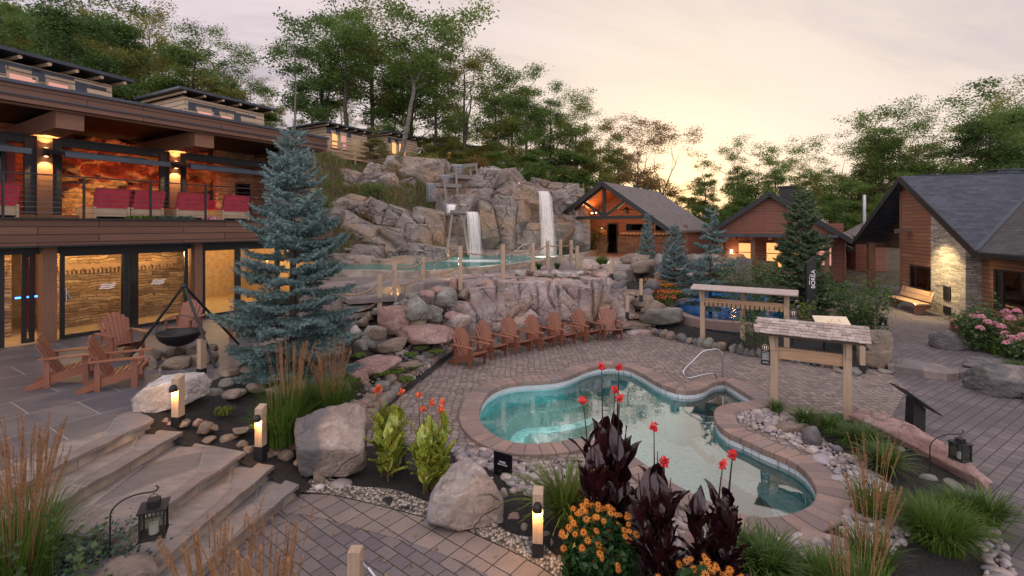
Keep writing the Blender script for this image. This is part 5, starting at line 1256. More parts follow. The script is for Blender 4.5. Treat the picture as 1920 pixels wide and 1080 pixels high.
# porch posts under the far half, and its dark lining
for y in (4.3,):
    for xx in (.35, 3.5): mb = MB(); mb.box((xx, y-.15, 0), (xx+.3, y+.15, 2.6)); mb.build('porch_post', K['cedar_z'], RL)
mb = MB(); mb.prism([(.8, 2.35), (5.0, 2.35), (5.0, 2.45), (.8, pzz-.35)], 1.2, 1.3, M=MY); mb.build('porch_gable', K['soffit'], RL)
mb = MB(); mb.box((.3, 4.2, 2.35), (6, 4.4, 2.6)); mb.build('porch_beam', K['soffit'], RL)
mb = MB(); mb.box((2.8, .8, 0), (2.95, 5, 2.3)); mb.build('porch_screen', K['cedar_x'], RL)
mb = MB(); mb.box((-.18, -.35, 3.15), (.05, .1, 3.35)); mb.box((.05, -.15, 3.2), (.35, -.05, 3.3)); mb.build('floodlight', K['chrome'], RL)
plight('porch_light', (2.2, 3.8, 1.6), 14, (1, .5, .2), .1, RL)
plight('chimney_spot', (-.95, -3.2, 2.95), 230, (1, .74, .36), .05, RL, spot=110, aim=(.55, .0, -1), blend=.8)
plight('chimney_spot', (-1.1, -3.4, .35), 60, (1, .72, .32), .05, RL, spot=110, aim=(.75, .0, 1), blend=.8)
plight('bench_light', (-.7, -2.6, 2.6), 130, (1, .72, .3), .05, RL, spot=120, aim=(-.45, -.1, -1), blend=1.0)
# ------------------------------------------------------------------ adirondack chairs
ST = {}
def make_chair():
    t = thing('adirondack_chair', 'x', 'chair', (0, 0, 0))
    y0, z0, y1, z1 = -.42, .33, .50, .045          # stringer line
    for s in (-1, 1):
        mb = MB(); x = s*.265
        mb.prism([(y0, z0-.10), (y0+.02, z0+.02), (y0+.1, z0+.035), (.10, .245), (y1+.03, z1+.02), (y1+.05, 0), (y1-.08, 0), (0, .125)], x-.014, x+.014, M=MY); mb.build('leg', K['red_x'], t)
        mb = MB(); xx = s*.295; mb.box((xx-.014, -.34, 0), (xx+.014, -.25, .535)); mb.build('leg', K['red_z'], t)
        mb = MB(); mb.box((xx-.014, .20, .0), (xx+.014, .28, .535)); mb.build('back_post', K['red_z'], t)
        mb = MB(); c = s*.325
        pl = [(c-.055, .36), (c-.065, -.1), (c-.072, -.42), (c-.05, -.47), (c+.04, -.47), (c+.068, -.42), (c+.065, -.1), (c+.03, .36)]
        mb.prism(pl, .537, .56); mb.build('armrest', K['red_x'], t)
    mb = MB()
    for i in range(6):
        f = i/5; y = y0+.03+f*.47; z = z0+.045-f*.125-(.02 if i == 0 else 0)
        mb.bar((-.285, y, z), (.285, y, z), .075, .02, up=(0, .26, 1))
    mb.build('seat', K['red_x'], t)
    mb = MB(); n = 7
    b0 = Vector((0, .07, .20)); b1 = Vector((0, .40, .97)); ax = (b1-b0).normalized(); nrm = Vector((0, -ax.z, ax.y))
    for i in range(n):
        k = i-3; xb = k*.066; xt = k*.088; Lh = .84-.018*k*k
        p = b0+Vector((xb, 0, 0))+nrm*(-.004*k*k); q = b0+ax*Lh+Vector((xt, 0, 0))+nrm*(-.006*k*k+0)
        w0, w1 = .058, .080; d = (q-p).normalized(); sd = Vector((1, 0, 0)); th = nrm*.009
        vs = [p-sd*w0/2-th, p+sd*w0/2-th, p+sd*w0/2+th, p-sd*w0/2+th, q-sd*w1/2-th-d*.015, q+sd*w1/2-th-d*.015, q+sd*w1/2+th-d*.015, q-sd*w1/2+th-d*.015, q-th+d*.01, q+th+d*.01]
        mb.add(vs, [(0,1,2,3)[::-1],(0,1,5,4),(1,2,6,5),(2,3,7,6),(3,0,4,7),(4,5,8),(7,9,6),(5,6,9,8),(4,8,9,7)])
    for f in (.12, .46, .80):
        c = b0+ax*(.84*f)-nrm*.03; mb.bar(c+Vector((-.25, 0, 0)), c+Vector((.25, 0, 0)), .02, .05, up=ax)
    mb.build('backrest', K['red_x'], t); return t
CH = make_chair()
names = ['red wooden chair closest to the rock garden, leftmost of the row below the ledge', 'second chair from the rock garden in the row below the ledge', 'third red chair from the rock garden below the ledge', 'middle chair of the seven below the ledge', 'third chair from the stone steps in the row below the ledge', 'second chair from the stone steps in the row below the ledge', 'red wooden chair beside the stone steps at the end of the row']
for (px, py, a), lab in zip([(880, 676, 52), (921, 660, 46), (968, 651, 42), (1012, 644, 44), (1053, 637, 40), (1098, 630, 36), (1144, 627, 8)], names):
    p = gp(px, py+7, .004); place(CH, ST, p, R_(a), lab.replace('leftmost of the row ', 'in the row '), 'chairs in a row below the ledge', scale=.96)
for (px, py, a, lab) in [(228, 668, 62, 'red wooden chair facing the fire bowl with its slatted back to the glass doors'), (128, 716, 122, 'red wooden chair farthest from the fire bowl, seen from behind'), (222, 722, 118, 'red wooden chair seen from behind, nearest the white boulder'), (346, 634, 8, 'red wooden chair standing right behind the hanging fire bowl'), (462, 630, -74, 'red wooden chair partly hidden by the blue spruce')]:
    place(CH, ST, gp(px, py, .752), R_(a), lab, 'chairs round the fire bowl')

# ------------------------------------------------------------------ fire bowl on a tripod
A_ = at(345, 535, 10.3); Lf = gp(242, 673, .752); Rf = gp(404, 690, .752); Bf = Vector((-6.6, 11.6, .752))
t = thing('fire_bowl_tripod', 'black iron fire bowl hanging by chain from a tall tripod', 'fire bowl', (A_.x, A_.y, .75))
o_ = Vector((A_.x, A_.y, .75))
for f in (Lf, Rf, Bf):
    mb = MB(); mb.tube([A_-o_+(f-A_).normalized()*-.05, A_-o_+(f-A_)*.12, f-o_], [.02, .03, .028], 8); mb.build('leg', K['black'], t)
mb = MB(); mb.lathe([(0, .04), (.05, .03), (.07, -.02), (.05, -.08), (0, -.09)], 10, c=tuple(A_-o_)); mb.build('top_hinge', K['black'], t)
bc = Vector((A_.x-.10, A_.y, 1.34))-o_
mb = MB(); mb.lathe([(.0, -.29), (.12, -.285), (.24, -.24), (.35, -.15), (.41, -.04), (.44, 0), (.42, .01), (.38, -.05), (.3, -.14), (.15, -.22), (0, -.24)], 28, c=tuple(bc)); mb.build('bowl', K['black'], t, smooth=True)
mb = MB(); mb.tube([bc+Vector((.42*math.cos(a), .1*math.cos(a), .42*math.sin(a)*.85)) for a in [math.pi*k/16 for k in range(17)]], .009, 6); mb.build('handle', K['black'], t)
mb = MB(); p0 = bc+Vector((0, 0, .36)); p1 = A_-o_-Vector((0, 0, .08)); n = 18
for i in range(n):
    c = p0.lerp(p1, (i+.5)/n); h = (p1-p0).length/n*.62; a = Vector((1, 0, 0)) if i % 2 else Vector((0, 1, 0))
    mb.tube([c+a*.014*math.cos(q)+Vector((0, 0, h*math.sin(q))) for q in [math.pi*2*k/8 for k in range(9)]], .004, 4, cap=False)
mb.build('chain', K['black'], t)
for i, (dx, dy, w) in enumerate(((-.42, -.5, .75), (.25, -.55, .5), (.55, -.25, .5), (-.7, -.1, .5), (.1, .45, .6), (-.45, .4, .5))):
    rock_at((A_.x+dx, A_.y+dy, .75), (w, .42, .24), 'rock_brown', 'flat brown stones ringing the ground under the fire bowl', 'stones under the fire bowl', name='hearth_stone', rz=rnd.uniform(-.4, .4))

# ------------------------------------------------------------------ bollard lights
def make_bollard():
    t = thing('bollard_light', 'x', 'path light')
    mb = MB(); w = .055; H_ = .70
    mb.add([(-w, -w, .13), (w, -w, .13), (w, w, .13), (-w, w, .13), (-w, -w, H_-.04), (w, -w, H_-.04), (w, w, H_), (-w, w, H_)], [(3,2,1,0),(4,5,6,7),(0,1,5,4),(1,2,6,5),(2,3,7,6),(3,0,4,7)])
    mb.build('post', K['pine_z'], t)
    mb = MB(); mb.box((-.06, -.06, -.1), (.06, .06, .129)); mb.build('base', K['black'], t)
    mb = MB(); mb.lathe([(0, .09), (.03, .085), (.048, .05), (.052, 0), (.046, .0), (.04, .04), (0, .06)], 12, c=(0, -.085, H_-.20)); mb.box((-.02, -.07, H_-.18), (.02, -.056, H_-.12)); h = mb.build('lamp_hood', K['black'], t)
    mb = MB(); mb.lathe([(0, 0), (.034, 0), (.034, .02), (0, .03)], 10, c=(0, -.085, H_-.19)); mb.build('bulb', K['warm'], h); return t
BL = make_bollard()
def bollard(px, py, z, rz, lab, e=6, s=1.0):
    o = place(BL, ST, gp(px, py, z), R_(rz), lab, 'wooden bollard lights', scale=s)
    if e: plight('bollard_glow', tuple(gp(px, py, z)+Vector((math.sin(R_(rz))*.11*s, -math.cos(R_(rz))*.11*s, .47*s))), e, (1, .5, .16), .02)
bollard(334, 797, .60, -8, 'lit wooden bollard standing in front of the white boulder', 5, 1.08)
bollard(489, 852, .38, -8, 'lit wooden bollard among orange stones beside the flagstone steps', 5)
bollard(1009, 1036, .05, -8, 'lit wooden bollard beside the yellow daisies', 5, 1.0)
bollard(378, 703, .75, 160, 'unlit wooden bollard next to the fire bowl', 0)
bollard(1617, 694, .08, 60, 'pale wooden bollard in front of a brown boulder by the walkway', 0)
bollard(1616, 625, .2, 200, 'dark wooden bollard at the edge of the shrub bed', 0)
bollard(1147, 520, 1.8, 150, 'small bollard on the gravel above the ledge', 0)
bollard(1202, 560, 1.1, 170, 'bollard beside the stone steps and orange flowers', 0)
bollard(1176, 592, .6, 170, 'bollard low on the stone steps by the last red chair', 0)

# ------------------------------------------------------------------ lanterns on shepherd hooks
def make_lantern():
    t = thing('candle_lantern', 'x', 'lantern'); w = .085; H_ = .24
    mb = MB(); mb.box((-w-.012, -w-.012, 0), (w+.012, w+.012, .018)); mb.box((-w-.02, -w-.02, H_), (w+.02, w+.02, H_+.012))
    for x in (-w, w):
        for y in (-w, w): mb.box((x-.007, y-.007, .018), (x+.007, y+.007, H_))
    for x in (-w, w): mb.box((x-.004, -w, H_-.05), (x+.004, w, H_-.044)); mb.box((-w, x-.004, H_-.05), (w, x+.004, H_-.044))
    for i in range(5):
        for y in (-w, w): mb.box((-w+.03*i+.02, y-.003, H_-.045), (-w+.03*i+.03, y+.003, H_)); mb.box((y-.003, -w+.03*i+.02, H_-.045), (y+.003, -w+.03*i+.03, H_))
    mb.build('frame', K['black'], t)
    mb = MB(); mb.prism([(-.045, -.045), (.045, -.045), (.045, .045), (-.045, .045)], H_+.06, H_+.07)
    for i in range(4):
        for y in (-.042, .042): mb.box((-.04+.025*i, y-.003, H_+.012), (-.032+.025*i, y+.003, H_+.06)); mb.box((y-.003, -.04+.025*i, H_+.012), (y+.003, -.032+.025*i, H_+.06))
    mb.tube([(.03*math.cos(a), 0, H_+.075+.04*math.sin(a)) for a in [math.pi*k/8 for k in range(9)]], .003, 5); mb.build('lid', K['black'], t)
    mb = MB(); mb.lathe([(0, .10), (.035, .10), (.038, .018)], 14); mb.build('candle', K['white'], t)
    mb = MB()
    for y in (-w+.001, w-.003): mb.box((-w+.007, y, .018), (w-.007, y+.002, H_-.05)); 
    for x in (-w+.001, w-.003): mb.box((x, -w+.007, .018), (x+.002, w-.007, H_-.05))
    mb.build('glass', K['glass'], t); return t
LT = make_lantern()
def hook_lantern(base, h, reach, ang, drop, lab, s=1.0):
    t = thing('shepherd_hook', 'thin black garden hook curving over to hold '+lab, 'garden hook', base)
    d = Vector((math.cos(ang), math.sin(ang), 0)); mb = MB(); pts = [Vector((0, 0, -.3)), Vector((0, 0, h*.5))]
    for k in range(1, 11): a = math.pi*.5*(1-k/10)+0; pts.append(Vector((0, 0, h-reach*.62))+d*reach*(1-math.cos(math.pi/2-a))*1.0+Vector((0, 0, reach*.62*math.sin(math.pi/2-a))))
    e = pts[-1]; pts += [e+d*.05+Vector((0, 0, .01)), e+d*.075+Vector((0, 0, .04)), e+d*.05+Vector((0, 0, .065))]
    mb.tube(pts, .008, 6); mb.tube([e+d*.03, e+d*.03-Vector((0, 0, drop))], .003, 4); mb.build('rod', K['black'], t)
    p = Vector(base)+e+d*.03-Vector((0, 0, drop+.36*s-.02)); o = place(LT, ST, p, ang+.35, 'black '+lab, 'candle lanterns', scale=s); return o
hook_lantern(Vector((-3.87, 4.62, .35)), .67, .36, .12, .03, 'candle lantern hanging over the flagstone steps', 1.12)
hook_lantern(Vector((6.05, 6.95, .02)), .60, .36, -.15, .03, 'candle lantern beyond the long pink boulder', .98)
hook_lantern(gp(645, 684, .55), .5, .1, .1, .02, 'candle lantern between the spruce and pink slab', .75)
hook_lantern(gp(1645, 640, .2), .75, .15, .1, .02, 'candle lantern in the shrubs by the walkway', .8)

# ------------------------------------------------------------------ robe shelters
Tm = MZ
def shake_roof(x0, x1, yr, zr, yf, zf, par, name='shingle_roof', rows=6):
    """individually laid cedar shakes on both slopes"""
    mb = MB()
    for side in (1, -1):
        for r in range(rows):
            f0, f1 = r/rows, (r+1.35)/rows
            ya, za = yr+(yf-yr)*f0*side if side > 0 else yr-(yf-yr)*f0, zr+(zf-zr)*f0
            yb, zb = (yr+(yf-yr)*min(f1, 1.06)) if side > 0 else yr-(yf-yr)*min(f1, 1.06), zr+(zf-zr)*min(f1, 1.06)
            x = x0+rnd.uniform(-.05, 0)
            while x < x1:
                w = rnd.uniform(.08, .15); xe = min(x+w, x1); j = rnd.uniform(0, .012); h0 = .012; h1 = .03+j
                q = [(x+.002, ya, za+h0), (xe-.002, ya, za+h0), (xe-.002, yb, zb+h1), (x+.002, yb, zb+h1)]; v = q+[(a, b, c-.014) for a, b, c in q]
                f = [(0,1,2,3),(7,6,5,4),(0,4,5,1),(1,5,6,2),(2,6,7,3),(3,7,4,0)]
                if side > 0: f = [i[::-1] for i in f]
                mb.add(v, f); x = xe
    return mb.build(name, K['shake'], par)
t = NT('cedar_shakes'); c = t.ramp(t.island(), (0, (.24, .19, .165)), (.5, (.36, .295, .26)), (1, (.46, .38, .33))); c = t.mix(t.mapr(t.noise(1, 6, t.mapping((30, 2, 30)), .7), .4, .7, 0, .5), c, (.17, .13, .12)); K['shake'] = t.done(c, .85)
def shelter(loc, L, h, brd, label, s_roof=(.30, -.38, -.22), hooks=0, mid=False):
    t = thing('robe_shelter', label, 'shelter', loc, R_(-32)); zt = h
    for x in (0, L):
        mb = MB(); mb.box((x-.065, -.065, -.25), (x+.065, .065, zt)); p = mb.build('post', K['pine_z'], t)
    for x in (0, L):
        mb = MB(); mb.prism([(-.055, zt-.34), (.055, zt-.34), (.14, zt-.02), (-.14, zt-.02)], x-.03, x+.03, M=MY) if False else mb.bar((x-.02 if x == 0 else x+.02, -.075, zt-.36), (x-.06 if x == 0 else x+.02, -.10, zt), .09, .05, up=(0, 1, 0)); mb.build('bracket', K['pine_z'], t)
    mb = MB(); mb.box((.056, -.02, brd[0]), (L-.056, .02, brd[1])); mb.box((.056, -.045, brd[1]+.001), (L-.056, .045, brd[1]+.03)); b = mb.build('cross_board', K['pine_x'], t)
    if hooks:
        mb = MB(); n = hooks
        for i in range(n):
            a = .06+(L-.12)*i/n; e = .06+(L-.12)*(i+1)/n; mb.prism([(a+.004, brd[0]-.001), (a+.02, brd[0]-.07), ((a+e)/2, brd[0]-.10), (e-.02, brd[0]-.07), (e-.004, brd[0]-.001)], -.018, .018, M=MZ)
        mb.build('scalloped_edge', K['pine_x'], b)
        for i in range(n):
            a = .06+(L-.12)*(i+.0)/n+.003; mb = MB(); mb.tube([(a, -.03, brd[0]+.03), (a, -.075, brd[0]+.0), (a, -.07, brd[0]-.05)], .011, 5); mb.build('hook', K['black'], b)
    mb = MB(); mb.box((-.2, -.04, zt+.001), (L+.2, .04, zt+.05)); mb.build('ridge_beam', K['pine_x'], t)
    return t
s1 = shelter((5.21, 9.53, 0), 1.19, 1.53, (1.0, 1.19), 'wooden robe stand with a shake roof at the pool garden edge')
shake_roof(-.30, 1.52, .06, 1.76, -.34, 1.53, s1)
mb = MB(); mb.prism([(-.30, 1.50), (.05, 1.74), (.40, 1.50), (.40, 1.47), (-.30, 1.47)], -.24, -.21, M=MY); mb.prism([(-.30, 1.50), (.05, 1.74), (.40, 1.50), (.40, 1.47), (-.30, 1.47)], 1.42, 1.45, M=MY); mb.box((-.24, -.30, 1.48), (1.45, -.28, 1.52)); mb.build('gable_trim', K['soffit'], s1)
# notice board on the first stand
def notice(par, x, y, z0, z1, w):
    mb = MB(); mb.box((x, y-.012, z0), (x+w, y+.012, z1)); b = mb.build('notice_board', K['black'], par); cx, yy = x+w/2, y-.014; r = w*.36; cz = z1-w*.5
    mb = MB(); mb.tube([(cx+r*math.cos(a), yy, cz+r*math.sin(a)) for a in [2*math.pi*k/20 for k in range(21)]], .005, 4, cap=False)
    mb.build('emblem_ring', K['gold'], b); mb = MB()
    for s in (-1, 1): mb.prism([(cx+s*.006, cz+r*.55), (cx+s*r*.5, cz+r*.45), (cx+s*r*.5, cz+r*.05), (cx+s*r*.28, cz-r*.65), (cx+s*r*.14, cz-r*.65), (cx+s*r*.2, cz-.0)], yy-.003, yy+.001, M=MZ)
    mb.build('emblem', K['text'], b); mb = MB(); z = cz-r-.03; i = 0
    while z > z0+.03:
        l = w*.40 if i == 0 else w*(.30+.06*((i*7) % 3)); mb.box((cx-l, yy-.001, z-.004), (cx+l, yy+.001, z)); z -= .017 if i else .03; i += 1
        if i == 9: z -= .03
    mb.build('text_lines', K['text'], b); return b
notice(s1, -.235, -.06, .85, 1.28, .165)
s2 = shelter((5.80, 14.6, .31), 2.22, 1.42, (.98, 1.10), 'long wooden towel rack with scalloped hook board in front of the blue pool', hooks=17)
mb = MB(); 
for s in (1, -1):
    a = [(-.28, .05, 1.53), (2.5, .05, 1.53), (2.5, .05-s*.45, 1.44 if s > 0 else 1.30), (-.28, .05-s*.45, 1.44 if s > 0 else 1.30)]
    mb.add(a+[(x, y, z-.03) for x, y, z in a], [(0,1,2,3),(7,6,5,4),(0,4,5,1),(1,5,6,2),(2,6,7,3),(3,7,4,0)] if s < 0 else [(3,2,1,0),(4,5,6,7),(1,5,4,0),(2,6,5,1),(3,7,6,2),(0,4,7,3)])
mb.build('board_roof', K['shake'], s2); mb = MB(); mb.box((1.0, .35, -.25), (1.12, .47, 1.3)); mb.build('post', K['pine_z'], s2)
t = thing('notice_post', 'small black notice with a round emblem beside the towel rack', 'sign', gp(1487, 640, .32)); notice(t, -.14, 0, .45, .95, .28); mb = MB(); mb.box((-.02, .013, -.1), (.02, .04, .9)); mb.build('stake', K['black'], t)

# ------------------------------------------------------------------ signs
def text_on(par, s, size, M, mat='text', name='lettering'):
    c = bpy.data.curves.new(name, 'FONT'); c.body = s; c.size = size; c.extrude = .002; c.materials.append(K[mat]); c.align_x = 'CENTER'; c.align_y = 'CENTER'
    tmp = bpy.data.objects.new('tmp', c); COL.objects.link(tmp); bpy.context.view_layer.update()
    me = bpy.data.meshes.new_from_object(tmp.evaluated_get(bpy.context.evaluated_depsgraph_get())); bpy.data.objects.remove(tmp)
    o = bpy.data.objects.new(name, me); lnk(o, par); o.matrix_local = M; return o
t = thing('pylon_sign', 'tall black pylon sign with white vertical lettering and a slanted top', 'sign', (9.70, 15.6, .2))
mb = MB(); mb.prism([(-.15, -.2), (.15, -.2), (.15, 2.45), (-.15, 2.22)], -.06, .06, M=MZ); mb.build('panel', K['black'], t)
Mr = Matrix.Rotation(R_(90), 4, 'X') @ Matrix.Rotation(R_(90), 4, 'Z')
tx = text_on(t, 'BOR\u0112A', .185, Matrix.Translation((.055, -.064, 1.70)) @ Mr)
text_on(t, 'SPA NORDIQUE' if False else '', .05, Matrix.Translation((-.06, -.064, 1.6)) @ Mr) if False else None
mb = MB(); mb.box((-.075, -.063, 1.52), (-.06, -.061, 1.66)); mb.box((-.075, -.063, 1.70), (-.06, -.061, 1.78)); mb.build('small_lettering', K['text'], t)
t = thing('map_table', 'tilted pale map table catching light behind the shake roof', 'map table', (8.75, 13.1, .2), R_(-14))
mb = MB(); Mt = Matrix.Translation((0, 0, .75)) @ Matrix.Rotation(R_(28), 4, 'X'); mb.box((-.42, -.3, 0), (.42, .3, .03), M=Mt); tb = mb.build('panel', m_plain('pale_map_panel', (.62, .52, .36), .5, 0, .05), t)
mb = MB(); mb.box((-.2, -.05, -.1), (.2, .1, .72)); mb.build('stand', K['black'], t); mb = MB(); rr2 = random.Random(4)
for i in range(22):
    a, b = rr2.uniform(-.15, .2), rr2.uniform(-.12, .15); mb.box((a, b, .031), (a+rr2.uniform(.02, .07), b+rr2.uniform(.01, .04), .033), M=Mt)
mb.build('map_drawing', K['gold'], tb)
t = thing('black_lectern', 'black tilted information lectern standing on the paving by the long pink boulder', 'lectern', gp(1714, 806, 0), R_(0))
mb = MB(); mb.prism([(-.10, 0), (.12, 0), (.13, .40), (-.07, .58)], -.09, .09, M=MZ); mb.build('stand', K['black'], t)
mb = MB(); Mt = Matrix.Translation((.02, 0, .55)) @ Matrix.Rotation(R_(-8), 4, 'Z') @ Matrix.Rotation(R_(36), 4, 'Y'); mb.box((-.34, -.22, -.012), (.34, .22, .012), M=Mt); mb.build('panel', K['black'], t)
t = thing('pool_name_sign', 'small glossy black name plate standing in the river stones below the pool curb', 'sign', gp(943, 893, .05), R_(-30))
mb = MB(); mb.box((-.15, -.008, 0), (.15, .008, .33)); mb.build('plate', m_plain('glossy_black_plate', (.008, .008, .01), .12, 0, .1, 3, 0), t)
Mx = Matrix.Rotation(R_(90), 4, 'X')
text_on(t, 'MEBEL', .04, Matrix.Translation((.0, -.010, .20)) @ Mx); text_on(t, 'BAIN CHAUD', .026, Matrix.Translation((0, -.010, .165)) @ Mx)

# ------------------------------------------------------------------ rails
def rail(name, label, pts, r, n=3):
    o = Vector(pts[0]); t = thing(name, label, 'handrail', (o.x, o.y, o.z)); mb = MB(); mb.tube([Vector(p)-o for p in bez(pts, n)], r, 10); mb.build('tube', K['chrome'], t, smooth=True)
    for q in (pts[0], pts[-1]):
        mb = MB(); mb.lathe([(.0, .03), (.03, .03), (.045, .0)], 12, c=tuple(Vector(q)-o)); mb.build('flange', K['chrome'], t)
rail('pool_handrail', 'curved steel handrail at the steps of the kidney pool', [at(1355, 711, 11.35), at(1355, 690, 11.35), at(1354, 666, 11.35), at(1347, 656, 11.35), at(1338, 655, 11.3), at(1318, 659, 11.2), at(1300, 676, 11.05), at(1285, 691, 10.95), at(1281, 700, 10.9), at(1286, 708, 10.9), at(1296, 708, 10.95), at(1320, 702, 11.1), at(1336, 700, 11.2), at(1342, 703, 11.25), at(1344, 711, 11.3)], .018)
rail('pool_handrail', 'thin steel rail at the near end of the upper pool', [at(780, 512, 16.8), at(780, 490, 16.8), at(780, 471, 16.8), at(792, 470, 16.8), at(803, 479, 17), at(814, 489, 17.2), at(814, 506, 17.2)], .014, 2)
rail('pool_handrail', 'thin steel rail slanting into the upper pool near the falls', [at(956, 492, 20), at(956, 478, 20), at(970, 468, 20), at(984, 458, 20), at(1001, 458, 20.3), at(1003, 470, 20.5)], .014, 2)

# ------------------------------------------------------------------ rope fence
FP = [(712, 588, 73, 13.6), (740, 567, 78, 14.1), (793, 536, 53, 16.0), (863, 527, 66, 15.7), (943, 521, 63, 16.3), (999, 514, 58, 17.6), (1027, 501, 50, 20), (1051, 496, 46, 22.5), (1071, 497, 47, 22.5), (1082, 503, 42, 20.5)]
tops = []
for i, (px, py, h, Y) in enumerate(FP):
    b = at(px, py, Y); H_ = h/F*Y; w = .062
    t = thing('fence_post', 'square pale wooden post of the rope fence round the upper pool', 'fence post', b, .2, 'rope fence posts')
    mb = MB(); mb.box((-w, -w, -.3), (w, w, H_-.02)); mb.box((-w+.008, -w+.008, H_-.02), (w-.008, w-.008, H_)); mb.build('shaft', K['pine_z'], t); tops.append((b, H_))
def rope_between(a, b, sag, lab, grp):
    pts = [a.lerp(b, k/10)-Vector((0, 0, sag*4*(k/10)*(1-k/10))) for k in range(11)]; mb = MB(); mb.tube([p-a for p in pts], .024, 6); o = mb.build('rope', K['rope'], smooth=True); o.location = a; tag(o, lab, 'rope', grp)
for i in range(len(tops)-1):
    (a, ha), (b, hb_) = tops[i], tops[i+1]
    for f in (.86, .42): rope_between(a+Vector((0, 0, ha*f)), b+Vector((0, 0, hb_*f)), .12+.03*(i in (3, 4)), 'sagging hemp rope strung between posts of the upper pool fence', 'ropes of the upper pool fence')
a = tops[0][0]; rope_between(a+Vector((0, 0, .9)), Vector((-4.6, 13.2, 1.75)), .15, 'sagging hemp rope strung between posts of the upper pool fence', 'ropes of the upper pool fence'); rope_between(a+Vector((0, 0, .4)), Vector((-4.6, 13.2, 1.3)), .15, 'sagging hemp rope strung between posts of the upper pool fence', 'ropes of the upper pool fence')
t = thing('chain_post', 'thick weathered post with a rope clip standing in the brick path', 'post', gp(667, 1150, 0) if False else Vector((-1.42, 4.35, 0)))
mb = MB(); mb.box((-.055, -.055, -.1), (.055, .055, .68)); mb.build('shaft', K['pine_z'], t)
mb = MB(); mb.tube([(.056, 0, .58), (.09, -.02, .55), (.12, -.03, .53)], .006, 6); mb.tube([(.12, -.03, .53), (.19, -.04, .45)], .018, 10); mb.build('clip', K['chrome'], t)
mb = MB(); mb.tube([(.19, -.04, .45), (.28, -.1, .36), (.45, -.3, .28), (.8, -.7, .25)], .014, 6); o = mb.build('rope', K['rope']); o.location = t.location; tag(o, 'short rope end hooked to the thick post on the brick path', 'rope')

# ------------------------------------------------------------------ benches
def rl_pt(x, y, z=0): a = R_(-16.1); return Vector((17.55+x*math.cos(a)-y*math.sin(a), 21.7+x*math.sin(a)+y*math.cos(a), .15+z))
t = thing('plank_bench', 'wooden plank bench with a tilted back against the cedar wall', 'bench', rl_pt(-.5, -2.2), R_(-16.1))
mb = MB()
for i in range(3): mb.box((-.42+i*.16, -1.2, .40), (-.27+i*.16, 1.2, .45))
mb.build('seat', K['pine_x'], t); mb = MB()
for i in range(2): mb.bar((.10+.06*i, -1.2, .60+.2*i), (.10+.06*i, 1.2, .60+.2*i), .03, .19, up=(.3, 0, 1))
mb.build('backrest', K['pine_x'], t)
for y in (-1.0, 1.0): mb = MB(); mb.prism([(-.38, .0), (-.2, 0), (.2, .38), (-.38, .395)], y-.04, y+.04, M=MZ); mb.bar((.05, y, .3), (.2, y, .95), .05, .08, up=(0, 1, 0)); mb.build('leg', K['cedar_x'], t)
t = thing('low_bench', 'low backless plank bench in front of the pink hydrangeas', 'bench', rl_pt(-1.15, -7.7), R_(-16.1))
mb = MB(); mb.box((-.22, -1.5, .34), (.0, 1.5, .40)); mb.box((.01, -1.5, .34), (.22, 1.5, .40)); mb.build('seat', K['pine_x'], t)
for y in (-1.2, 1.3): mb = MB(); mb.prism([(-.18, 0), (.18, 0), (.12, .338), (-.12, .338)], y-.05, y+.05, M=MZ); mb.build('leg', K['cedar_x'], t)

# ------------------------------------------------------------------ red lounge seats on the upper deck
def make_lounge():
    t = thing('deck_lounge', 'x', 'lounge seat'); w = .36
    mb = MB(); mb.box((-w, -.38, .06), (w, -.34, .30)); mb.box((-w, .7, .06), (w, .74, .30)); mb.box((-w-.05, -.42, 0), (-w, .78, .34)); mb.box((w, -.42, 0), (w+.05, .78, .34)); mb.build('frame', K['log'], t)
    mb = MB(); mb.box((-w+.01, -.33, .28), (w-.01, .69, .38)); mb.build('seat_cushion', K['redfab'], t)
    mb = MB(); mb.bar((0, -.33, .32), (0, -.52, .86), .80, .10, up=(0, 1, 0)); mb.build('back_cushion', K['redfab'], t)
    mb = MB(); mb.bar((-w+.06, -.28, .2), (-w+.06, -.42, .74), .05, .03, up=(0, 1, 0)); mb.bar((w-.06, -.28, .2), (w-.06, -.42, .74), .05, .03, up=(0, 1, 0)); mb.bar((-w+.06, -.41, .70), (w-.06, -.41, .70), .03, .05); mb.build('back_frame', K['log'], t); return t
LG = make_lounge()
def lb_pt(x, y, z): return BO+BD*x-BN*y+Vector((0, 0, z+.75))
for px, lab in ((-12, 'red cushioned seat at the far left end of the upper deck'), (216, 'red cushioned seat by the railing, first left of the two under the lit cave wall'), (276, 'red cushioned seat by the railing just left of the second lit column'), (363, 'red cushioned seat by the railing, right after the second lit column'), (445, 'red cushioned seat by the railing, nearest the spruce top')):
    place(LG, ST, lb_pt(sx(px, .25), .25, 3.065), R_(58), lab.replace('far left end', 'far end').replace('first left', 'farther one').replace('just left of', 'just before').replace(', right after', ' just after'), 'red seats on the upper deck', scale=(1.05, 1.05, .92))
mb = MB(); mb.box((-.4, -.3, 0), (.4, .3, .1)); 
t = thing('lounge_sofa', 'low red sofa inside the lounge near the stone wall', 'sofa', lb_pt(4.2, 2.3, 3.065), R_(58)); mb = MB(); mb.box((-.8, -.35, .1), (.8, .35, .38)); mb.box((-.8, .2, .38), (.8, .38, .75)); mb.build('cushion', K['redfab'], t); mb = MB(); mb.box((-.85, -.38, 0), (.85, .4, .1)); mb.build('base', K['cedar_x'], t)
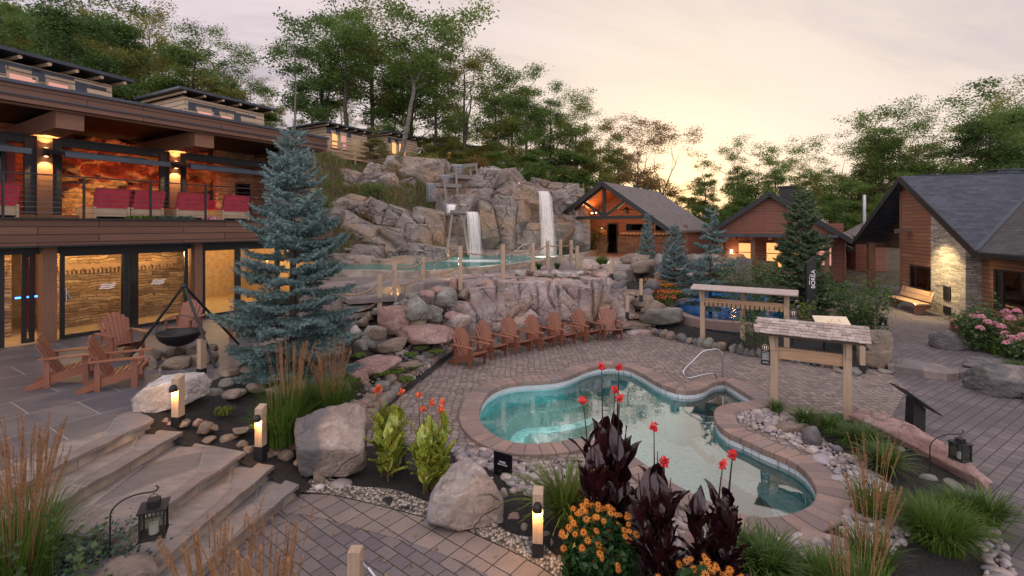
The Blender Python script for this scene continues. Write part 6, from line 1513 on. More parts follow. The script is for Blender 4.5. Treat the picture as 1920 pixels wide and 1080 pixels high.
# planter greens along the deck edge
def tuft(name, lab, loc, r, h, n, mat, cat='plant', group=None, wid=.01, seed=1, flat=1.0):
    q = np.random.default_rng(seed); a = q.uniform(0, 6.28, n); d = np.sqrt(q.uniform(0, 1, n))*r; x, y = d*np.cos(a), d*np.sin(a)*flat; th = q.uniform(0, 6.28, n); L = h*q.uniform(.5, 1, n); ln = q.uniform(.0, .8, n)
    dx, dy = np.cos(th), np.sin(th); b = np.stack([x, y, 0*x], -1); m = b+np.stack([dx*L*ln*.35, dy*L*ln*.35, L*.65], -1); tp = b+np.stack([dx*L*ln, dy*L*ln, L*(1-.3*ln)], -1)
    sdv = np.stack([-dy, dx, 0*dx], -1)*wid; V = np.stack([b-sdv, b+sdv, m+sdv*1.2, m-sdv*1.2, tp], 1).reshape(-1, 3)
    i0 = np.arange(n)[:, None]*5; Fq = np.concatenate([i0+np.array([[0, 1, 2]]), i0+np.array([[0, 2, 3]]), i0+np.array([[3, 2, 4]])])
    o = npmesh(name, V, Fq, K[mat]); o.location = loc; return tag(o, lab, cat, group)
for i, px in enumerate((255, 275, 300, 325, 350, 395)):
    tuft('deck_plant', 'low green plants spilling along the deck edge behind the railing', lb_pt(sx(px, .35), -.35, 3.065), .22, .12, 160, 'moss' if i < 2 else ('sage' if i < 4 else 'hydr' if i == 5 else 'sage'), group='plants along the deck edge', seed=i, wid=.012)

# ------------------------------------------------------------------ flumes and waterfalls
def fall_sheet(name, lab, l0, l1, pts, mat='fall', grp=None, spread=1.0, thick=.05, drift=0.0):
    """water falling from the lip l0-l1 along offsets pts (forward, drop); forward is toward the viewer"""
    l0 = Vector(l0); l1 = Vector(l1); c = (l0+l1)/2; ax = (l1-l0); fw = Vector((ax.y, -ax.x, 0)).normalized(); n = 28
    V = []; rows = bez([Vector((a, b, 0)) for a, b in pts], 5); m = len(rows)
    for j, p in enumerate(rows):
        for i in range(n+1):
            s = (i/n-.5)*(1+(spread-1)*j/(m-1)); w = .03*math.sin(i*.9+j*.1)+.012*math.sin(i*2.1+j*.2); V.append(ax*s*(1+.06*math.sin(j*.5+i))+ax.normalized()*drift*(j/(m-1))**.6+fw*(p.x+w*min(1, j/4))-Vector((0, 0, p.y)))
    fd = []
    for j in range(m):
        for i in range(n+1): e = 1-abs(i/n*2-1); fd.append(min(1, (e*1.7)**.8+.02)*(1-.5*(j/(m-1))**2)*(.78+.22*math.sin(i*1.9+j*.25+math.sin(j*.6))))
    V2 = [v-fw*thick for v in V]; idx = lambda j, i, b=0: b+j*(n+1)+i; Fc = []; N = len(V)
    for j in range(m-1):
        for i in range(n): Fc.append((idx(j, i), idx(j+1, i), idx(j+1, i+1), idx(j, i+1))); Fc.append((idx(j, i, N), idx(j, i+1, N), idx(j+1, i+1, N), idx(j+1, i, N)))
    mb = MB(); mb.add(V+V2, Fc); o = mb.build(name, K[mat], smooth=True); at_ = o.data.attributes.new('fade', 'FLOAT', 'POINT'); at_.data.foreach_set('value', fd+fd); o.location = c; return tag(o, lab, 'waterfall', grp)
def flume(lab, a, b, w, d=.16, legs=()):
    a = Vector(a); b = Vector(b); t = thing('wooden_flume', lab, 'flume', a); q = b-a; dr = q.normalized(); sd = Vector((dr.y, -dr.x, 0)).normalized()*w/2
    mb = MB(); mb.bar(-Vector((0, 0, d)), q-Vector((0, 0, d)), w, .05); mb.bar(sd-Vector((0, 0, d/2)), q+sd-Vector((0, 0, d/2)), .05, d); mb.bar(-sd-Vector((0, 0, d/2)), q-sd-Vector((0, 0, d/2)), .05, d); mb.build('trough', K['grey_x'], t)
    mb = MB(); mb.bar(-Vector((0, 0, d*.35)), q-Vector((0, 0, d*.35)), w*.8, .02); mb.build('flowing_water', K['chute_water'], t)
    for (p0, p1) in legs: mb = MB(); mb.bar(Vector(p0)-a, Vector(p1)-a, .12, .12, up=(0, 1, 0)); mb.build('leg', K['grey_z'], t)
Yq = 28.0
flume('topmost wooden flume of the cascade on the cliff', at(860, 309, 29.5), at(886, 306, 30.6), .78, .2, [(at(881, 312, 30), at(886, 345, 30)), (at(892, 308, 30.2), at(896, 330, 30.2))])
fall_sheet('waterfall', 'thin sheet of water off the topmost flume', at(848, 308, 29.3), at(871, 308, 29.3), [(0, 0), (.06, .1), (.12, .4), (.14, .72)], 'fall_t', spread=.85)
flume('second wooden flume down the cliff cascade', at(835, 327, 28.9), at(878, 330, 30.2), .7, .22, [(at(855, 323, 28.9), at(860, 386, 28.9))])
fall_sheet('waterfall', 'narrow sheet of water off the second flume', at(825, 327, 28.6), at(846, 327, 28.6), [(0, 0), (.05, .1), (.1, .3), (.12, .52)], 'fall_t', spread=.85)
flume('third wooden flume with a broad lip on the cliff cascade', at(810, 343, 28.1), at(857, 346, 29.4), .8, .22, [(at(833, 340, 28), at(838, 378, 28)), (at(821, 345, 28), at(832, 395, 28.4))])
fall_sheet('waterfall', 'broad thin sheet of water off the third flume', at(798, 343, 27.9), at(821, 343, 27.9), [(0, 0), (.08, .1), (.16, .5), (.2, 1.1)], 'fall_t', spread=.9)
flume('short tilted flume pouring onto the lowest stand', at(846, 399, 27.0), at(844, 380, 27.8), .6, .2, [(at(834, 377, 27.6), at(833, 398, 27.6))])
fall_sheet('waterfall', 'white water sliding down the short tilted flume', at(838, 384, 27.35), at(857, 384, 27.35), [(0, 0), (.2, .15), (.35, .4), (.4, .55)], 'fall', spread=.7)
flume('lowest wooden flume on tall splayed legs in front of the cliff', at(848, 394, 26.8), at(884, 396, 26.6), .7, .16, [(at(848, 402, 26.5), at(838, 478, 26.2)), (at(868, 402, 26.5), at(879, 478, 26.2)), (at(843, 404, 26.9), at(843, 478, 27.2)), (at(836, 401, 26.6), at(884, 401, 26.6))])
fall_sheet('waterfall', 'broad white waterfall pouring from the lowest flume into the upper pool', at(869, 397, 26.0), at(892, 397, 26.0), [(0, 0), (.25, .05), (.5, .35), (.66, 1.1), (.72, 1.9), (.76, 2.72)], 'fall', spread=1.2, drift=.42)
fall_sheet('waterfall', 'tall white waterfall dropping off the rock lip near the bath house', at(1003, 359, 28.6), at(1024, 359, 28.6), [(0, -.02), (.3, .05), (.55, .45), (.75, 1.4), (.85, 2.5), (.95, 3.9)], 'fall', spread=1.45, thick=.08, drift=.42)
flume('raised straight flume on posts at the top of the cliff', at(905, 318, 31), at(949, 317, 31.2), .3, .2, [(at(910, 312, 31), at(910, 330, 31)), (at(933, 313, 31), at(933, 352, 31))])
fall_sheet('waterfall', 'trickle of water arching off the raised flume', at(947, 317, 31.1), at(950, 317, 31.1), [(0, 0), (.1, .1), (.15, .4), (.17, .6)], 'fall')
flume('short low flume beside a white post on the cliff top', at(936, 340, 30.4), at(968, 341, 30.4), .4, .2, [(at(961, 334, 30.3), at(961, 353, 30.3))])
fall_sheet('waterfall', 'trickle of water below the short low flume', at(971, 342, 30.3), at(975, 342, 30.3), [(0, 0), (.08, .1), (.12, .3), (.13, .45)], 'fall')
t = NT('foam_patch'); d = t.n.new('ShaderNodeVectorMath'); d.operation = 'LENGTH'; t.L(t.obj, d.inputs[0])
al = t.math('MULTIPLY', t.mapr(d.outputs['Value'], .15, 1, 1, 0), t.mapr(t.noise(3, 5), .3, .7, .4, 1)); K['foamp'] = t.done((.78, .84, .82), .7, Alpha=al)
for px, py, sx_, sy_ in ((893, 489, 1.9, 1.5), (1040, 481, 1.7, 1.4)):
    p = gp(px, py, 1.958); n = 40; mb = MB(); mb.add([(0, 0, 0)]+[(math.cos(2*math.pi*k/n), math.sin(2*math.pi*k/n), 0) for k in range(n)], [(0, k+1, (k+1) % n+1) for k in range(n)]); o = mb.build('foam', K['foamp']); o.location = p; o.scale = (sx_, sy_, 1); tag(o, kind='stuff', label='white foam spreading where a waterfall meets the upper pool')
plight('underwater_light', tuple(gp(905, 492, 2.15)), 9, (.7, 1, .95), .02); plight('underwater_light', tuple(gp(1132, 473, 2.25)), 26, (.9, 1, .98), .03); plight('fall_light', tuple(at(1015, 470, 26)), 22, (1, .75, .55), .02); plight('fall_light', tuple(at(860, 478, 25.3)), 16, (1, .8, .6), .02)
# stone-step accent lights near the fence
plight('step_light', tuple(at(742, 548, 14.3)), 4, (1, .6, .2), .05); plight('step_light', tuple(at(720, 562, 13.6)), 3, (1, .6, .2), .05); plight('step_light', tuple(at(846, 512, 16.6)), 3, (1, .6, .2), .05)

for px, py, e in ((1030, 775, 14), (1110, 758, 4)): plight('added_pool_fill', tuple(gp(px, py, -.22)), e, (.8, 1, .98), .05)  # added fill lights under the water to brighten the floor, no real lamps
# ------------------------------------------------------------------ deciduous trees
def leaf_quads(C, r, size, asp=.6, droop=.3, k=1):
    """C (n,3) centres -> diamond leaves with random tilt"""
    n = len(C); a = r.normal(size=(n, 3)); a[:, 2] = a[:, 2]*.5-droop*.3; a /= np.linalg.norm(a, axis=1)[:, None]
    b = r.normal(size=(n, 3)); b -= (b*a).sum(1)[:, None]*a; b /= np.linalg.norm(b, axis=1)[:, None]
    s = size*r.uniform(.6, 1.3, n)[:, None]
    V = np.stack([C-a*s*.5, C+b*s*asp*.5-a*s*.05, C+a*s*.5, C-b*s*asp*.5-a*s*.05], 1).reshape(-1, 3)
    return V, np.arange(n*4).reshape(-1, 4)
def make_tree(name, label, seed, H, cs, spread, nl=9000, lsize=.2, lean=0.0, fork=None, mats_=('leaf_a', 'bark'), tr=.22, levels=3, updir=.55, group=None, clus=.55, limbs=9, flat=.55, bare=0.0):
    """H height, cs crown start fraction, spread crown radius"""
    R = random.Random(seed); r = np.random.default_rng(seed); mb = MB(); tips = []
    def grow(p, d, L, rad, lv):
        n = 4; pts = [p]; rs = [rad]
        for i in range(n):
            d = (d+Vector((R.gauss(0, .16), R.gauss(0, .16), R.gauss(.05, .08)))).normalized(); p = p+d*L/n; pts.append(p); rs.append(rad*(1-.55*(i+1)/n))
        mb.tube(pts, rs, 5 if lv else 7, cap=False)
        if lv >= levels: tips.extend([pts[-1], pts[-2]] if R.random() > bare else []); return
        if lv >= levels-1: tips.append(pts[-2])
        m = R.choice((2, 3, 3)) if lv else 3
        for k in range(m):
            q = pts[R.choice((-1, -1, -2, -3)) if k else -1]; a = R.uniform(0, 6.28); t = R.uniform(.35, .85); ax = d.orthogonal(); ax.rotate(Matrix.Rotation(a, 3, d)); nd = (d*math.cos(t)+ax*math.sin(t)); nd.z = nd.z*(1-.2*flat)+.12; grow(q, nd.normalized(), L*R.uniform(.55, .78), rs[-1]*.9 if k == 0 else rs[-1]*.7, lv+1)
    # trunk
    pts = [Vector((0, 0, -.3))]; n = 9; d = Vector((lean, 0, 1)).normalized(); stop = 1.0 if not fork else fork
    for i in range(n): pts.append(pts[-1]+(d+Vector((R.gauss(0, .045), R.gauss(0, .045), 0)))*(H*stop*.93+.3)/n)
    rs = [tr*(1.25 if i == 0 else 1)*(1-.75*stop*(i/n)) for i in range(n+1)]
    mb.tube(pts, rs, 8, cap=False)
    if fork:
        a0 = R.uniform(0, 3.14)
        for k in range(2): a = a0+k*math.pi; nd = Vector((math.cos(a)*.5, math.sin(a)*.5, 1)).normalized(); grow(pts[-1], nd, H*(1-fork)*.62, rs[-1]*.85, 0)
    for k in range(limbs):
        f = cs+(stop-cs)*((k+.5)/limbs); i = min(n-1, int(f/stop*n)); q = pts[i].lerp(pts[i+1], (f/stop*n)-i); a = k*2.4+R.uniform(-.5, .5)
        u = (f-cs)/(1-cs); L = spread*(1-.55*u)*R.uniform(.6, 1.0)*(.62 if u < .1 else 1)*.62
        nd = Vector((math.cos(a), math.sin(a), updir*R.uniform(.5, 1.4))).normalized(); grow(q, nd, L, max(.02, rs[i]*.42), 1)
    grow(pts[-1], Vector((R.gauss(0, .2), R.gauss(0, .2), 1)).normalized(), spread*.5, rs[-1], 1)
    T = np.array([t[:] for t in tips]); idx = r.integers(0, len(T), nl)
    off = r.normal(size=(nl, 3))*clus*np.array([1, 1, flat]); C = T[idx]+off
    V, Fc = leaf_quads(C, r, lsize)
    kz = H/np.percentile(V[:, 2], 99.7); V[:, 2] *= kz; mb.v = [(a, b, c*kz) for a, b, c in mb.v]
    root = thing(name, label, 'tree', (0, 0, 0), group=group)
    mb.build('trunk', K[mats_[1]], root, smooth=True); npmesh('crown', V, Fc, K[mats_[0]], root); return root
TR = {}
def ground_or(x, y): return float(hill_z(x, y))
def put_tree(p, px, Y, ztop_py=None, rz=None, label=None, group=None, H0=10., sc=None, zb=None):
    x = (px-960)/F*Y; z = ground_or(x, Y) if zb is None else zb
    if sc is None: top = CZ+(HY-ztop_py)/F*Y; sc = max(.3, (top-z)/H0)
    return place(p, TR, (x, Y, z-.15), rnd.uniform(0, 6.28) if rz is None else rz, label, group, scale=(sc*rnd.uniform(.9, 1.1), sc*rnd.uniform(.9, 1.1), sc))
proto = {}
L1 = 'tall slender broadleaf tree in the wood on the hill'
def P_(k, *a, **kw): proto[k] = make_tree(*a, **kw)
P_('airy', 'broadleaf_tree', L1, 11, 10, .42, 3.2, 8000, .125, fork=.5, limbs=6, clus=.27, mats_=('leaf_a', 'bark'), tr=.13)
P_('tall', 'broadleaf_tree', L1, 12, 10, .46, 2.6, 10000, .13, limbs=13, clus=.28, tr=.16, mats_=('leaf_a', 'bark'))
P_('olive', 'broadleaf_tree', L1, 13, 10, .44, 2.8, 9000, .135, limbs=12, clus=.29, mats_=('leaf_b', 'bark'), tr=.12)
P_('dark', 'broadleaf_tree', L1, 14, 10, .26, 3.1, 15000, .16, limbs=14, clus=.36, mats_=('leaf_c', 'bark'), tr=.15)
P_('round', 'broadleaf_tree', L1, 15, 10, .45, 4.4, 14000, .125, fork=.45, limbs=7, clus=.30, mats_=('leaf_a', 'bark'), tr=.15, updir=.8)
P_('russet', 'broadleaf_tree', L1, 16, 10, .40, 3.4, 11000, .125, fork=.42, limbs=6, clus=.30, mats_=('leaf_r', 'bark_l'), tr=.13, updir=.8)
P_('lean', 'broadleaf_tree', L1, 17, 10, .55, 3.4, 8000, .16, lean=.16, fork=.6, limbs=5, clus=.36, mats_=('leaf_a', 'bark_l'), tr=.15)
P_('sparse', 'broadleaf_tree', L1, 18, 10, .60, 2.4, 2300, .2, limbs=5, clus=.32, fork=.72, mats_=('leaf_c', 'bark_l'), tr=.09, flat=.35)
P_('bush', 'understory_tree', 'young leafy maple in the undergrowth', 19, 10, .06, 5.2, 15000, .26, limbs=13, clus=.55, mats_=('leaf_a', 'bark'), tr=.1, updir=.3)
P_('bush2', 'understory_tree', 'young leafy maple in the undergrowth', 20, 10, .04, 5.6, 15000, .26, limbs=13, clus=.55, mats_=('leaf_b', 'bark'), tr=.1, updir=.3)
HG = 'trees of the wood behind the lodge and cliff'; FG = 'trees beyond the roofs under the sunset'; UG = 'young trees filling the undergrowth'
LT2 = 'tall leafy tree silhouetted against the sunset beyond the roofs'
# single trees that stand out
S = [('dark', 135, 24, -60, 'tall dark trunked tree rising behind the first log cabin roof'), ('sparse', 552, 30, 18, 'lone thin tree with a tuft of leaves above a long bare trunk'), ('tall', 650, 40, -30, 'tallest full tree above the pale hillside cabin'), ('lean', 745, 36, -25, 'leaning grey trunked tree sweeping over the top of the cliff'),
     ('airy', 872, 40, 62, 'forked airy tree standing behind the cliff flumes'), ('tall', 985, 42, 118, 'full green tree at the edge of the wood above the tall waterfall'), ('russet', 1196, 46, 212, 'russet tinged tree standing alone behind the bath house ridge'), ('russet', 1240, 50, 232, 'slimmer russet tree just behind the end of the bath house roof'),
     ('round', 1410, 52, 250, 'round headed tree beside the open gap of bright sky'), ('round', 1738, 52, 178, 'wide crowned tree with a forked trunk above the stone chimney lodge'), ('dark', 1858, 50, 148, 'tallest tree over the far end of the shingled lodge roof')]
for k, px, Y, tp_, lab in S: o = put_tree(proto[k], px, Y, tp_, label=lab); o['group'] = 'x'; del o['group']
# the wood on the hill
R2 = random.Random(5)
def row(keys, xs_, Y, tops_, grp, lab):
    for px in xs_:
        tpy = np.interp(px, tops_[0], tops_[1])+R2.uniform(-18, 25); put_tree(proto[R2.choice(keys)], px+R2.uniform(-14, 14), Y+R2.uniform(-3, 3), tpy, label=lab, group=grp)
topsA = ([-200, 0, 200, 300, 420, 480, 560, 600, 700, 800, 900, 1000, 1060, 1150], [-70, -60, -20, 10, 70, 130, 150, 30, 10, 20, 80, 130, 170, 240])
row(['dark', 'olive', 'tall'], range(-80, 470, 74), 30, topsA, HG, L1)
row(['olive', 'tall', 'airy', 'dark'], list(range(-60, 480, 90))+list(range(600, 1080, 88)), 44, topsA, HG, L1)
row(['tall', 'olive', 'airy'], range(30, 1160, 120), 56, ([0, 300, 480, 700, 900, 1060, 1160], [20, 40, 180, 120, 150, 215, 260]), HG, L1)
for px, Y, t in ((815, 42, 40), (960, 46, 135), (1080, 44, 185), (1125, 50, 225), (1160, 56, 250), (500, 46, 170), (450, 44, 120), (930, 41, 120), (1030, 45, 150), (1065, 48, 175), (1100, 50, 215), (1150, 52, 250), (700, 44, 20), (610, 44, 40)): put_tree(proto[R2.choice(['tall', 'airy', 'olive'])], px, Y, t, label=L1, group=HG)
topsU = ([-100, 100, 300, 500, 560, 640, 700, 850, 950, 1050, 1120], [60, 80, 110, 185, 225, 225, 190, 215, 235, 245, 270])
row(['bush', 'bush2'], range(-60, 500, 60), 28.5, ([-100, 300, 420, 500, 560], [70, 90, 140, 180, 215]), UG, 'young leafy maple in the undergrowth of the wood')
row(['bush', 'bush2'], range(560, 1130, 42), 42, topsU, UG, 'young leafy maple in the undergrowth of the wood')
row(['bush', 'bush2', 'bush'], (925, 965, 1005, 1035, 1062), 37.5, ([900, 1070], [272, 330]), UG, 'young leafy maple in the undergrowth of the wood')
row(['bush2'], (700, 735, 790, 850), 38, ([600, 900], [250, 262]), UG, 'young leafy maple in the undergrowth of the wood')
# far line under the sunset
topsF = ([1280, 1330, 1380, 1440, 1500, 1560, 1620, 1680, 1760, 1820, 1880, 1960, 2050], [350, 310, 275, 265, 275, 245, 240, 205, 195, 200, 165, 160, 150])
row(['round', 'airy', 'olive', 'tall'], list(range(1325, 1660, 46))+list(range(1660, 2080, 62)), 56, topsF, FG, LT2)
row(['tall', 'round', 'olive'], range(1300, 2080, 95), 70, ([1280, 1440, 1600, 1800, 2050], [365, 305, 285, 250, 220]), FG, LT2)
row(['bush', 'bush2', 'bush'], range(1170, 2080, 46), 50, ([1150, 1300, 1400, 1600, 1800, 2050], [345, 365, 345, 335, 315, 300]), UG, 'young leafy maple in the undergrowth of the wood')
row(['bush', 'bush2'], range(1290, 2080, 90), 62, ([1200, 1400, 1700, 2050], [365, 330, 300, 270]), UG, 'young leafy maple in the undergrowth of the wood')

# ------------------------------------------------------------------ spruces
def needles(P0, D, L, r, per=16, nl=.032, nw=.006, mat='spruce'):
    """bottle-brush twigs: P0 (n,3) start, D unit dir, L length"""
    n = len(P0); t = np.tile((np.arange(per)+.5)/per, (n, 1)); C = P0[:, None]+D[:, None]*(L[:, None]*t)[..., None]
    a = r.normal(size=(n, per, 3)); a -= (a*D[:, None]).sum(-1)[..., None]*D[:, None]; a /= np.linalg.norm(a, axis=-1)[..., None]
    q = a*.8+D[:, None]*.62; q /= np.linalg.norm(q, axis=-1)[..., None]; s = np.cross(q, a+.01*r.normal(size=a.shape)); s /= np.linalg.norm(s, axis=-1)[..., None]+1e-9
    ln = nl*r.uniform(.75, 1.25, (n, per, 1)); b = C+s*nw; c = C-s*nw; tp = C+q*ln
    V = np.stack([b, c, tp], 2).reshape(-1, 3); return V, np.arange(n*per*3).reshape(-1, 3)
def make_spruce(name, label, seed, H, Rb, mat='spruce', dens=1.0, per=16, z0=.12, nl=.034, gaps=0.0, tw=.13, droop=.0, nw=.006):
    r = np.random.default_rng(seed); P0 = []; D = []; L = []; mb = MB()
    mb.tube([(0, 0, -.2), (0, 0, H*.5), (0, 0, H*.97)], [H*.018, H*.011, .006], 8, cap=False)
    z = z0*H*.5; k = 0
    while z < H*.96:
        f = z/H; nb = int(r.integers(5, 8)*dens) or 3
        for j in range(nb):
            if r.random() < gaps: continue
            a = j*2*math.pi/nb+k*.7+r.uniform(-.3, .3); Lb = (Rb*(1-f)**.85*r.uniform(.62, 1.12)+.06)*(.75+.25*min(1, f/.12))
            ang = -.12+.75*f+r.uniform(-.1, .1)-droop; m = max(3, int(Lb/.055)); p = np.array([0, 0, z+r.uniform(-.05, .05)]); pts = [p]
            for i in range(m):
                e = ang+.35*(i/m)**1.5-.10*math.sin(i/m*3.1); d = np.array([math.cos(a)*math.cos(e), math.sin(a)*math.cos(e), math.sin(e)]); p2 = p+d*Lb/m
                u = i/m
                if u > .12:
                    side = np.array([-math.sin(a), math.cos(a), 0])
                    for s in (-1, 1):
                        sl_ = min(.42*Lb, .5)*(1-u)**.8*r.uniform(.7, 1.1)+.07; dd_ = d*.62+side*s*.78+np.array([0, 0, r.uniform(-.15, .12)]); dd_ /= np.linalg.norm(dd_)
                        nn = max(1, int(sl_/.10)); q = p2.copy()
                        for w in range(nn):
                            P0.append(q.copy()); D.append(dd_); L.append(sl_/nn*1.15); q2 = q+dd_*sl_/nn
                            if nn > 1:
                                for s2 in (-1, 1):
                                    d3 = dd_*.7+np.cross(dd_, [0, 0, 1])*s2*.7+np.array([0, 0, r.uniform(-.2, .3)]); d3 /= np.linalg.norm(d3); P0.append(q2.copy()); D.append(d3); L.append(tw*r.uniform(.6, 1.1)*(1-.4*w/nn))
                            q = q2
                    if r.random() < .5: dd_ = d*.8+np.array([0, 0, .6]); dd_ /= np.linalg.norm(dd_); P0.append(p2.copy()); D.append(dd_); L.append(tw*.8)
                    P0.append(p.copy()); D.append(d); L.append(Lb/m*1.2)
                p = p2; pts.append(p)
            mb.tube([tuple(x) for x in pts[::3]+[pts[-1]]], [max(.004, .014*(1-f)*(1-q/len(pts[::3]+[0]))) for q in range(len(pts[::3])+1)], 4, cap=False)
            dl = d; P0.append(p.copy()); D.append(dl); L.append(tw*1.1)
        z += (.17+.10*(1-f))*(H/5.2)**.5/(dens**.5); k += 1
    for q in range(4): P0.append(np.array([0, 0, H*(.93+.018*q)])); D.append(np.array([r.normal()*.05, r.normal()*.05, 1.])); L.append(.14)
    P0 = np.array(P0); D = np.array(D); D /= np.linalg.norm(D, axis=1)[:, None]; L = np.array(L)
    V, Fc = needles(P0, D, L, r, per, nl, nw)
    t = thing(name, label, 'tree'); mb.build('trunk', K['bark'], t, smooth=True); npmesh('needles', V, Fc, K[mat], t); return t
bs = make_spruce('blue_spruce', 'large blue spruce between the slate patio and the rock garden', 3, 5.15, 1.58, gaps=.05, per=15, dens=1.15, nl=.045, nw=.009)
bs.location = (-4.38, 9.6, .55)
b2 = make_spruce('blue_spruce', 'dense small spruce in front of the bath house post', 5, 2.9, .85, dens=.9, per=9, nl=.06, nw=.014); b2.location = (6.6, 19.5, .75)
b3 = make_spruce('blue_spruce', 'open branched blue spruce behind the blue pool', 6, 3.7, 1.3, dens=.62, per=11, gaps=.25, nl=.07, nw=.016, droop=.1); b3.location = (7.4, 17.9, .55)
b4 = make_spruce('green_spruce', 'tall dark green spruce behind the black pylon sign', 8, 4.95, 1.5, 'spruce_g', dens=1.0, per=11, gaps=.04, nl=.07, nw=.016, droop=.05); b4.location = (10.75, 17.8, .2)
b5 = copy_tree(b2); b5.location = (6.9, 24.5, 1.2); b5.scale = (.7, .7, 1.05); b5['label'] = 'thin spruce top poking up behind the two small spruces'

# ------------------------------------------------------------------ shrubs
def make_shrub(name, label, seed, R0, H, n, mat, ls=.06, stems=9, loc=(0, 0, 0), cat='shrub', flat=1.0, group=None):
    r = np.random.default_rng(seed); q = random.Random(seed); mb = MB(); tips = []
    for i in range(stems):
        a = q.uniform(0, 6.28); d = Vector((math.cos(a)*q.uniform(.2, .8), math.sin(a)*q.uniform(.2, .8), 1)).normalized(); p = Vector((math.cos(a)*.08, math.sin(a)*.08, -.05)); pts = [p]
        for k in range(5):
            p = p+Vector((d.x*R0*.26, d.y*R0*.26, H*.2*d.z))*q.uniform(.8, 1.2)+Vector((q.gauss(0, .03), q.gauss(0, .03), 0)); pts.append(p)
            for _ in range(2): e = p+Vector((q.gauss(0, R0*.22), q.gauss(0, R0*.22), q.gauss(.04, H*.08))); mb.tube([p, e], [.006, .003], 4, cap=False); tips.append(e)
        mb.tube(pts, [.018-.0025*k for k in range(6)], 5, cap=False); tips.append(p)
    T = np.array([t[:] for t in tips]); C = T[r.integers(0, len(T), n)]+r.normal(size=(n, 3))*R0*.13; C[:, 2] = np.maximum(C[:, 2], .04)
    V, Fc = leaf_quads(C, r, ls, .65); t = thing(name, label, cat, loc, group=group); mb.build('stems', K['bark'], t); npmesh('foliage', V, Fc, K[mat], t); return t
make_shrub('leafy_shrub', 'big loose shrub with grey green leaves left of the pylon sign', 31, 1.35, 1.9, 3800, 'shrub', .08, 12, (8.3, 16.6, .3))
make_shrub('leafy_shrub', 'dark branching shrub right of the pylon sign reaching over the walkway', 32, 1.0, 1.55, 3600, 'leaf_c', .08, 13, (10.95, 15.2, .2))
make_shrub('leafy_shrub', 'rounded shrub by the porch of the gabled cedar house', 33, 1.0, 1.6, 2600, 'shrub', .08, 9, (12.1, 19.5, .3))
make_shrub('leafy_shrub', 'small dark shrub with bare stems below the towel rack', 34, .6, .9, 650, 'leaf_c', .07, 6, (6.9, 13.2, .3))
make_shrub('leafy_shrub', 'bright green low shrub beside the map table', 35, .5, .45, 900, 'lily', .06, 7, (9.8, 13.6, .2))
make_shrub('leafy_shrub', 'yellow green shrub at the foot of the pylon sign', 36, .5, .9, 900, 'grass_y', .07, 7, (9.0, 14.8, .3))
make_shrub('leafy_shrub', 'yellow green shrub between the ledge and the last red chair', 37, .35, .5, 500, 'grass_y', .05, 6, tuple(gp(1135, 604, .2)))
make_shrub('leafy_shrub', 'dark foliage at the open side of the bath house porch', 38, 1.6, 2.4, 3200, 'leaf_c', .12, 10, tuple(at(1098, 490, 33)))
for i, (px, py, Y) in enumerate(((630, 345, 25.5), (690, 300, 27.5), (735, 290, 30), (655, 318, 26.5), (600, 330, 24), (705, 345, 26.5), (760, 285, 32), (1070, 355, 33), (1045, 350, 33.5), (820, 292, 33), (960, 318, 33), (905, 305, 33.5))):
    p = at(px, py, Y); make_shrub('hillside_shrub', 'scrubby low shrub growing on the slope above the cliff rocks', 50+i, .9, .8, 900, ('leaf_b', 'leaf_a', 'leaf_r')[i % 3], .11, 7, (p.x, p.y, float(hill_z(p.x, p.y))), group='scrub on the slope above the rocks')
# hydrangeas
def hydrangea(loc, seed, label, R0=.75, H=1.15):
    t = make_shrub('hydrangea_bush', label, seed, R0, H, 1500, 'shrub', .10, 9, loc); q = random.Random(seed); r = np.random.default_rng(seed)
    for i in range(13):
        a = q.uniform(0, 6.28); d = math.sqrt(q.random())*R0*.95; c = np.array([math.cos(a)*d, math.sin(a)*d, H*(1.02-.45*(d/R0)**2)+q.uniform(-.08, .08)]); n = 170
        g = r.normal(size=(n, 3)); g /= np.linalg.norm(g, axis=1)[:, None]; g[:, 2] = np.abs(g[:, 2])*1.0-.2; C = c+g*np.array([.105, .105, .10])*q.uniform(.8, 1.15)
        V, Fc = leaf_quads(C, r, .042, .9); npmesh('flower_head', V, Fc, K['hydr'], t)
hydrangea((13.0, 13.3, .15), 61, 'pink hydrangea bush in full bloom behind the low bench', .5, .95)
hydrangea((13.9, 13.6, .15), 62, 'pink hydrangea bush closest to the dark wing window', .75, 1.05)
hydrangea((13.3, 12.3, .15), 63, 'low pink hydrangea spilling past the end of the low bench', .6, .55)
tuft('low_plant', 'bright green low plant at the foot of the hydrangeas', tuple(gp(1893, 665, .15)), .5, .35, 900, 'lily', seed=71, wid=.012); tuft('low_plant', 'tuft of green grass by the dark boulder at the walkway edge', tuple(gp(1915, 705, .1)), .35, .4, 500, 'lily', seed=72, wid=.012)

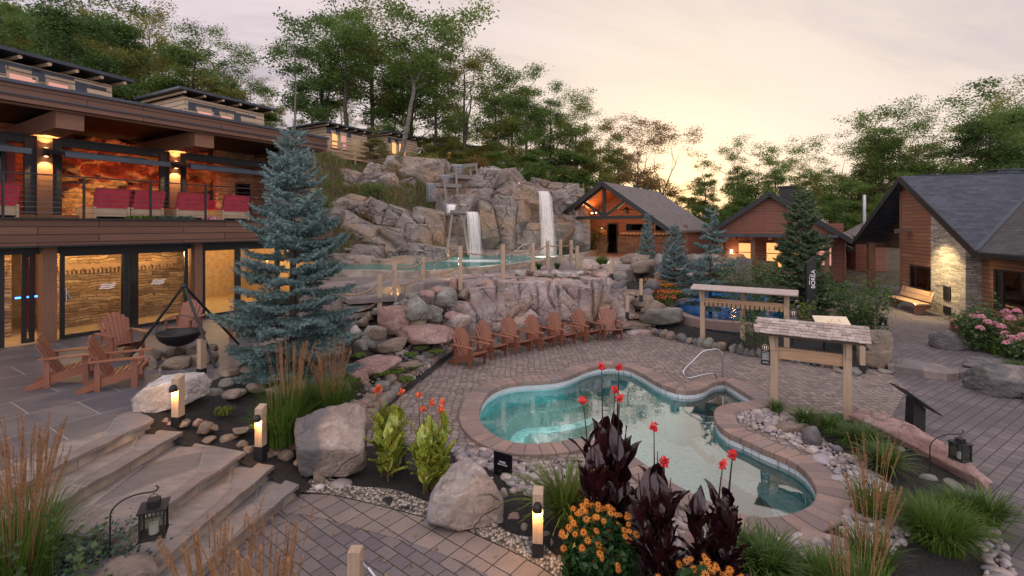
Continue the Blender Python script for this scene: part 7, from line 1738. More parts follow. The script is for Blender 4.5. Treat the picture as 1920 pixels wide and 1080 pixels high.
# ------------------------------------------------------------------ grasses
def make_grass(name, label, seed, n, H, R0, lean=.55, mat='grass', w=.006, plumes=0, PH=1.3, group=None, pm='plume', plen=.22):
    r = np.random.default_rng(seed); a = r.uniform(0, 6.28, n); d = r.uniform(0, 1, n)**.6*R0; b = np.stack([d*np.cos(a), d*np.sin(a), 0*a], -1)
    th = a+r.normal(0, .7, n); ln = lean*r.uniform(.25, 1.2, n); L = H*r.uniform(.6, 1.1, n); S_ = 6; u = np.linspace(0, 1, S_); dr = np.stack([np.cos(th), np.sin(th), 0*th], -1); sd = np.stack([-np.sin(th), np.cos(th), 0*th], -1)
    C = b[:, None]+dr[:, None]*(L*ln)[:, None, None]*(u**1.8)[None, :, None]+np.array([0, 0, 1.])*(L[:, None]*(u-ln[:, None]*.55*u**2.6))[..., None]
    wd = (w*(1-.85*u**2))[None, :, None]*sd[:, None]; V = np.stack([C-wd, C+wd], 2).reshape(-1, 3); i0 = (np.arange(n)*S_*2)[:, None, None]+(np.arange(S_-1)*2)[None, :, None]; Fc = (i0+np.array([0, 1, 3, 2])).reshape(-1, 4)
    t = thing(name, label, 'grass', group=group); npmesh('blades', V, Fc, K[mat], t)
    if plumes:
        q = random.Random(seed); mb = MB(); Cs = []; Ds = []; Ls = []
        for k in range(plumes):
            a = q.uniform(0, 6.28); l = q.uniform(.02, .22); h = PH*q.uniform(.72, 1.05); p = Vector((math.cos(a)*R0*.5, math.sin(a)*R0*.5, 0)); pts = [p+Vector((math.cos(a)*l*h*u_**1.7, math.sin(a)*l*h*u_**1.7, h*u_)) for u_ in (0, .35, .65, .85, 1)]
            mb.tube(pts, [.0035, .003, .0025, .002, .0015], 3, cap=False); d = (pts[-1]-pts[-2]).normalized(); m = 7
            for j in range(m): Cs.append(pts[-1]-d*plen*PH*(1-j/m)); Ds.append(d); Ls.append(plen*PH/m*1.3)
        mb.build('stalks', K[pm], t); V, Fc = needles(np.array([c[:] for c in Cs]), np.array([x[:] for x in Ds]), np.array(Ls), r, 13, .024*PH/1.2, .0035); npmesh('plumes', V, Fc, K[pm], t)
    return t
def put(o, p, label=None, s=1.0): o.location = p; o.scale = (s,)*3; o.rotation_euler = (0, 0, rnd.uniform(0, 6)); return o
put(make_grass('feather_grass', 'tall feather reed grass with tan plumes in front of the flagstone steps', 81, 500, .95, .22, plumes=55, PH=1.45), (-4.25, 4.1, .35))
put(make_grass('feather_grass', 'sparse tan plumed grass rising beside the widest flagstone step', 82, 260, .8, .2, plumes=34, PH=1.35), (-3.85, 4.35, .3) if False else (-4.65, 4.6, .4))
put(make_grass('feather_grass', 'rusty plumed grass at the very edge of the brick path', 83, 150, .7, .2, plumes=60, PH=1.33), (-1.83, 3.55, 0))
put(make_grass('feather_grass', 'rusty plumed grass leaning over the lowest flagstone step', 84, 120, .7, .2, plumes=44, PH=1.28), (-2.3, 3.75, 0))
put(make_grass('feather_grass', 'green feather grass with tan plumes between the boulder and the lantern', 85, 900, .95, .25, plumes=60, PH=1.35), tuple(gp(618, 800, .3)))
put(make_grass('feather_grass', 'green feather grass with tan plumes under the spruce', 86, 700, .85, .24, plumes=45, PH=1.3), tuple(gp(545, 800, .45)))
put(make_grass('feather_grass', 'green grass clump behind the lit bollard beside the steps', 87, 900, .7, .22, plumes=8, PH=1.0), tuple(gp(527, 830, .4)))
put(make_grass('feather_grass', 'small grass tuft below the stone steps beside the spruce', 88, 300, .5, .12), tuple(gp(640, 650, .75)))
put(make_grass('feather_grass', 'tan plumed grass on the gravel above the ledge', 89, 500, .7, .2, plumes=40, PH=1.1), tuple(gp(1128, 503, 1.8)), s=1.0)
put(make_grass('feather_grass', 'broad green fountain grass mound beside the brick walkway', 90, 1500, .58, .22, lean=.8, w=.0055), (4.75, 5.35, .03))
put(make_grass('feather_grass', 'second green fountain grass mound behind the first', 91, 800, .45, .18, lean=.85, w=.0055), (5.45, 5.75, .03))
put(make_grass('feather_grass', 'tan plumed grass rising out of the river stones', 92, 260, .5, .18, plumes=30, PH=.95), (3.75, 5.0, .03))
put(make_grass('feather_grass', 'tan plumed grass below the long pink boulder', 93, 300, .5, .2, plumes=20, PH=.95), (4.45, 5.9, .03))
put(make_grass('feather_grass', 'plumed grass at the lower edge beside the square paving slabs', 94, 800, .6, .25, lean=.5, plumes=22, PH=.95), (3.1, 4.35, .03))
# daylilies
lil = make_grass('daylily_clump', 'x', 95, 230, .52, .09, lean=.95, mat='lily', w=.011, group=None); lil['category'] = 'plant'
v = make_grass('daylily_clump', 'large variegated lily clump behind the lit bollard by the daisies', 97, 330, .85, .12, lean=.85, mat='grass_y', w=.011); v.location = gp(1062, 985, .03); v['category'] = 'plant'
lily = [(1555, 815, 0, .9, 'lily clump under the far post of the robe stand'), (1620, 845, 0, 1.0, 'lily clump beside the long pink boulder'), (1510, 800, 0, .85, 'lily clump below the shake roofed robe stand'), (1660, 890, 0, 1.1, 'largest lily clump above the river stones'), (1590, 835, 0, .8, 'lily clump between the robe stand and the pink boulder'), (1855, 985, 0, 1.0, 'lily clump at the walkway edge beyond the fountain grass'),
        (1385, 1070, 0, 1.0, 'lily clump below the burgundy cannas'), (1440, 1090, 0, 1.1, 'lily clump nearest the edge below the pool curb'), (1540, 1110, 0, .9, 'lily clump beside the square paving slabs'), (1455, 775, 0, .6, 'small blue green clump at the near post of the robe stand')]
for px, py, z, s, lab in lily: place(lil, TR, gp(px, py, z+.03), rnd.uniform(0, 6), lab, 'daylily clumps', scale=s)
for i, (px, py, z, s) in enumerate(((860, 352, 7, 0),)): pass
for px, py, z, lab in ((1010, 505, 1.8, 'green leafy clump on the curb between the rope posts'), (1045, 504, 1.8, 'second green leafy clump on the curb by the rope posts')): place(lil, TR, gp(px, py, z), 1.0, lab, scale=.75)['group'] = 'daylily clumps'
tuft('grass_tuft', 'small pale grass tuft in the mulch above the bollard', tuple(gp(420, 775, .6)), .14, .12, 260, 'grass_y', seed=96, wid=.004)
for i, (px, py, z) in enumerate(((790, 655, .4), (770, 668, .38), (818, 662, .35), (745, 700, .3), (775, 690, .25), (762, 715, .2), (700, 695, .45), (715, 703, .4), (830, 640, .4), (842, 632, .42), (660, 715, .5), (672, 670, .6), (790, 605, .8), (842, 560, 1.2))):
    tuft('creeping_sedum', 'low cushion of bright green sedum among the rock garden stones', tuple(gp(px, py, z)+Vector((0, 0, .03))), .17, .06, 500, 'moss', group='sedum cushions in the rock garden', seed=200+i, wid=.010)
for i, (x, y, z) in enumerate(((-3.95, 4.05, .3), (-3.45, 3.9, .1), (-3.1, 3.75, .0), (-3.65, 4.0, .2))):
    r = np.random.default_rng(300+i); mb = MB(); Cs = []
    t = thing('leafy_vine', 'upright leafy stem climbing beside the hook lantern at the steps', 'plant', (x, y, z), group='leafy stems beside the steps')
    for k in range(2):
        a = r.uniform(0, 6.28); pts = [Vector((k*.08+.25*u*math.cos(a), .25*u*math.sin(a), .78*u)) for u in np.linspace(0, 1, 9)]; mb.tube(pts, .004, 4)
        for p in pts[1:]: Cs += [np.array(p[:])+r.normal(size=3)*.03 for _ in range(7)]
    mb.build('stem', K['bark'], t); V, Fc = leaf_quads(np.array(Cs), r, .055, .7); npmesh('foliage', V, Fc, K['shrub'], t)
make_shrub('juniper', 'blue green creeping juniper below the tan grass', 39, .5, .22, 1600, 'sage', .05, 12, (-4.05, 4.55, .32))

# ------------------------------------------------------------------ cannas
def canna_leaf(L, Wd, curve, fold):
    n, m = 8, 4; V = []; Fc = []
    for i in range(n+1):
        u = i/n; w = Wd*math.sin(math.pi*min(1, u**.75*.96+.03))**.8*(1 if u < .97 else .25); z = L*(u-.12*curve*u*u); y = L*curve*u*u*.55
        for j in range(m+1): s = (j/m-.5)*2; V.append(Vector((s*w*.5, y-abs(s)*w*fold*.5+.012*math.sin(u*9+s*3), z)))
    for i in range(n):
        for j in range(m): a = i*(m+1)+j; Fc.append((a, a+1, a+m+2, a+m+1))
    return V, Fc
def make_canna(name, label, seed, stems, H, mat, fmat, loc, spread=.22, leafL=.42, leafW=.17, flowers=4, fh=.35):
    q = random.Random(seed); t = thing(name, label, 'flowering plant', loc); sb = MB(); lb = MB()
    for s in range(stems):
        a = q.uniform(0, 6.28); d = spread*math.sqrt(q.random()); base = Vector((math.cos(a)*d, math.sin(a)*d, 0)); h = H*q.uniform(.7, 1.0); ln = Vector((math.cos(a), math.sin(a), 0))*q.uniform(0, .12)*h
        flw = s < flowers; top = h+(fh*q.uniform(.6, 1.1) if flw else 0)
        pts = [base+ln*(u*u)+Vector((0, 0, top*u)) for u in (0, .3, .6, .85, 1)]; sb.tube(pts, [.013, .012, .010, .006, .004], 6)
        nl = 7
        for k in range(nl):
            u = .08+.80*k/nl; p = base+ln*(u*u)+Vector((0, 0, h*u)); az = k*2.4+q.uniform(-.4, .4)+a; tilt = (.55-.42*k/nl)*q.uniform(.7, 1.2); V, Fc = canna_leaf(leafL*q.uniform(.8, 1.15)*(1.05-.25*k/nl), leafW*q.uniform(.85, 1.15), q.uniform(.2, .7), .25)
            Mm = Matrix.Translation(p) @ Matrix.Rotation(az, 4, 'Z') @ Matrix.Rotation(-tilt, 4, 'X'); lb.add([Mm @ v for v in V], Fc)
        if flw:
            r = np.random.default_rng(seed*7+s); n = 34; g = r.normal(size=(n, 3)); g /= np.linalg.norm(g, axis=1)[:, None]; C = np.array(pts[-1][:])+g*np.array([.042, .042, .05])*r.uniform(.2, 1, (n, 1)); V, Fc = leaf_quads(C, r, .052, .75)
            npmesh('flower', V, Fc, K[fmat], t)
    sb.build('stems', K['canna_d'] if mat == 'canna_d' else K['canna_stem'], t); lb.build('foliage', K[mat], t, smooth=True); return t
K['canna_stem'] = m_plain('canna_stem', (.14, .08, .03), .6)
make_canna('striped_canna', 'yellow striped canna with a single orange bloom beside the two toned boulder', 401, 10, 1.02, 'canna_y', 'petal_o', gp(738, 893, .04), .19, .38, .155, 3, .30)
make_canna('striped_canna', 'yellow striped canna with clustered orange blooms behind the pale boulder', 402, 12, 1.0, 'canna_y', 'petal_o', gp(806, 915, .04), .20, .38, .155, 5, .36)
make_canna('burgundy_canna', 'tallest burgundy canna standing behind the yellow daisies', 403, 15, 1.55, 'canna_d', 'petal_r', Vector((1.05, 5.35, .04)), .24, .42, .15, 5, .42)
make_canna('burgundy_canna', 'burgundy canna between the two patches of yellow daisies', 404, 12, 1.32, 'canna_d', 'petal_r', Vector((1.42, 4.7, .04)), .15, .36, .12, 3, .34)
make_canna('burgundy_canna', 'burgundy canna closest to the pool curb, with red centre leaves', 405, 10, 1.05, 'canna_d', 'petal_r', Vector((1.95, 4.7, .04)), .16, .34, .12, 3, .32)
# daisies
def flower_mesh():
    mb = MB(); n = 11
    for k in range(n):
        a = 2*math.pi*k/n; c, s = math.cos(a), math.sin(a); f = lambda r_, w, z: (r_*c-w*s, r_*s+w*c, z); mb.add([f(.004, 0, .004), f(.026, -.0062, .002), f(.05, 0, -.008), f(.026, .0062, .002)], [(0, 1, 2, 3)])
    o = mb.build('flower', K['rud']); c = MB(); c.lathe([(.0085, .002), (.0085, .008), (.005, .012), (0, .013)], 8); e = c.build('flower_centre', K['cone']); return o.data, e.data, o, e
fm, cm, o_a, o_b = flower_mesh(); bpy.data.objects.remove(o_a); bpy.data.objects.remove(o_b)
def daisies(loc, seed, Rx, Ry, H, nf, lab, leaves=1400):
    q = random.Random(seed); r = np.random.default_rng(seed); t = thing('coneflower_patch', lab, 'flowers', loc)
    a = r.uniform(0, 6.28, leaves); d = np.sqrt(r.random(leaves)); C = np.stack([np.cos(a)*d*Rx, np.sin(a)*d*Ry, (1-.5*d*d)*H*r.uniform(.05, .95, leaves)], -1); V, Fc = leaf_quads(C, r, .085, .5); npmesh('foliage', V, Fc, K['rudleaf'], t); sb = MB()
    for i in range(nf):
        a = q.uniform(0, 6.28); d = q.random()**.6; p = Vector((math.cos(a)*d*Rx*1.05, math.sin(a)*d*Ry*1.05, H*(.50+.55*q.random()**.7)*(1-.25*d*d))); sb.tube([(p.x*.8, p.y*.8, 0), (p.x, p.y, p.z-.005)], .0018, 3, cap=False)
        f = bpy.data.objects.new('flower', fm); lnk(f, t); f.location = p; s = q.uniform(.62, .9); f.scale = (s, s, s); f.rotation_euler = (q.uniform(.1, .9), q.uniform(-.35, .35), q.uniform(-.6, .6)); c = bpy.data.objects.new('flower_centre', cm); lnk(c, f)
    sb.build('stems', K['rudleaf'], t)
daisies((.86, 4.78, .03), 501, .36, .28, .78, 92, 'larger patch of golden coneflowers in front of the tallest burgundy canna', 3000)
daisies((.78, 4.15, .03), 502, .30, .2, .45, 26, 'low patch of golden coneflowers at the corner of the brick path', 1300)
daisies((1.62, 4.15, .03), 503, .38, .24, .66, 54, 'golden coneflowers below the burgundy cannas nearest the pool', 1500)
for i, (px, py, z) in enumerate(((1228, 560, .9), (1245, 548, 1.0), (1240, 572, .7), (1262, 562, .8), (1255, 535, 1.1), (1225, 540, 1.1))):
    p = gp(px, py, z); r = np.random.default_rng(600+i); n = 500; g = r.normal(size=(n, 3))*np.array([.25, .25, .08]); g[:, 2] = np.abs(g[:, 2])+.1; t = thing('orange_flower_clump', 'mass of small orange flowers beside the upper stone steps', 'flowers', p, group='orange flowers by the steps'); V, Fc = leaf_quads(g, r, .075, .6); npmesh('foliage', V, Fc, K['lily'], t); n = 240; g = r.normal(size=(n, 3))*np.array([.26, .26, .05]); g[:, 2] = np.abs(g[:, 2])+.28; V, Fc = leaf_quads(g, r, .05, .9); tag(npmesh('blooms', V, Fc, K['rud'] if i % 2 else K['petal_o'], t), kind='stuff')

# dry grass and scrub over the open slope
def slope_grass(n=9000):
    r = np.random.default_rng(77); x = r.uniform(-14, -4.5, n); y = r.uniform(22.5, 35, n); z = hill_z(x, y); ok = z > 1.9; x, y, z = x[ok], y[ok], z[ok]; m = len(x)
    k = 5; X = np.repeat(x, k)+r.normal(0, .12, m*k); Y = np.repeat(y, k)+r.normal(0, .12, m*k); Z = np.repeat(z, k)-.05; L = r.uniform(.15, .5, m*k); th = r.uniform(0, 6.28, m*k); l = r.uniform(.1, .7, m*k)*L
    b = np.stack([X, Y, Z], -1); tp = b+np.stack([np.cos(th)*l, np.sin(th)*l, L], -1); sd = np.stack([-np.sin(th), np.cos(th), 0*th], -1)*.018; V = np.stack([b-sd, b+sd, tp], 1).reshape(-1, 3)
    h = m*k//2; 
    for nm, a, c, mt in (('dry_slope_grass', 0, h, 'dry'), ('green_slope_grass', h, m*k, 'moss')): tag(npmesh(nm, V[a*3:c*3], np.arange((c-a)*3).reshape(-1, 3), K[mt]), kind='stuff')
K['dry'] = m_leaf('dry_grass', (.16, .11, .05), (.30, .22, .11), .3)
slope_grass()
# ------------------------------------------------------------------ boulders one by one
rock_px(322, 779, 154, 84, .70, 'rock_white', 'big white granite boulder at the corner of the patio above the steps', dr=.62, rough=.06, sub=5, seed=981, lo=.5, planes=12, rz=.35, ry=-.12)
rock_px(620, 892, 138, 140, .08, 'rock_mix', 'large two toned boulder, dark face and pinkish side, by the striped cannas', dr=.85, sub=5, seed=980, rough=.035, rz=.2, planes=9, lo=.5)
rock_px(872, 992, 146, 140, .02, 'rock_pale', 'pale pointed boulder with a blue grey top at the brick path edge', dr=.65, sub=5, seed=975, rough=.035, planes=12, lo=.5)
bpy.context.scene.objects[-1] if False else None
rock_at((6.5, 7.75, 0), (.62, 2.5, .42), 'rock_pink', 'long pinkish boulder lying beside the walkway under the lantern', seed=921, rz=.04, sub=5)
rock_px(1522, 838, 40, 42, .02, 'rock_dark', 'round blue black boulder beside the lilies', dr=.9, seed=923, soft=.5)
rock_px(1640, 690, 72, 74, .02, 'rock_brown', 'brown pointed boulder beside the pale bollard at the walkway step', dr=.7, seed=930, planes=8)
rock_px(1775, 657, 70, 42, .15, 'rock_dark', 'low dark boulder standing alone on the raised walkway', dr=.9, seed=933)
rock_px(1885, 745, 175, 66, .0, 'rock_dark', 'big dark grey boulder at the walkway edge', dr=.55, seed=936, sub=5, rz=-.35)
rock_px(1850, 702, 100, 36, .1, 'rock_dark', 'dark boulder just behind the big dark grey one', dr=.6, seed=937, rz=-.3)
rock_px(205, 1110, 190, 75, .35, 'rock_mix', 'broad pale boulder at the foot of the lantern hook', dr=.6, seed=940)
rock_px(1485, 815, 75, 26, .02, 'rock_brown', 'flat brown slab set in the river stones', dr=.5, seed=944)
rock_px(1290, 1035, 46, 40, .02, 'rock_pink', 'dark red stone tucked behind the burgundy canna', dr=.8, seed=945)
rock_px(1115, 1035, 46, 50, .02, 'rock_grey', 'grey stone in the mulch below the coneflowers', dr=.7, seed=946)
rock_px(780, 885, 60, 60, .03, 'rock_dark', 'dark boulder behind the striped cannas', dr=.8, seed=947)
rock_px(1240, 608, 84, 34, .3, 'rock_grey', 'grey slab beside the foot of the stone steps', dr=.9, seed=950, rz=.3)
# garden boulders below the fence
for px, py, w, h, z, m, lab in ((740, 628, 66, 58, .62, 'rock_pink', 'large rounded pink grey boulder under the rope posts'), (783, 600, 60, 50, 1.0, 'rock_grey', 'grey block boulder second from the ledge'), (833, 577, 50, 44, 1.15, 'rock_grey', 'square grey boulder touching the ledge'), (812, 605, 40, 36, .85, 'rock_grey', 'greenish grey boulder in the middle of the rock pile'), (782, 618, 36, 26, .75, 'rock_brown', 'small olive boulder below the rock pile'),
                              (700, 652, 50, 44, .62, 'rock_grey', 'grey boulder beside the pink one'), (708, 636, 34, 26, .85, 'rock_brown', 'tan rounded rock on top of the grey boulder'), (800, 645, 120, 40, .55, 'rock_pink', 'long pink slab lying above the sedum'), (735, 660, 60, 30, .55, 'rock_brown', 'wedge shaped slab continuing the long pink one'), (855, 625, 60, 40, .5, 'rock_ledge', 'pink grey rock at the foot of the ledge'), (700, 705, 108, 42, .38, 'rock_pink', 'broad pink bedrock slab with rust coloured veins'), (668, 722, 50, 34, .4, 'rock_pink', 'reddish rock left of the broad pink slab'),
                              (668, 630, 26, 22, .85, 'rock_white', 'small pale rock beside the dark mulch slope'), (770, 690, 60, 14, .3, 'rock_brown', 'flat tan rock among the sedum')):
    rock_px(px, py, w, h, z, m, lab.replace('left of', 'beside'), dr=.75, rz=rnd.uniform(-.3, .3))
# dry wall of blocks along the terrace edge
G1 = 'stones of the low dry wall at the terrace edge'
edge = bez([gp(*q) for q in ((680,812,.0),(700,785,.0),(720,762,.0),(745,737,.0),(772,712,.0),(800,694,.0),(830,672,.0),(862,648,.0))], 4)
for i in range(len(edge)-1):
    a, b = edge[i], edge[i+1]; c = (a+b)/2; d = b-a; ang = math.atan2(d.y, d.x)
    rock_at((c.x-.06, c.y, 0), (d.length*1.1, .26, rnd.uniform(.17, .26)), rnd.choice(['rock_grey', 'rock_brown', 'rock_grey', 'rock_mix']), 'squarish fieldstone in the low dry wall along the cobbled terrace', G1, 'wall_stone', rz=ang, sub=3, planes=7, lo=.8)
    if i % 2 == 0: rock_at((c.x-.22, c.y+.05, .16), (d.length*1.4, .3, rnd.uniform(.14, .2)), rnd.choice(['rock_grey', 'rock_pink', 'rock_brown']), 'squarish fieldstone in the low dry wall along the cobbled terrace', G1, 'wall_stone', rz=ang+rnd.uniform(-.2, .2), sub=3, planes=7, lo=.75)
# border stones of the raised bed
G2 = 'border stones of the raised mulch bed'
e2 = bez([gp(*q) for q in ((1205,618,.0),(1232,630,.0),(1290,644,.0),(1350,657,.0),(1410,668,.0),(1470,676,.0),(1540,688,.0),(1600,697,0))], 5)
for i in range(0, len(e2)-1):
    a, b = e2[i], e2[i+1]; c = (a+b)/2; d = b-a; s = rnd.uniform(.7, 1.15)
    if rnd.random() < .12: continue
    rock_at((c.x, c.y+.1, 0), (d.length*1.15*s+.05, .34, rnd.uniform(.2, .36)), rnd.choice(['rock_grey', 'rock_brown', 'rock_brown', 'rock_dark']), 'tan fieldstone bordering the raised mulch bed behind the terrace', G2, 'border_stone', rz=math.atan2(d.y, d.x)+rnd.uniform(-.3, .3), sub=3)
# stone steps beside the ledge
for i, (px, py, w, h, z, lab) in enumerate(((1210, 620, 70, 8, .14, 'lowest natural stone step beside the last red chair'), (1195, 606, 80, 9, .32, 'second natural stone step up from the terrace'), (1185, 588, 66, 9, .55, 'third natural stone step up from the terrace'), (1190, 570, 64, 9, .8, 'fourth natural stone step up from the terrace'), (1178, 556, 60, 8, 1.05, 'fifth natural stone step up from the terrace'), (1180, 545, 56, 8, 1.3, 'highest natural stone step below the gravel'))):
    p = gp(px, py, z); W_ = w/F*p.y; rock_at((p.x, p.y+.25, z-.17), (W_, .62, .18), 'rock_brown' if i % 2 else 'rock_ledge', lab, None, 'stone_step', rz=rnd.uniform(-.12, .12), planes=6, lo=.85, sub=4, rough=.02)
for i, (poly, z, lab) in enumerate(((((600,600),(655,582),(705,584),(700,596),(640,612)), 1.0, 'lowest flagstone landing under the rope posts'), (((628,580),(660,568),(730,571),(724,580),(640,592)), 1.2, 'middle flagstone step under the rope posts'), (((640,566),(664,556),(742,558),(736,567),(650,576)), 1.4, 'upper flagstone step under the rope posts'), (((640,555),(664,545),(752,545),(745,556),(655,562)), 1.6, 'topmost flagstone step under the rope posts'))):
    q = gpl(poly, z); c = sum(q, Vector())/len(q); mb = MB(); mb.prism([(a-c.x, b-c.y) for a, b in irregular([(p.x, p.y) for p in q], .03, .4)], -.13, 0); o = mb.build('flagstone_step', K['flag']); o.location = (c.x, c.y, z); tag(o, lab, 'step')
    mb = MB()
t = thing('walkway_step', 'long dark split stone step across the brick walkway', 'step', tuple(gp(1728, 690, 0)), 0)
q = gpl([(1662,676),(1700,672),(1795,690),(1800,700),(1780,702),(1665,685)], .16); o0 = t.location; mb = MB(); mb.prism([(a-o0.x, b-o0.y) for a, b in irregular([(p.x, p.y) for p in q], .02, .3)], -.02, .165); mb.build('slab', K['rock_dark'] if False else K['flag'], t)
# square paving slabs by the pool curb
G3 = 'square paving slabs below the pool curb'
c0 = gp(1560, 1018, .05); 
for i in range(3):
    for j in range(2):
        ang = R_(-30); x, y = (j*.31-.16), -(i*.31); w = .148; p = Vector((c0.x+x*math.cos(ang)-y*math.sin(ang), c0.y+x*math.sin(ang)+y*math.cos(ang), .0)); mb = MB(); e = .012; mb.box((-w, -w, 0), (w, w, .07-e)); mb.add([(-w, -w, .07-e), (w, -w, .07-e), (w, w, .07-e), (-w, w, .07-e), (-w+e, -w+e, .07), (w-e, -w+e, .07), (w-e, w-e, .07), (-w+e, w-e, .07)], [(4,5,6,7),(0,1,5,4),(1,2,6,5),(2,3,7,6),(3,0,4,7)]); o = mb.build('paving_slab', K['coping']); o.location = p; o.rotation_euler = (0, 0, ang); tag(o, 'square brown slab in the short path of slabs from the pool curb', 'paving slab', G3)
# scatters of single stones
def scatter(pts, lab, grp, name='stone', mats_=('rock_brown',), **kw):
    for (px, py, w, h, z) in pts: rock_px(px, py, w, h, z, rnd.choice(mats_), lab, grp, name=name, sub=3, rz=rnd.uniform(0, 6.28), **kw)
scatter([(345, 800, 26, 18, .6), (372, 798, 22, 16, .6), (385, 812, 34, 26, .52), (400, 805, 20, 12, .55), (322, 796, 20, 12, .62), (310, 790, 16, 10, .65), (452, 812, 34, 14, .5), (430, 828, 40, 18, .42), (392, 830, 30, 16, .45), (470, 850, 30, 18, .36), (512, 838, 22, 16, .33), (520, 852, 30, 18, .3), (500, 862, 26, 18, .28), (478, 868, 30, 14, .28), (455, 838, 26, 16, .38), (535, 865, 34, 30, .2), (548, 845, 26, 20, .28), (560, 872, 20, 14, .2), (578, 895, 30, 40, .05), (600, 905, 26, 34, .03), (548, 822, 24, 14, .35)],
        'orange brown broken stone set round the lit bollards beside the steps', 'orange brown stones beside the steps', mats_=('rock_brown', 'rock_pink', 'rock_brown'))
scatter([(985, 1030, 26, 26, 0), (1000, 1050, 30, 18, 0), (1028, 1050, 24, 24, 0), (1040, 1030, 30, 26, 0), (1058, 1065, 28, 28, 0), (962, 985, 30, 28, 0), (985, 1000, 18, 24, 0), (1022, 1012, 20, 20, 0), (1030, 1065, 30, 16, 0)], 'broken tan stone around the bollard by the brick path', 'tan stones round the path bollard', mats_=('rock_brown', 'rock_pink'))
scatter([(640, 918, 44, 26, .02), (600, 918, 22, 14, .02), (950, 905, 26, 22, .02), (945, 935, 16, 24, .02), (965, 915, 20, 14, .02), (938, 895, 30, 26, .02), (922, 905, 20, 14, .03), (1002, 905, 28, 22, .02), (900, 870, 24, 16, .02), (905, 850, 20, 14, .02), (1525, 850, 24, 18, .02), (1570, 905, 30, 18, .02), (1650, 930, 28, 20, .02), (1540, 870, 38, 22, .02), (1690, 850, 20, 16, .02)], 'rounded grey river cobble lying on top of the pebbles', 'rounded cobbles on the pebbles', name='river_cobble', mats_=('pebble_o',), soft=.6)
scatter([(425, 728, 50, 22, .68), (455, 722, 46, 20, .68), (480, 735, 40, 20, .65), (440, 748, 60, 22, .62), (400, 745, 40, 20, .68), (500, 720, 40, 20, .7), (520, 745, 46, 26, .6), (470, 700, 50, 20, .75), (430, 705, 46, 18, .75), (560, 742, 44, 34, .55), (590, 735, 40, 36, .55), (610, 745, 40, 36, .5), (630, 760, 34, 28, .45), (575, 765, 44, 26, .45), (545, 775, 36, 22, .48), (600, 780, 30, 22, .4), (640, 735, 40, 24, .5), (660, 770, 40, 24, .3), (655, 790, 30, 20, .25), (680, 765, 36, 22, .22), (540, 715, 50, 20, .68), (580, 712, 50, 20, .66), (620, 712, 46, 18, .62), (600, 690, 40, 18, .72)],
        'brown and grey fieldstone banked under the blue spruce', 'fieldstones banked under the spruce', mats_=('rock_brown', 'rock_grey', 'rock_brown', 'rock_mix'))
scatter([(690, 600, 22, 18, 1.0), (705, 590, 20, 16, 1.15), (720, 600, 22, 14, 1.0), (730, 585, 20, 14, 1.25), (745, 578, 22, 14, 1.3), (760, 572, 26, 14, 1.4), (752, 590, 20, 12, 1.15), (775, 560, 28, 14, 1.55), (800, 556, 30, 14, 1.6), (740, 600, 16, 12, 1.0), (820, 548, 26, 14, 1.65), (765, 585, 20, 12, 1.25), (850, 545, 20, 24, 1.5), (820, 590, 24, 16, 1.05), (845, 600, 26, 18, .9), (680, 612, 26, 20, .85), (870, 560, 26, 20, 1.3), (660, 640, 26, 18, .75), (676, 660, 30, 26, .6)], 'small angular rock packed between the boulders under the rope fence', 'packing rocks under the rope fence', mats_=('rock_grey', 'rock_brown', 'rock_pink'))
scatter([(x, 521-(x-880)*.035+rnd.uniform(-2, 5), rnd.uniform(14, 24), rnd.uniform(7, 12), 1.82) for x in range(975, 1160, 11)], 'pale capstone along the top edge of the pink ledge', 'capstones along the ledge top', mats_=('rock_ledge', 'rock_brown', 'rock_white'))
scatter([(1105, 510, 40, 26, 1.8), (1130, 522, 36, 16, 1.75), (1190, 498, 60, 24, 1.75), (1205, 512, 50, 26, 1.6), (1225, 520, 50, 30, 1.4), (1240, 500, 40, 26, 1.7), (1205, 485, 46, 12, 1.8), (1160, 540, 30, 16, 1.5), (1220, 545, 40, 24, 1.2), (1245, 530, 40, 22, 1.3), (1275, 520, 50, 24, 1.1), (1205, 575, 44, 24, .8), (1225, 590, 50, 30, .6), (1310, 515, 50, 26, 1.0), (1345, 512, 46, 22, 1.0), (1385, 512, 60, 24, .9), (1430, 512, 60, 24, .9), (1300, 505, 60, 30, 1.3), (1265, 500, 60, 30, 1.5), (1160, 525, 34, 18, 1.7), (1140, 508, 30, 14, 1.8), (1340, 500, 60, 26, 1.3), (1390, 498, 70, 26, 1.2), (1450, 500, 70, 22, 1.0), (1245, 595, 36, 22, .45), (1210, 555, 30, 16, 1.1)],
        'mixed grey rock on the bank between the stone steps and the blue pool', 'bank rocks by the stone steps', mats_=('rock_grey', 'rock_ledge', 'rock_brown', 'rock_dark'))
scatter([(20, 985, 50, 30, .5), (55, 1000, 40, 24, .45), (95, 1010, 40, 20, .42), (150, 1020, 40, 30, .38), (190, 1018, 44, 40, .36), (170, 1045, 36, 34, .36), (120, 1050, 44, 26, .4), (60, 950, 36, 20, .5), (230, 1060, 40, 24, .3), (275, 1075, 34, 20, .25)], 'rough stone at the foot of the tan grass below the steps', 'rough stones below the steps', mats_=('rock_brown', 'rock_mix', 'rock_grey'))
scatter([(1660, 700, 30, 12, .03), (1600, 702, 36, 16, .02), (1575, 700, 30, 12, .02), (1740, 905, 40, 20, .0), (1790, 925, 60, 20, .0), (1810, 935, 50, 16, .0)], 'low stone at the edge of the brick walkway', 'edge stones of the walkway', mats_=('rock_brown', 'rock_grey'))
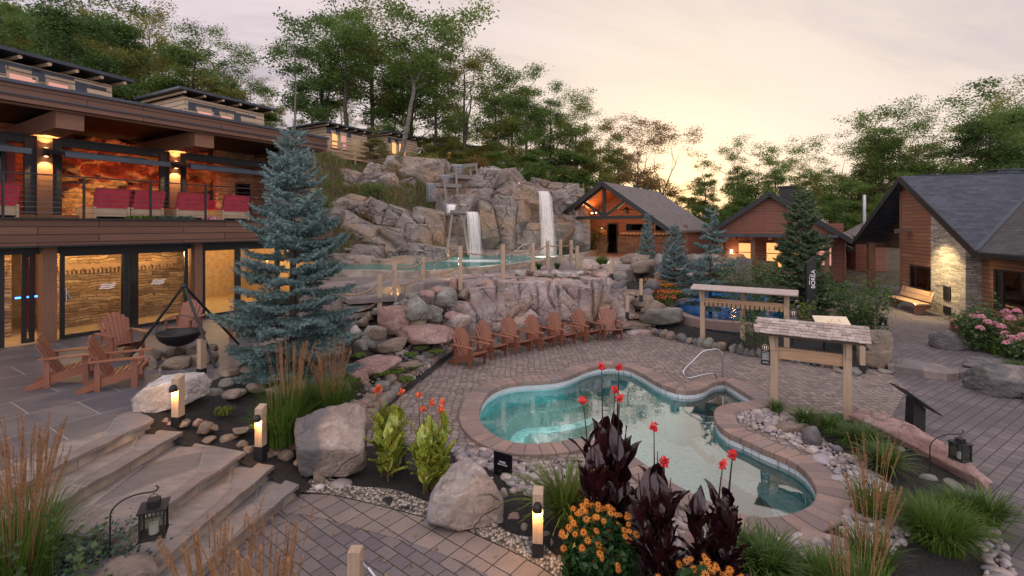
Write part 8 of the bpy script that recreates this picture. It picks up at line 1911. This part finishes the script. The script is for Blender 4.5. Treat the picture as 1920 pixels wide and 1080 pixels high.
# river pebbles that lie behind the chairs
pebbles('chair_gravel', [[(p.x, p.y) for p in (gp(985, 618, .03), gp(1130, 596, .03), gp(1190, 606, .03), gp(1170, 622, .03), gp(1000, 640, .03))]], sp=.13, smin=.035, smax=.07, seed=8)
rock_px(1880, 700, 60, 22, .1, 'rock_brown', 'tan rock behind the big dark boulder', dr=.8)
t = thing('water_bottle', 'small clear plastic water bottle standing by the first red chair', 'bottle', gp(908, 672, .004)); mb = MB(); mb.lathe([(0, 0), (.032, 0), (.034, .02), (.034, .16), (.014, .2), (.014, .215)], 12); mb.build('body', K['glass'], t, smooth=True); mb = MB(); mb.lathe([(.016, .2), (.016, .22), (0, .222)], 10); mb.build('cap', K['text'], t); mb = MB(); mb.lathe([(.0345, .06), (.0345, .12)], 12); mb.build('label_band', m_plain('blue_label', (.1, .25, .6), .5, 0, .05), t)

for i, (px, py, w, h, Y) in enumerate(((650, 330, 40, 20, 26), (690, 345, 50, 26, 27), (640, 365, 46, 26, 25), (715, 320, 40, 22, 29), (675, 372, 44, 24, 25.8), (612, 385, 50, 30, 24), (735, 340, 40, 24, 29.5), (705, 380, 36, 22, 27))):
    p = at(px, py, Y); z = float(hill_z(p.x, p.y)); rock_at((p.x, p.y, z-.1), (w/F*Y, w/F*Y*.8, h/F*Y*1.4), 'rock_cliff', 'weathered outcrop poking out of the dry slope above the cliff rocks', 'outcrops on the dry slope', 'outcrop', ry=.2)

# a few fallen leaves on the paving
def litter(n=420):
    r = np.random.default_rng(99); C = np.concatenate([np.stack([r.uniform(-3, 1.2, n//3), r.uniform(4.2, 7, n//3), np.full(n//3, .02)], -1), np.stack([r.uniform(-1.5, 8, n-n//3), r.uniform(8, 16, n-n//3), np.full(n-n//3, .014)], -1)])
    ok = ~in_poly(C[:, 0], C[:, 1], POW); C = C[ok]; a = r.uniform(0, 6.28, len(C)); s_ = r.uniform(.012, .028, len(C))[:, None]; d = np.stack([np.cos(a), np.sin(a), 0*a], -1); e = np.stack([-np.sin(a), np.cos(a), 0*a+.3], -1)
    V = np.stack([C-d*s_, C+e*s_*.6, C+d*s_, C-e*s_*.6*np.array([1, 1, -.2])], 1).reshape(-1, 3); tag(npmesh('fallen_leaves', V, np.arange(len(C)*4).reshape(-1, 4), K['litter']), kind='stuff')
K['litter'] = m_leaf('fallen_leaf', (.16, .09, .03), (.34, .22, .08), .1)
litter()
